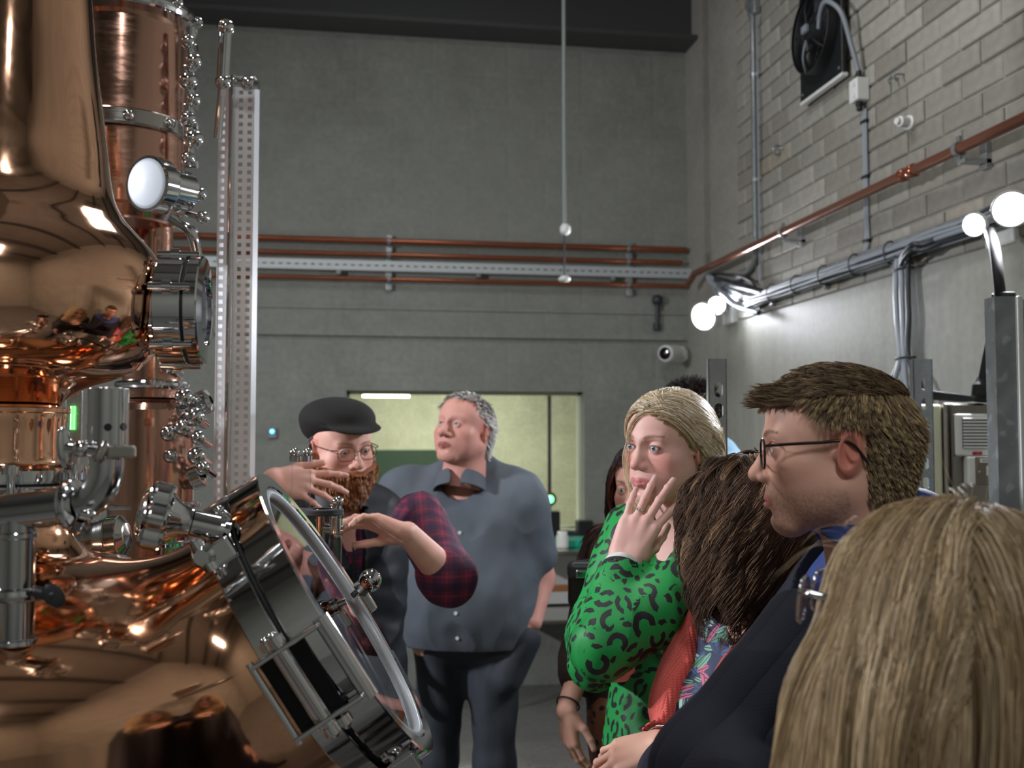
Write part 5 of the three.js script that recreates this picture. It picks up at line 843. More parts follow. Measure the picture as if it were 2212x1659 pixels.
const aroundBone = (a, b, hint, r = 0.065) => { const y = b.clone().sub(a).normalize(), z = hint.clone().addScaledVector(y, -hint.dot(y)).normalize(), x = y.clone().cross(z); return (px, py, pz) => { const q = V(px - a.x, py - a.y, pz - a.z); return [Math.atan2(q.dot(x), q.dot(z)) * r, q.dot(y)]; }; };
const onSkin = (f, from, dir, reach = 0.3) => { let t = reach; for (let k = 0; k < 60; k++) { const p = from.clone().addScaledVector(dir, t), e = f(p.x, p.y, p.z); if (e < 0.0005) return p; t -= Math.max(e * 0.8, 0.0006); } return from.clone().addScaledVector(dir, t); };
// ---------------------------------------------------------------- cloth
const canvasTex = (w, h, draw, rep) => { const c = document.createElement('canvas'); c.width = w; c.height = h; draw(c.getContext('2d'), w, h); const t = new THREE.CanvasTexture(c); t.wrapS = t.wrapT = THREE.RepeatWrapping; t.colorSpace = THREE.SRGBColorSpace; t.repeat.set(rep, rep); return t; };
const weave = tex(128, 128, (u, v) => 0.5 + 0.25 * Math.sin(u * 6.2832 * 32) * Math.sin(v * 6.2832 * 32) + 0.1 * tileNoise(u, v, 20), false, 20);
const knit = tex(256, 256, (u, v) => { const r = (u * 8) % 1, y = (v * 16 + Math.abs(r - 0.5) * 1.2) % 1; return 0.25 + 0.55 * Math.sin(r * Math.PI) * (0.6 + 0.4 * Math.sin(y * Math.PI)); }, false, 14);
const cable = tex(256, 256, (u, v) => { const r = (u * 5) % 1; return 0.2 + 0.7 * Math.pow(Math.sin(r * Math.PI), 0.7) + 0.02 * Math.sin(v * 6.2832 * 30) * Math.sin(u * 6.2832 * 40); }, false, 5);
const leopard = canvasTex(1024, 1024, (k, w, h) => {
  k.fillStyle = '#0d9342'; k.fillRect(0, 0, w, h); k.fillStyle = k.strokeStyle = '#14181a'; k.lineCap = 'round'; const put = [];
  for (let n = 0; n < 2600 && put.length < 190; n++) { const x = rnd() * w, y = rnd() * h, r = n < 900 ? rr(40, 54) : rr(16, 26); if (put.some(([a, b, c]) => { let dx = Math.abs(a - x), dy = Math.abs(b - y); dx = Math.min(dx, w - dx); dy = Math.min(dy, h - dy); return Math.hypot(dx, dy) < (c + r) * 0.88; })) continue; put.push([x, y, r]); }
  for (const [x, y, r] of put) {
    const rot = rr(0, 6.28), sx = rr(0.72, 1), arcs = r > 30 ? rnd() < 0.5 ? [[0.1, rr(4.2, 5)]] : [[0.1, rr(2.6, 3.2)], [rr(3.5, 3.9), rr(5.3, 5.9)]] : null, wob = [...Array(16)].map(() => rr(0.75, 1.2));
    for (const ox of [-w, 0, w]) for (const oy of [-h, 0, h]) {
      k.save(); k.translate(x + ox, y + oy); k.rotate(rot); k.scale(1, sx);
      if (!arcs) { k.beginPath(); for (let i = 0; i <= 16; i++) { const a = i / 16 * 6.2832, q = r * 0.72 * wob[i % 16]; i ? k.lineTo(q * Math.cos(a) * 1.25, q * Math.sin(a) * 0.85) : k.moveTo(q * 1.25, 0); } k.fill(); } else for (const [a0, a1] of arcs) { k.beginPath(); for (let i = 0; i <= 12; i++) { const a = a0 + (a1 - a0) * i / 12, q = r * (0.8 + 0.16 * wob[i]); k.lineTo(q * Math.cos(a), q * Math.sin(a)); } for (let i = 12; i >= 0; i--) { const a = a0 + (a1 - a0) * i / 12, q = r * (0.3 + 0.16 * wob[(i + 5) % 16]); k.lineTo(q * Math.cos(a), q * Math.sin(a)); } k.fill(); }
      k.restore();
    }
  }
}, 1 / 0.48);
const floral = canvasTex(512, 512, (k, w, h) => { k.fillStyle = '#1a2a4e'; k.fillRect(0, 0, w, h); const c = ['#3c5f96', '#7fb59a', '#a9d3bd', '#4f8a6c', '#c8607e', '#24406e']; for (let n = 0; n < 90; n++) { const x = rnd() * w, y = rnd() * h, a = rnd() * 6.28, l = rr(24, 60); k.fillStyle = c[n % 6]; for (const ox of [-w, 0, w]) for (const oy of [-h, 0, h]) { k.save(); k.translate(x + ox, y + oy); k.rotate(a); k.beginPath(); k.ellipse(0, 0, l, l * 0.36, 0, 0, 6.2832); k.fill(); k.strokeStyle = '#16243f'; k.lineWidth = 4; k.beginPath(); k.moveTo(-l, 0); k.lineTo(l, 0); k.stroke(); k.restore(); } } }, 1 / 0.16);
const dotted = canvasTex(512, 512, (k, w, h) => { k.fillStyle = '#7c4c34'; k.fillRect(0, 0, w, h); k.fillStyle = '#1b1210'; for (let n = 0; n < 60; n++) { const x = rnd() * w, y = rnd() * h, r = rr(10, 18); for (const ox of [-w, 0, w]) for (const oy of [-h, 0, h]) { k.beginPath(); k.ellipse(x + ox, y + oy, r, r * 0.7, n, 0, 6.2832); k.fill(); } } }, 1 / 0.3);
const plaid = canvasTex(256, 256, (k, w, h) => { k.fillStyle = '#5f1c3a'; k.fillRect(0, 0, w, h); for (let i = 0; i < 4; i++) { k.fillStyle = 'rgba(32,20,52,0.45)'; k.fillRect(i * 64, 0, 26, h); k.fillRect(0, i * 64, w, 26); k.fillStyle = 'rgba(190,50,70,0.3)'; k.fillRect(i * 64 + 40, 0, 7, h); k.fillRect(0, i * 64 + 40, w, 7); } }, 1 / 0.2);
const C = {
  leopard: phys(0xffffff, 0.55, 0, { map: leopard, bumpMap: weave, bumpScale: 0.0003 }),
  coral: phys(0xdd6258, 0.85, 0, { bumpMap: knit, bumpScale: 0.004, sheen: 0.5, sheenRoughness: 0.6, sheenColor: new THREE.Color(0xe09080) }),
  floral: phys(0xffffff, 0.6, 0, { map: floral }),
  navyKnit: phys(0x0c1122, 0.8, 0, { bumpMap: cable, bumpScale: 0.006, sheen: 0.12, sheenColor: new THREE.Color(0x2a3556) }),
  blueShirt: phys(0x2a3f78, 0.65, 0, { bumpMap: weave, bumpScale: 0.0004 }),
  gilet: phys(0x10151f, 0.6, 0), plaid: phys(0xffffff, 0.75, 0, { map: plaid }), greyShirt: phys(0x575e66, 0.8, 0, { bumpMap: weave, bumpScale: 0.0004 }), slate: phys(0x2b3138, 0.75, 0), denim: phys(0x1d2740, 0.8, 0),
  paleBlue: phys(0x9cc3dc, 0.7, 0), dotted: phys(0xffffff, 0.6, 0, { map: dotted }), darkBrown: phys(0x2b1a18, 0.8, 0, { bumpMap: knit, bumpScale: 0.003 }), black: phys(0x14151a, 0.7, 0), leather: phys(0x1a1310, 0.4, 0), wool: phys(0x15130f, 0.9, 0, { bumpMap: weave, bumpScale: 0.0008 }),
};
const legwear = (p, J, mat, name = 'trousers', hem = 0.09, extra = []) => { const f = folds(field([...legPrims(J, 0.012), ...extra, bone(J.L(-0.075, 0.955, -0.005), J.L(0.075, 0.955, -0.005), 0.118, 0.118, 0.05)]), 0.008, 9, 5, 3); garment(name, below(above(f, hem), J.L(0, 1.02, 0).y), [J.lA, J.rA, J.lH, J.rH, J.L(0, 1.05, 0)], 0.2, 0.012, mat, p); };
const shoes = (p, J, mat = C.leather) => { for (const k of ['l', 'r']) { const A = J[k + 'A'], f = field([bone(V(A.x, 0.04, A.z).addScaledVector(J.Z, -0.035), J[k + 'T'], 0.042, 0.038, 0.02), bone(V(A.x, 0.12, A.z), V(A.x, 0.05, A.z), 0.048, 0.046, 0.03)]); garment('shoe', below(flatSole(f), 0.12), [A, J[k + 'T']], 0.09, 0.008, mat, p); } };
function collarBand(p, J, M4, mat, o = {}) {                     // turned-up shirt collar, open in front
  const c = V(0, o.y ?? -0.155, o.z ?? -0.045).applyMatrix4(M4), Z = J.Z.clone(), Y = V(0, 1, 0).addScaledVector(Z, -(o.tilt ?? 0.35)).normalize(), X = Y.clone().cross(Z).normalize(), Zp = X.clone().cross(Y), h = o.h ?? 0.034, r0 = o.r ?? 0.07;
  const f = (x, y, z) => { const px = x - c.x, py = y - c.y, pz = z - c.z, u = px * X.x + py * X.y + pz * X.z, v = px * Y.x + py * Y.y + pz * Y.z, w = px * Zp.x + py * Zp.y + pz * Zp.z, r = Math.hypot(u, w * 0.92), open = w > 0 ? 0.018 * (1 + 0) - Math.abs(u) + (v > 0 ? 0.012 * v / h : 0) : -1; return smax(Math.max(Math.abs(r - r0 - (h - v) * (o.flare ?? 0.22)) - 0.0038, w > 0.03 ? open : -1), Math.abs(v) - h, 0.008); };
  garment('collar', f, [c], 0.14, 0.004, mat, p);
}
const wrap = (M4, prims) => worldField(field(prims), M4);

// ---------------------------------------------------------------- the blonde woman in green
{
  const px = 1443, head = at(px, 962, 2.15), M4 = headFrame(head, facing(px, 38, -2), -3, 1.0), J = stance(head, facing(1450, 40), { headForward: 0.06 });
  J.lS.lerp(at(1570, 1190, 2.02), 0.6); J.lE = at(1302, 1395, 1.87); J.lW = at(1346, 1219, 2.0); J.rE = at(1285, 1375, 2.2); J.rW = at(1278, 1446, 1.99);
  const tone = { skin: 0xe5baae, flush: 0xdc8f84, blush: 0.6, lip: 0xc97f7d, hair: 0xa88e68, browColor: 0x7d5c42, browShare: 0.7, lash: 0.8 };
  const region = (x, y, z) => (z > 0.05 ? y > 0.07 - 0.25 * Math.abs(x) * (Math.abs(x) > 0.03 ? 1.5 : 0) : z > 0.022 ? y > 0.024 : z > -0.03 ? y > 0.0 : y > -0.09);
  tone.region = region; tone.scalp = 0.95;
  const armOpt = { ua: 0.046, el: 0.037, fa: 0.036, wr: 0.0245 }, hd = RIGHT.clone().multiplyScalar(0.4).addScaledVector(UP, 0.9).addScaledVector(FWD, 0.12), hb = FWD.clone().multiplyScalar(-0.93).addScaledVector(RIGHT, -0.3).addScaledVector(UP, 0.1);
  const left = { wrist: J.lW, elbow: J.lE, dir: hd, back: hb, thumb: 1, s: 1.05, thin: 0.94, splay: [0.3, 0.14, 0.0, -0.14], curl: [[0.3, 0.3, 0.15], [0.12, 0.2, 0.15], [0.06, 0.18, 0.15], [0.1, 0.35, 0.25]], thumbDirs: [[0.35, 0.7, -0.6], [0.1, 0.8, -0.6], [0, 0.9, -0.4]], cell: 0.0024, nail: 0xdcb4b0 };
  const right = { wrist: J.rW, elbow: J.rE, dir: RIGHT.clone().addScaledVector(UP, 0.05).addScaledVector(FWD, 0.25), back: FWD.clone().negate().addScaledVector(UP, -0.25), thumb: -1, s: 0.92, thin: 0.92, curl: [[0.9, 0.9, 0.4], [0.9, 0.9, 0.4], [0.9, 0.9, 0.4], [0.9, 0.9, 0.4]] };
  const p = person({ label: 'blonde woman in a green leopard print dress holding her fingers to her chin', J, M4, head: { wide: 0.97, jaw: 0.86, nose: 0.95, lips: 1.0, brow: 0.8, neck: 0.84, eye: 1.12, crown: 0.95 }, face: tone, hands: [left, right], armOpt, headCell: 0.0022, bodyOpt: { bust: 1 } });
  eyes(M4, p, { iris: 0x5a7486, look: [0.06, 0.02] });
  const dress = folds(field([...torso(J, 0.012, { bust: 1 }), bone(J.L(0, 0.93, 0), J.L(0, 0.5, 0), 0.15, 0.24, 0.08), upperArm(J, 'l', 0.024, 1, armOpt), foreArm(J, 'l', 0.021, 0, 0.93, armOpt), upperArm(J, 'r', 0.02, 1, armOpt), foreArm(J, 'r', 0.024, 0, 0.9, armOpt)]), 0.011, 9, 7, 2);
  const neckHole = wrap(M4, [bone(V(0, -0.09, -0.03), V(0, -0.2, -0.045), 0.064, 0.066), bone(V(0, -0.17, 0.03), V(0, -0.27, 0.07), 0.05, 0.02, 0.03)]), wristEnd = bone(J.lW.clone().lerp(J.lE, 0.06), J.lW.clone().lerp(J.lE, -0.5), 0.05), fist = bone(J.rW.clone().lerp(J.rE, 0.1), J.rW.clone().addScaledVector(RIGHT, 0.1), 0.035, 0.03);
  garment('dress', above(minus((x, y, z) => Math.max(minus(dress, neckHole)(x, y, z), -wristEnd.d(x, y, z)), fist.d), 0.48), [J.lE, J.rE, J.lS, J.rS, J.L(0, 0.4, 0.2), J.L(0, 0.4, -0.2), J.L(0.2, 0.5, 0), J.L(-0.2, 0.5, 0), J.neck], 0.12, 0.0062, C.leopard, p, { uv: true });
  const cuffAx = J.lW.clone().sub(J.lE).normalize();
  part('cuff', hardLathe([[0.036, 0], [0.041, 0], [0.04, 0.02], [0.034, 0.02]], J.lW.clone().addScaledVector(cuffAx, -0.03), cuffAx, 32), C.black, p, 'black cuff');
  part('bracelet', new THREE.TorusGeometry(0.031, 0.006, 10, 40).scale(1, 1, 1.5).applyQuaternion(new THREE.Quaternion().setFromUnitVectors(V(0, 0, 1), cuffAx)).translate(...J.lW.clone().addScaledVector(cuffAx, -0.004).toArray()), M.whitePlastic, p, 'pale band on the wrist');
  { const Y = hd.clone().normalize(), Z = hb.clone().addScaledVector(Y, -hb.dot(Y)).normalize(), X = Y.clone().cross(Z), q = J.lW.clone().addScaledVector(X, -0.0105 * 1.05).addScaledVector(Y, 0.106 * 1.05).addScaledVector(Z, -0.002), gold = std(0xd9b77a, 0.2, 1), r = part('ring', new THREE.TorusGeometry(0.0088, 0.0016, 10, 32).applyMatrix4(frame(X, Z.clone().negate(), Y, q)), gold, p, 'gold ring with three pale stones'); for (const e of [-0.5, 0, 0.5]) part('stone', new THREE.OctahedronGeometry(0.0032, 1).translate(...q.clone().addScaledVector(Z, 0.0098 * Math.cos(e)).addScaledVector(X, 0.0098 * Math.sin(e)).toArray()), phys(0xffffff, 0.03, 0, { transmission: 0.6, thickness: 0.003, ior: 2 }), r); }
  shoes(p, J, C.black);
  // straight fair hair, parted at the side
  const hf = field(headPrims({ wide: 0.97, jaw: 0.86, neck: 0.84, crown: 0.95 }));
  const mf = (x, y, z) => { let d = smin(ell(V(0, 0.03, -0.016), V(0.0775, 0.086, 0.097)).d(x, y, z), bone(V(0, -0.03, -0.07), V(0, -0.25, -0.07), 0.058, 0.045).d(x, y, z), 0.06); d = smin(d, bone(V(0.072, 0.02, -0.03), V(0.078, -0.24, -0.02), 0.024, 0.03).d(x, y, z), 0.03); d = smin(d, bone(V(-0.07, 0.03, 0.0), V(-0.07, -0.2, 0.02), 0.014, 0.014).d(x, y, z), 0.03); d = smax(d, -ell(V(0.0, -0.06, 0.105), V(0.076, 0.133, 0.092)).d(x, y, z), 0.012); return smax(d, -ell(V(0.09, -0.025, 0.035), V(0.04, 0.06, 0.05)).d(x, y, z), 0.012); };
  const base = lin(0xa08764), mG = mass(mf, V(-0.13, -0.32, -0.17), V(0.14, 0.15, 0.12), 0.005, base, M4), body = join(worldField((x, y, z) => Math.min(mf(x, y, z), hf(x, y, z)), M4), dress);
  const roots = scalp(M4, (x, y, z) => Math.min(mf(x, y, z), hf(x, y, z)), 760, (x, y, z) => region(x, y, z) && y > 0.01 || (y > -0.02 && z < -0.02));
  const right3 = V(1, 0, 0).transformDirection(M4), fwd3 = V(0, 0, 1).transformDirection(M4), up3 = V(0, 1, 0).transformDirection(M4);
  roots.push(...scalp(M4, hf, 260, (x, y, z) => y > 0.07 && Math.abs(x - 0.018) < 0.03 && z > -0.06));
  for (const r of roots) { r.side = r.h.x > 0.018 + rr(-0.02, 0.02) ? 1 : -1; const k = r.side > 0 ? -1 : -0.75; r.steer = (p, t) => fwd3.clone().multiplyScalar(t < 0.5 ? k : 0); }
  const tints = [0xe4d6ba, 0xd4c29e, 0xc0aa84, 0xa8906c, 0xeee2cc].map(lin);
  const g = strands({ roots, body, length: (r) => rr(0.3, 0.38), seg: 18, kids: 12, width: 0.0006, spread: 0.008, gravity: 0.4, jitter: 0.05, off: 0.001, lift: 0.002, tight: 0.2, cling: 0.6, stiff: 0.45, color: (r) => tints[Math.floor(rnd() * 5)], flow: (r) => { const s = r.side; return right3.clone().multiplyScalar(s * 0.7).addScaledVector(fwd3, s < 0 ? -0.45 : -0.95).addScaledVector(up3, 0.1); } });
  hairPart([mG, g], p, 'hair', hairMat);
}
// ---------------------------------------------------------------- the man in glasses
{
  const px = 1808, head = at(px, 968, 1.42), M4 = headFrame(head, facing(px, 86, -1), 0, 1.02), J = stance(head, facing(px, 72), { headForward: 0.07, wide: 1.08 });
  J.lS = at(1800, 1352, 1.3); J.lE = at(1532, 1662, 1.26); J.lW = at(1640, 1720, 1.12); J.rE = at(1470, 1690, 1.62); J.rW = at(1560, 1740, 1.3);
  const region = (x, y, z) => (z > 0.04 ? y > 0.062 : z > 0.014 ? y > 0.032 + (z - 0.014) * 0.9 : z > -0.032 ? y > 0.032 : y > -0.078 - (z + 0.03) * 0.2);
  const stub = lin(0x77604f), face = { skin: 0xdcae98, flush: 0xcf8b78, blush: 0.3, lip: 0xbd7a70, hair: 0x5a4836, browColor: 0x59442f, region, scalp: 0.85, ear: 0xcc6656, paint: (x, y, z, c, m) => (y < -0.045 && y > -0.125 && z > -0.01 && !(Math.abs(x) < 0.02 && y > -0.082 && y < -0.064) ? mixc(c, stub, (0.2 + 0.35 * m) * sstep(-0.045, -0.065, y)) : c) };
  const hands = [{ wrist: J.lW, elbow: J.lE, dir: J.lW.clone().sub(J.lE), back: V(0, 0.4, 1), thumb: 1 }, { wrist: J.rW, elbow: J.rE, dir: J.rW.clone().sub(J.rE), back: V(0, 0.4, 1), thumb: -1 }];
  const hp = { wide: 0.98, jaw: 1.02, nose: 1.02, lips: 0.55, brow: 1.1, neck: 1.06, crown: 0.89 };
  const p = person({ label: 'man in dark framed glasses and blue collared shirt with a navy jumper', J, M4, head: hp, face, hands, headCell: 0.0021 });
  eyes(M4, p, { iris: 0x6a7680, look: [0.1, 0] });
  glasses(M4, p, { mat: std(0x2a2422, 0.3, 0.4), wire: 0.0015, templeWire: 0.0021, y: -0.006, z: 0.106, hw: 0.025, hh: 0.02, label: 'dark thin framed glasses' });
  const near = wrap(M4, [bone(V(0, -0.08, -0.02), V(0, -0.14, -0.03), 0.066, 0.068)]), wide = field([ell(J.neck.clone().add(V(0, -0.005, 0)).addScaledVector(J.Z, 0.02), V(0.215, 0.15, 0.215), 0)]);
  const shirt = folds(field([...torso(J, 0.006), upperArm(J, 'l', 0.008, 0.4), upperArm(J, 'r', 0.008, 0.4)]), 0.009, 11, 9, 5);
  garment('shirt', above(minus(shirt, near), J.L(0, 1.15, 0).y), [J.lS, J.rS, J.neck, J.L(0, 1.12, 0)], 0.14, 0.0055, C.blueShirt, p, { uv: true });
  collarBand(p, J, M4, C.blueShirt, { y: -0.136, z: -0.042, tilt: 0.7, h: 0.028, r: 0.065, flare: 0.15 });
  const knitF = folds(field([...torso(J, 0.02), upperArm(J, 'l', 0.026), foreArm(J, 'l', 0.024, 0, 0.92), upperArm(J, 'r', 0.024), foreArm(J, 'r', 0.024, 0, 0.92)]), 0.009, 6, 5, 8);
  garment('jumper', above(minus(knitF, wide), J.L(0, 0.9, 0).y), [J.lS, J.rS, J.lE, J.rE, J.lW, J.rW, J.L(0, 0.85, 0.15), J.L(0, 0.85, -0.15), J.neck], 0.12, 0.0065, C.navyKnit, p, { uv: aroundBone(J.lS, J.lE, RIGHT.clone().multiplyScalar(-1).addScaledVector(FWD, -1)), label: 'navy knitted jumper' });
  legwear(p, J, C.slate); shoes(p, J);
  const hf = field(headPrims(hp)), fwd3 = V(0, 0, 1).transformDirection(M4), up3 = V(0, 1, 0).transformDirection(M4), body = worldField(hf, M4);
  const top = scalp(M4, hf, 2300, (x, y, z) => region(x, y, z) && y > 0.066), side = scalp(M4, hf, 3300, (x, y, z) => region(x, y, z) && y <= 0.075);
  const ct = [0x6e5a44, 0x806a4f, 0x5a4837, 0x9a8562].map(lin), cs = [0x7a664e, 0x927c5a, 0x64533f, 0xb09a6e].map(lin);
  const g1 = strands({ roots: top, body, length: (r) => rr(0.016, 0.026) * (r.h.z > 0.06 ? 1.4 : 1), seg: 5, kids: 6, width: 0.00042, spread: 0.004, tight: 0.3, gravity: 0.0, jitter: 0.22, off: 0.0015, lift: 0.0045, cling: 0.35, color: () => ct[Math.floor(rnd() * 4)], flow: (r) => r.n.clone().multiplyScalar(r.h.z > 0.06 ? 0.15 : 0.3).addScaledVector(fwd3, 0.85).addScaledVector(up3, r.h.z > 0.06 ? -0.12 : 0) });
  const g3 = strands({ roots: scalp(M4, hf, 420, (x, y, z) => y > 0.058 && y < 0.085 && z > 0.045), body, length: () => rr(0.028, 0.042), seg: 5, kids: 6, width: 0.0004, spread: 0.004, tight: 0.5, jitter: 0.2, gravity: 0, off: 0.001, color: () => ct[Math.floor(rnd() * 4)], flow: (r) => fwd3.clone().addScaledVector(r.n, 0.25).addScaledVector(up3, -0.05) });
  const g2 = strands({ roots: side, body, length: (r) => mix(0.009, 0.02, sstep(-0.06, 0.06, r.h.y)) * rr(0.8, 1.2), seg: 3, kids: 5, width: 0.00042, spread: 0.0035, tight: 0.3, gravity: 0.12, jitter: 0.25, off: 0.0006, color: () => cs[Math.floor(rnd() * 4)], flow: (r) => r.n.clone().multiplyScalar(0.45).addScaledVector(fwd3, -0.25 + 0.4 * sstep(0.02, 0.06, r.h.y)).addScaledVector(up3, -0.5) });
  hairPart([g1, g2, g3], p);
}
// ---------------------------------------------------------------- the woman with brown curls
{
  const px = 1602, head = at(px, 1148, 1.82), M4 = headFrame(head, facing(px, 112, -4), 0, 0.97), J = stance(head, facing(px, 50), { headForward: 0.03 });
  J.rE = at(1520, 1720, 1.92); J.rW = at(1425, 1608, 1.74); J.lE = at(1690, 1690, 1.6); J.lW = at(1480, 1700, 1.58);
  const face = { skin: 0xdcae98, hair: 0x33241a, region: (x, y, z) => y > 0.05 || z < 0.02, scalp: 0.9 }, armOpt = { ua: 0.045, el: 0.037, fa: 0.036, wr: 0.025 };
  const hands = [{ wrist: J.rW, elbow: J.rE, dir: RIGHT.clone().multiplyScalar(-0.85).addScaledVector(UP, -0.25), back: UP.clone().addScaledVector(FWD, -0.7), thumb: -1, s: 0.9, thin: 0.95, curl: [[0.5, 0.7, 0.4], [0.5, 0.7, 0.4], [0.5, 0.7, 0.4], [0.5, 0.7, 0.4]] }, { wrist: J.lW, elbow: J.lE, dir: J.lW.clone().sub(J.lE), back: UP.clone(), thumb: 1, s: 0.9 }];
  const p = person({ label: 'woman with brown shoulder length curls in a coral cardigan over a floral blouse', J, M4, head: { wide: 0.96, neck: 0.84 }, face, hands, armOpt, headCell: 0.0036, bodyOpt: { bust: 1 } });
  eyes(M4, p, {});
  const t0 = field([...torso(J, 0.004, { bust: 1 })]), nk = wrap(M4, [bone(V(0, -0.1, -0.03), V(0, -0.2, -0.03), 0.06, 0.066)]);
  garment('blouse', above(minus(t0, nk), 0.72), [J.lS, J.rS, J.L(0, 0.8, 0.15), J.L(0, 0.8, -0.15)], 0.12, 0.008, C.floral, p, { uv: true });
  const card = folds(field([...torso(J, 0.018, { bust: 1 }), upperArm(J, 'l', 0.02, 1, armOpt), foreArm(J, 'l', 0.018, 0, 0.95, armOpt), upperArm(J, 'r', 0.022, 1, armOpt), foreArm(J, 'r', 0.022, 0, 0.92, armOpt)]), 0.008, 10, 6, 4);
  const open = (x, y, z) => { const q = V(x, y, z).sub(J.L(0, 1.36, 0)), u = q.dot(J.X), w = q.dot(J.Z), h = q.y; return w < 0.01 ? 0.05 : Math.abs(u + 0.014) - (0.034 + Math.max(0, h) * 0.5); };
  const rWr = bone(J.rW.clone().lerp(J.rE, 0.05), J.rW.clone().lerp(J.rE, -0.5), 0.045);
  garment('cardigan', above((x, y, z) => Math.max(minus(minus(card, nk), open, 0.012)(x, y, z), -rWr.d(x, y, z)), 0.7), [J.lS, J.rS, J.lE, J.rE, J.lW, J.rW, J.L(0, 0.8, 0.15), J.L(0, 0.8, -0.15), J.neck], 0.11, 0.006, C.coral, p, { uv: true, label: 'coral knitted cardigan' });
  const ax = J.rW.clone().sub(J.rE).normalize(); part('bracelet', new THREE.TorusGeometry(0.03, 0.0022, 8, 36).applyQuaternion(new THREE.Quaternion().setFromUnitVectors(V(0, 0, 1), ax)).translate(...J.rW.clone().addScaledVector(ax, 0.006).toArray()), M.chrome, p);
  legwear(p, J, C.slate); shoes(p, J, C.black);
  const hf = field(headPrims({ wide: 0.96, neck: 0.84 }));
  const mf = (x, y, z) => { let d = smin(ell(V(0, 0.03, -0.02), V(0.09, 0.098, 0.1)).d(x, y, z), ell(V(0, -0.07, -0.05), V(0.096, 0.08, 0.075)).d(x, y, z), 0.05); for (const s of [-1, 1]) d = smin(d, ell(V(s * 0.078, -0.075, 0.005), V(0.034, 0.085, 0.05)).d(x, y, z), 0.03); return smax(d, -ell(V(0, -0.06, 0.115), V(0.06, 0.12, 0.085)).d(x, y, z), 0.015); };
  const body = join(worldField((x, y, z) => Math.min(mf(x, y, z), hf(x, y, z)), M4), card), both = (x, y, z) => Math.min(mf(x, y, z), hf(x, y, z));
  const roots = scalp(M4, both, 460, (x, y, z) => (y > -0.02 && z < 0.05) || y > 0.06), fwd3 = V(0, 0, 1).transformDirection(M4), right3 = V(1, 0, 0).transformDirection(M4);
  const tints = [0x5c4a3e, 0x665244, 0x7a6252, 0x94785f, 0x524238, 0x705a4a].map(lin);
  const g = strands({ roots, body, length: () => rr(0.15, 0.22), seg: 26, kids: 20, width: 0.0006, spread: 0.0065, vary: 0.2, phase: 0.22, gravity: 0.25, jitter: 0.06, off: 0.004, lift: 0.01, tight: 0.35, wave: 0.0135, waveFreq: 56, cling: 0.35, color: () => tints[Math.floor(rnd() * 6)], flow: (r) => r.n.clone().multiplyScalar(0.25).addScaledVector(right3, r.h.x > 0 ? 0.5 : -0.5).addScaledVector(fwd3, -0.35) });
  hairPart([mass(mf, V(-0.14, -0.2, -0.15), V(0.14, 0.15, 0.11), 0.006, lin(0x3a2b22), M4), g], p, 'hair', curlMat);
}
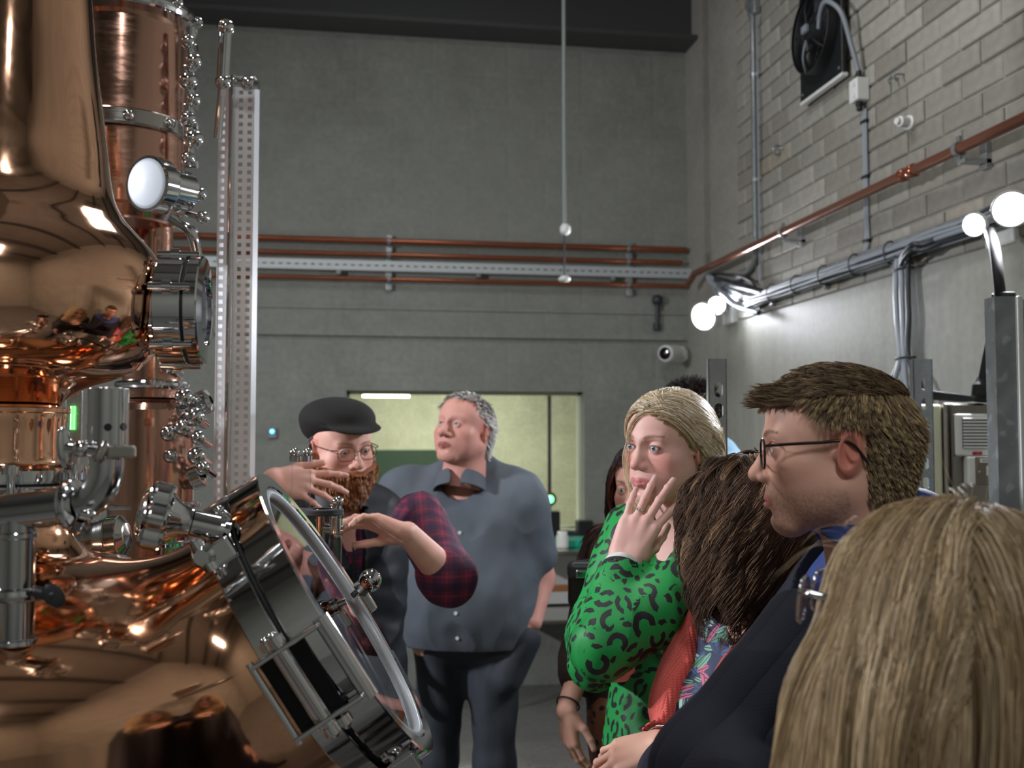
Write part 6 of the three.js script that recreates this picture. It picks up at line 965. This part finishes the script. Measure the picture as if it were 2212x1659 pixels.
// ---------------------------------------------------------------- the fair-haired woman nearest to the viewer
{
  const px = 2010, head = at(px, 1372, 0.96), M4 = headFrame(head, facing(px, 98, 6), 0, 0.97), J = stance(head, facing(px, 85), { headForward: 0.05 });
  J.lE = J.L(0.25, 1.12, 0.08); J.lW = J.L(0.16, 1.0, 0.28); J.rE = J.L(-0.25, 1.12, 0.08); J.rW = J.L(-0.16, 1.0, 0.28);
  const face = { skin: 0xe2b8a4, hair: 0x8a7452, region: (x, y, z) => y > 0.05 || z < 0.02, scalp: 0.8 }, armOpt = { ua: 0.046, el: 0.038, fa: 0.036, wr: 0.025 };
  const hands = ['l', 'r'].map((k) => ({ wrist: J[k + 'W'], elbow: J[k + 'E'], dir: J[k + 'W'].clone().sub(J[k + 'E']), back: J.X.clone().multiplyScalar(k === 'l' ? 1 : -1), thumb: k === 'l' ? 1 : -1, s: 0.9, cell: 0.004 }));
  const p = person({ label: 'woman with long fair hair and glasses seen from behind, nearest to the viewer', J, M4, head: { wide: 0.96, neck: 0.84 }, face, hands, armOpt, headCell: 0.0036, bodyOpt: { bust: 1 } });
  eyes(M4, p, {});
  const gl = glasses(headFrame(at(1995, 1338, 0.95), facing(2010, 99, 6), 0, 1), p, { mat: M.chrome, wire: 0.0018, templeWire: 0.0034, z: 0.111, y: 0.004, hw: 0.025, hh: 0.021, label: 'silver framed glasses', lensMat: phys(0x9aa2c4, 0.03, 0, { transmission: 0.85, thickness: 0, ior: 1.5 }) });
  const t0 = folds(field([...torso(J, 0.012, { bust: 1 }), ...['l', 'r'].flatMap((k) => [upperArm(J, k, 0.018, 1, armOpt), foreArm(J, k, 0.018, 0, 0.93, armOpt)])]), 0.008), nk = wrap(M4, [bone(V(0, -0.1, -0.03), V(0, -0.2, -0.03), 0.06, 0.066)]);
  garment('top', above(minus(t0, nk), 0.78), [J.lS, J.rS, J.lE, J.rE, J.lW, J.rW, J.L(0, 0.85, 0.15), J.L(0, 0.85, -0.15), J.neck], 0.1, 0.009, C.black, p);
  legwear(p, J, C.denim); shoes(p, J);
  const hf = field(headPrims({ wide: 0.96, neck: 0.84 })), bones = [bone(at(1975, 1330, 0.92), at(1890, 1550, 0.9), 0.055, 0.058, 0.05), bone(at(1890, 1550, 0.9), at(1765, 1830, 0.87), 0.058, 0.045, 0.05), bone(at(2060, 1380, 0.9), at(2010, 1900, 0.9), 0.075, 0.09, 0.06), bone(at(2150, 1400, 0.98), at(2140, 1900, 1.0), 0.08, 0.1, 0.06)], fall = field(bones);
  const cap = worldField((x, y, z) => smax(ell(V(0, 0.036, -0.018), V(0.085, 0.094, 0.104)).d(x, y, z), -ell(V(0, -0.06, 0.12), V(0.06, 0.125, 0.08)).d(x, y, z), 0.012), M4), mfW = (x, y, z) => smin(cap(x, y, z), fall(x, y, z), 0.05), hW = worldField(hf, M4);
  const body = (x, y, z) => Math.min(mfW(x, y, z), hW(x, y, z));
  const [lo, hi] = boundsOf([at(1745, 1830, 0.87), at(2140, 1900, 1.0), head.clone().add(V(0.1, 0.13, 0.1)), head.clone().add(V(-0.1, 0.13, -0.1))], 0.09); lo.y = at(1850, 1850, 0.9).y;
  const mG = nets(mfW, lo, hi, 0.006, { color: (x, y, z) => { const n = 1 + 0.35 * noise(x * 50, y * 10, z * 50); return lin(0x8a7658).map((v) => v * n); } });
  const roots = scalp(M4, hf, 620, (x, y, z) => y > 0.0 && (z < 0.03 || y > 0.07)), fwd3 = V(0, 0, 1).transformDirection(M4), right3 = V(1, 0, 0).transformDirection(M4);
  for (const r of roots) { let q = r.p; for (let k = 0; k < 12; k++) { const e = body(q.x, q.y, q.z); if (e > 0.0005) break; q = q.clone().addScaledVector(r.n, Math.max(0.001, -e)); } r.p = q; }
  const tints = [0xbda582, 0xae956f, 0x9c835f, 0xc6b08e, 0x8a7354, 0xb49c78].map(lin);
  const g = strands({ roots, body, length: () => rr(0.36, 0.5), seg: 22, kids: 14, width: 0.0005, spread: 0.011, gravity: 0.35, jitter: 0.05, off: 0.0012, lift: 0.003, tight: 0.2, wave: 0.0012, waveFreq: 40, cling: 0.5, color: () => tints[Math.floor(rnd() * 6)], flow: (r) => right3.clone().multiplyScalar(r.h.x > 0 ? 0.8 : -0.8).addScaledVector(fwd3, r.h.z > -0.03 ? 0.25 : -0.5).addScaledVector(r.n, 0.1) });
  const fly = strands({ roots: scalp(M4, hf, 12, (x, y, z) => y > 0.06), body, length: () => rr(0.06, 0.12), seg: 10, kids: 2, width: 0.0002, spread: 0.01, gravity: 0.12, jitter: 0.3, off: 0.01, lift: 0.01, color: () => tints[3], flow: (r) => r.n.clone().multiplyScalar(0.5).addScaledVector(right3, 0.6) });
  hairPart([mG, g, fly], p);
}
// ---------------------------------------------------------------- the bearded man in the cap
{
  const px = 736, head = at(px, 966, 2.9), M4 = headFrame(head, facing(px, -27, -7), 4, 1.02), J = stance(head, facing(px, -22), { headForward: 0.07, wide: 1.12 });
  J.lS = at(905, 1118, 2.85); J.lE = at(968, 1248, 2.62); J.lW = at(880, 1152, 2.5); J.rE = at(555, 1180, 2.75); J.rW = at(590, 1036, 2.62);
  const face = { skin: 0xe4b3a2, flush: 0xd98c7c, blush: 0.5, lip: 0xb8706a, hair: 0x3a2a20, browColor: 0x6b4428, browShare: 0.6 }, armOpt = { ua: 0.056, el: 0.048, fa: 0.049, wr: 0.031 };
  const hands = [{ wrist: J.lW, elbow: J.lE, dir: RIGHT.clone().multiplyScalar(-0.92).addScaledVector(UP, 0.35), back: FWD.clone().multiplyScalar(0.5).addScaledVector(UP, 0.7).addScaledVector(RIGHT, 0.2), thumb: 1, s: 1.05, curl: [[0.25, 0.5, 0.3], [0.35, 0.5, 0.3], [0.4, 0.5, 0.3], [0.4, 0.5, 0.3]], splay: [0.25, 0.08, -0.12, -0.3], thumbDirs: [[0.6, 0.8, -0.4], [0.3, 1, -0.5], [0.1, 1, -0.5]] },
    { wrist: J.rW, elbow: J.rE, dir: RIGHT.clone().multiplyScalar(0.95).addScaledVector(UP, -0.12), back: FWD.clone().multiplyScalar(-0.75).addScaledVector(UP, 0.5), thumb: -1, s: 1.05, curl: [[0.1, 0.2, 0.1], [0.25, 0.35, 0.2], [0.35, 0.4, 0.2], [0.4, 0.4, 0.2]], splay: [0.22, 0.02, -0.15, -0.35], thumbDirs: [[0.7, 0.75, 0], [0.35, 0.95, 0], [0.25, 1, 0]] }];
  const p = person({ label: 'bearded man in a black flat cap and navy gilet explaining with both hands', J, M4, head: { nose: 1.1, jaw: 1.05 }, face, hands, armOpt, headCell: 0.003 });
  eyes(M4, p, { iris: 0x4a5560, look: [0, -0.2] });
  glasses(M4, p, { mat: std(0x5a3a34, 0.3, 0.3), wire: 0.0012, y: -0.004, z: 0.107, label: 'thin framed glasses' });
  const capF = (x, y, z) => { let d = smin(ell(V(0, 0.082, -0.022), V(0.102, 0.056, 0.118)).d(x, y, z), ell(V(0, 0.05, -0.05), V(0.087, 0.05, 0.07)).d(x, y, z), 0.03); d = smin(d, ell(V(0, 0.066, 0.088), V(0.074, 0.009, 0.052), 0, new THREE.Euler(0.22, 0, 0)).d(x, y, z), 0.02); return smax(d, -ell(V(0, 0.02, -0.006), V(0.0775, 0.055, 0.099)).d(x, y, z), 0.004); };
  part('cap', planarUV(nets(capF, V(-0.12, -0.02, -0.16), V(0.12, 0.16, 0.16), 0.004).applyMatrix4(M4)), C.wool, p, 'black flat cap');
  const hf = field(headPrims({ nose: 1.1, jaw: 1.05 })), beard = (x, y, z) => { const up = 0.02 - 1.1 * Math.max(0, 0.055 - Math.abs(z - 0.02)) ; let d = Math.max(hf(x, y, z) - 0.012 - 0.006 * noise(x * 120, y * 60, z * 120), y + 0.043 + Math.max(0, z - 0.05) * 0.3 - Math.max(0, 0.03 - z) * 1.4, -0.006 - z); d = smin(d, ell(V(0, -0.112, 0.066), V(0.034, 0.034, 0.03)).d(x, y, z), 0.02); d = Math.max(d, -0.165 - y); for (const e of [-1, 1]) d = smin(d, bone(V(e * 0.004, -0.06, 0.098), V(e * 0.026, -0.069, 0.086), 0.0058, 0.005).d(x, y, z), 0.006); return smax(d, -ell(V(0, -0.0745, 0.104), V(0.02, 0.0075, 0.02)).d(x, y, z), 0.004); };
  const ginger = [0x9a5f34, 0x7d4a28, 0xb5763f].map(lin), bG = mass(beard, V(-0.1, -0.17, -0.05), V(0.1, 0.0, 0.13), 0.0036, ginger[1], M4), bw = worldField(beard, M4), fwd3 = V(0, 0, 1).transformDirection(M4);
  const broots = scalp(M4, beard, 700, (x, y, z) => y < -0.04 && z > 0);
  hairPart([bG, strands({ roots: broots, body: bw, length: () => rr(0.012, 0.024), seg: 3, kids: 4, width: 0.0007, spread: 0.004, gravity: 0.25, jitter: 0.4, off: 0.0005, color: () => ginger[Math.floor(rnd() * 3)], flow: (r) => r.n.clone().addScaledVector(fwd3, 0.3).add(V(0, -0.8, 0)) })], p, 'beard', hairMat, 'short ginger beard');
  hairPart([strands({ roots: scalp(M4, hf, 500, (x, y, z) => y > -0.06 && y < 0.05 && z < -0.015), body: worldField(hf, M4), length: 0.02, seg: 3, kids: 4, width: 0.0008, spread: 0.005, gravity: 0.4, color: () => lin(0x3a2818), flow: (r) => r.n.clone().multiplyScalar(0.2).add(V(0, -1, 0)) })], p);
  const nk = wrap(M4, [bone(V(0, -0.1, -0.02), V(0, -0.2, -0.03), 0.064, 0.068), bone(V(0, -0.16, 0.03), V(0, -0.26, 0.07), 0.04, 0.025)]);
  const shirt = folds(field([...torso(J, 0.006), upperArm(J, 'l', 0.018, 1, armOpt), foreArm(J, 'l', 0.022, 0, 0.12, armOpt), upperArm(J, 'r', 0.018, 1, armOpt), foreArm(J, 'r', 0.022, 0, 0.12, armOpt)]), 0.008, 10, 8, 1);
  garment('shirt', above(minus(shirt, nk), 0.9), [J.lS, J.rS, J.lE, J.rE, J.neck, J.L(0, 0.9, 0.1), J.L(0, 0.9, -0.1)], 0.12, 0.009, C.plaid, p, { uv: true, label: 'maroon checked shirt with rolled sleeves' });
  const nk2 = wrap(M4, [bone(V(0, -0.1, -0.02), V(0, -0.22, -0.03), 0.074, 0.076), bone(V(0, -0.2, 0.05), V(0, -0.32, 0.1), 0.045, 0.02)]), holes = [bone(J.lS.clone().addScaledVector(J.X, 0.035), J.lE, 0.085), bone(J.rS.clone().addScaledVector(J.X, -0.035), J.rE, 0.085)];
  const vest = folds(field(torso(J, 0.026)), 0.012, 6, 9, 6);
  garment('gilet', above((x, y, z) => Math.max(minus(vest, nk2)(x, y, z), -holes[0].d(x, y, z), -holes[1].d(x, y, z)), J.L(0, 0.86, 0).y), [J.lS, J.rS, J.neck, J.L(0, 0.85, 0.15), J.L(0, 0.85, -0.15)], 0.12, 0.009, C.gilet, p, { label: 'navy padded gilet' });
  collarBand(p, J, M4, C.gilet, { y: -0.165, z: -0.035, tilt: 0.3, h: 0.032, r: 0.078 });
  const z0 = J.L(0, 1.36, 0.17), z1 = J.L(0, 0.95, 0.175); part('zip', tube([z0, J.L(0, 1.2, 0.178), z1], 0.003, 20, 6), M.black, p);
  legwear(p, J, C.denim); shoes(p, J);
}
// ---------------------------------------------------------------- the white-haired man in grey
{
  const px = 1003, head = at(px, 928, 3.5), M4 = headFrame(head, facing(px, 36, 13), -3, 1.06), J = stance(head, facing(px, 12), { headForward: 0.06, wide: 1.24 });
  J.lS = at(1128, 1092, 3.5); J.lE = at(1168, 1250, 3.55); J.lW = J.L(0.235, 0.985, 0.05); J.rE = J.L(-0.32, 1.13, 0); J.rW = J.L(-0.27, 0.92, 0.15);
  const region = (x, y, z) => (z > 0.04 ? y > 0.085 : z > 0.01 ? y > 0.045 : z > -0.03 ? y > 0.02 : y > -0.07);
  const face = { skin: 0xd49c8e, flush: 0xc87f70, lip: 0x9c5a54, hair: 0xb9b6b0, browColor: 0x9a8f86, browShare: 0.4, region, scalp: 0.7 }, armOpt = { ua: 0.062, el: 0.052, fa: 0.05, wr: 0.033 };
  const hands = [{ wrist: J.lW, elbow: J.lE, dir: V(0, -1, 0).addScaledVector(J.X, -0.42).addScaledVector(J.Z, 0.12), back: J.X.clone().addScaledVector(J.Z, 0.3), thumb: 1, s: 1.05, cell: 0.004 }, { wrist: J.rW, elbow: J.rE, dir: V(0.1, -1, 0.1), back: J.X.clone().negate(), thumb: -1, s: 1.05, cell: 0.004 }];
  const hp = { wide: 1.05, jaw: 1.12, nose: 1.2, neck: 1.22 }, p = person({ label: 'white-haired heavy man in a grey short sleeved shirt, head raised, hand in pocket', J, M4, head: hp, face, hands, armOpt, headCell: 0.0034, bodyOpt: { belly: 1 } });
  eyes(M4, p, { look: [0, 0.1] });
  const nk = wrap(M4, [bone(V(0, -0.12, -0.02), V(0, -0.17, -0.03), 0.07, 0.06), bone(V(0, -0.16, 0.03), V(0, -0.25, 0.1), 0.026, 0.006)]);
  const shirt = folds(field([...torso(J, 0.018, { belly: 1.05 }), upperArm(J, 'l', 0.03, 0.62, armOpt), upperArm(J, 'r', 0.03, 0.62, armOpt)]), 0.012, 7, 5, 4);
  garment('shirt', above(minus(shirt, nk), J.L(0, 0.9, 0).y), [J.lS, J.rS, J.lE, J.rE, J.neck, J.L(0, 0.86, 0.25), J.L(0, 0.9, -0.2)], 0.12, 0.009, C.greyShirt, p, { uv: true, label: 'grey short sleeved shirt' });
  collarBand(p, J, M4, C.greyShirt, { y: -0.176, z: -0.036, tilt: 0.45, h: 0.032, r: 0.078 });
  for (let k = 0; k < 5; k++) { const q = onSkin(shirt, J.L(0.004, 1.29 - k * 0.085, 0), J.Z); part('button', cyl(q.clone().addScaledVector(J.Z, -0.003), q.clone().addScaledVector(J.Z, 0.003), 0.006, 0.006, 12), M.whitePlastic, p); }
  legwear(p, J, C.slate, 'trousers', 0.09, [bone(J.L(0.2, 0.93, 0.05), J.L(0.15, 0.8, 0.07), 0.062, 0.058, 0.04), ell(J.L(0, 1.05, 0.045), V(0.19, 0.18, 0.138), 0.06)]); shoes(p, J);
  const hf = field(headPrims(hp)), body = worldField(hf, M4), up3 = V(0, 1, 0).transformDirection(M4), fwd3 = V(0, 0, 1).transformDirection(M4);
  hairPart([strands({ roots: scalp(M4, hf, 1500, region), body, length: () => rr(0.016, 0.028), seg: 3, kids: 5, width: 0.0009, spread: 0.005, gravity: 0.1, jitter: 0.3, off: 0.001, color: () => lin([0xc9c7c2, 0xdedcd8, 0xa5a29c][Math.floor(rnd() * 3)]), flow: (r) => r.n.clone().multiplyScalar(0.4).addScaledVector(fwd3, r.h.y > 0.06 ? 0.3 : -0.5).addScaledVector(up3, -0.3) })], p, 'hair', hairMat, 'short white hair');
}
// ---------------------------------------------------------------- the tall dark-haired man behind the woman in green
{
  const px = 1492, head = at(px, 902, 3.55), M4 = headFrame(head, facing(px, 60, 0), 0, 1.02), J = stance(head, facing(px, 50), { headForward: 0.09, wide: 1.1 });
  const region = (x, y, z) => (z > 0.04 ? y > 0.06 : z > 0.01 ? y > 0.03 : z > -0.03 ? y > 0.02 : y > -0.08), face = { skin: 0xdcae98, hair: 0x26211f, region };
  const hands = ['l', 'r'].map((k) => ({ wrist: J[k + 'W'], elbow: J[k + 'E'], dir: V(0, -1, 0).addScaledVector(J.Z, 0.2), back: J.X.clone().multiplyScalar(k === 'l' ? 1 : -1), thumb: k === 'l' ? 1 : -1, cell: 0.004 }));
  const p = person({ label: 'dark-haired man in a pale blue shirt mostly hidden behind the blonde woman in green', J, M4, face, hands, headCell: 0.004 });
  eyes(M4, p, {});
  const nk = wrap(M4, [bone(V(0, -0.1, -0.02), V(0, -0.2, -0.03), 0.066, 0.07)]), f = folds(field([...torso(J, 0.014), ...['l', 'r'].flatMap((k) => [upperArm(J, k, 0.02), foreArm(J, k, 0.016, 0, 0.93)])]), 0.008);
  garment('shirt', above(minus(f, nk), 0.88), [J.lS, J.rS, J.lE, J.rE, J.lW, J.rW, J.neck], 0.12, 0.011, C.paleBlue, p);
  collarBand(p, J, M4, C.paleBlue, { y: -0.145, tilt: 0.4, r: 0.072 }); legwear(p, J, C.slate); shoes(p, J);
  const hf = field(headPrims()), up3 = V(0, 1, 0).transformDirection(M4), fwd3 = V(0, 0, 1).transformDirection(M4);
  hairPart([strands({ roots: scalp(M4, hf, 1700, region), body: worldField(hf, M4), length: (r) => (r.h.y > 0.08 ? rr(0.02, 0.035) : 0.016), seg: 4, kids: 5, width: 0.0008, spread: 0.005, gravity: 0.06, jitter: 0.4, off: 0.001, color: () => lin([0x1d1917, 0x332c2a, 0x4d4645][Math.floor(rnd() * 2.4)]), flow: (r) => r.n.clone().multiplyScalar(0.7).addScaledVector(fwd3, 0.2).addScaledVector(up3, 0.1) })], p);
}
// ---------------------------------------------------------------- the woman in brown half hidden on the left
{
  const px = 1398, head = at(px, 1052, 2.68), M4 = headFrame(head, facing(px, 28, -4), 0, 0.97), J = stance(head, facing(px, 30), { headForward: 0.04 });
  J.rS = at(1312, 1208, 2.78); J.rE = at(1262, 1420, 2.72); J.rW = at(1222, 1535, 2.6); J.lE = J.L(0.24, 1.12, -0.02);
  const face = { skin: 0xd8a794, hair: 0x4a2418, region: (x, y, z) => y > 0.06 || z < 0.03 }, armOpt = { ua: 0.046, el: 0.039, fa: 0.037, wr: 0.026 };
  const hands = [{ wrist: J.rW, elbow: J.rE, dir: V(0.1, -1, 0.1), back: RIGHT.clone().negate().addScaledVector(FWD, -0.6), thumb: -1, s: 0.92, cell: 0.0036, curl: [[0.3, 0.3, 0.2], [0.35, 0.4, 0.2], [0.4, 0.4, 0.2], [0.45, 0.4, 0.2]] }, { wrist: J.lW, elbow: J.lE, dir: V(0, -1, 0.1), back: J.X, thumb: 1, s: 0.92, cell: 0.004 }];
  const p = person({ label: 'brown-haired woman in a dotted brown dress and dark cardigan, half hidden, arm hanging', J, M4, head: { neck: 0.84 }, face, hands, armOpt, headCell: 0.0036, bodyOpt: { bust: 1 } });
  eyes(M4, p, {});
  const nk = wrap(M4, [bone(V(0, -0.1, -0.03), V(0, -0.2, -0.03), 0.06, 0.066)]), d0 = folds(field([...torso(J, 0.008, { bust: 1 }), bone(J.L(0, 0.93, 0), J.L(0, 0.4, 0), 0.15, 0.24, 0.08)]), 0.012, 12, 2, 7);
  garment('dress', above(minus(d0, nk), 0.4), [J.lS, J.rS, J.L(0.2, 0.4, 0.2), J.L(-0.2, 0.4, -0.2), J.L(0.2, 0.4, -0.2), J.L(-0.2, 0.4, 0.2)], 0.12, 0.01, C.dotted, p, { uv: true });
  const cd = folds(field([...torso(J, 0.02, { bust: 1 }), ...['l', 'r'].flatMap((k) => [upperArm(J, k, 0.024, 1, armOpt), foreArm(J, k, 0.022, 0, 0.3, armOpt)])]), 0.01, 8, 5, 3), op = (x, y, z) => { const q = V(x, y, z).sub(J.L(0, 1.3, 0)); return q.dot(J.Z) < 0.02 ? 0.05 : Math.abs(q.dot(J.X)) - 0.045; };
  garment('cardigan', above(minus(minus(cd, nk), op), J.L(0, 0.98, 0).y), [J.lS, J.rS, J.lE, J.rE, J.neck, J.L(0, 0.9, 0.1)], 0.13, 0.01, C.darkBrown, p, { uv: true, label: 'dark brown cardigan' });
  const ax = J.rW.clone().sub(J.rE).normalize(); part('bracelet', new THREE.TorusGeometry(0.03, 0.0022, 8, 32).applyQuaternion(new THREE.Quaternion().setFromUnitVectors(V(0, 0, 1), ax)).translate(...J.rW.clone().addScaledVector(ax, -0.02).toArray()), M.black, p);
  shoes(p, J, C.black);
  const hf = field(headPrims({ neck: 0.84 })), mf = (x, y, z) => { let d = smin(ell(V(0, 0.036, -0.02), V(0.085, 0.092, 0.102)).d(x, y, z), bone(V(0, -0.03, -0.07), V(0, -0.24, -0.08), 0.075, 0.06).d(x, y, z), 0.05); for (const s of [-1, 1]) d = smin(d, bone(V(s * 0.074, 0.0, 0.0), V(s * 0.09, -0.26, 0.03), 0.022, 0.035).d(x, y, z), 0.03); return smax(d, -ell(V(0, -0.06, 0.11), V(0.06, 0.125, 0.085)).d(x, y, z), 0.012); };
  const both = (x, y, z) => Math.min(mf(x, y, z), hf(x, y, z)), right3 = V(1, 0, 0).transformDirection(M4), tints = [0x3a1c14, 0x552a1c, 0x2a1510].map(lin);
  hairPart([mass(mf, V(-0.15, -0.32, -0.17), V(0.15, 0.15, 0.11), 0.006, tints[0], M4), strands({ roots: scalp(M4, both, 300, (x, y, z) => y > 0.02 && (z < 0.05 || y > 0.07)), body: join(worldField(both, M4), cd), length: () => rr(0.3, 0.4), seg: 14, kids: 6, width: 0.001, spread: 0.008, gravity: 0.3, jitter: 0.08, wave: 0.003, waveFreq: 60, cling: 0.4, color: () => tints[Math.floor(rnd() * 3)], flow: (r) => right3.clone().multiplyScalar(r.h.x > 0 ? 1 : -1) })], p);
  const c = at(1262, 1262, 2.66), t = thing('handbag', 'small black handbag with a shiny clasp hanging from the shoulder of the woman in brown', 'bag', V(c.x, c.y - 0.06, c.z)), qx = RIGHT.clone(), qz = FWD.clone().negate().setY(0).normalize();
  part('body', rbox(0.085, 0.12, 0.05, 0.018, 4).applyMatrix4(frame(qx, V(0, 1, 0), qz, c)), C.leather, t);
  part('flap', rbox(0.089, 0.05, 0.056, 0.018, 4).applyMatrix4(frame(qx, V(0, 1, 0), qz, c.clone().add(V(0, 0.036, 0)))), M.cableDark, t);
  part('clasp', rbox(0.05, 0.022, 0.012, 0.005, 3).applyMatrix4(frame(qx, V(0, 1, 0), qz, c.clone().addScaledVector(qz, 0.03).add(V(0, 0.03, 0)))), M.chrome, t);
  part('strap', tube([c.clone().add(V(0, 0.055, 0)).addScaledVector(qx, -0.035), at(1290, 1205, 2.68), J.rS.clone().add(V(0, 0.085, 0)), J.rS.clone().add(V(0.03, 0.07, -0.07)), at(1300, 1215, 2.78), c.clone().add(V(0, 0.05, 0)).addScaledVector(qx, 0.035)], 0.005, 60, 8), C.leather, t);
}
scene.updateMatrixWorld(true);
renderer.render(scene, camera);
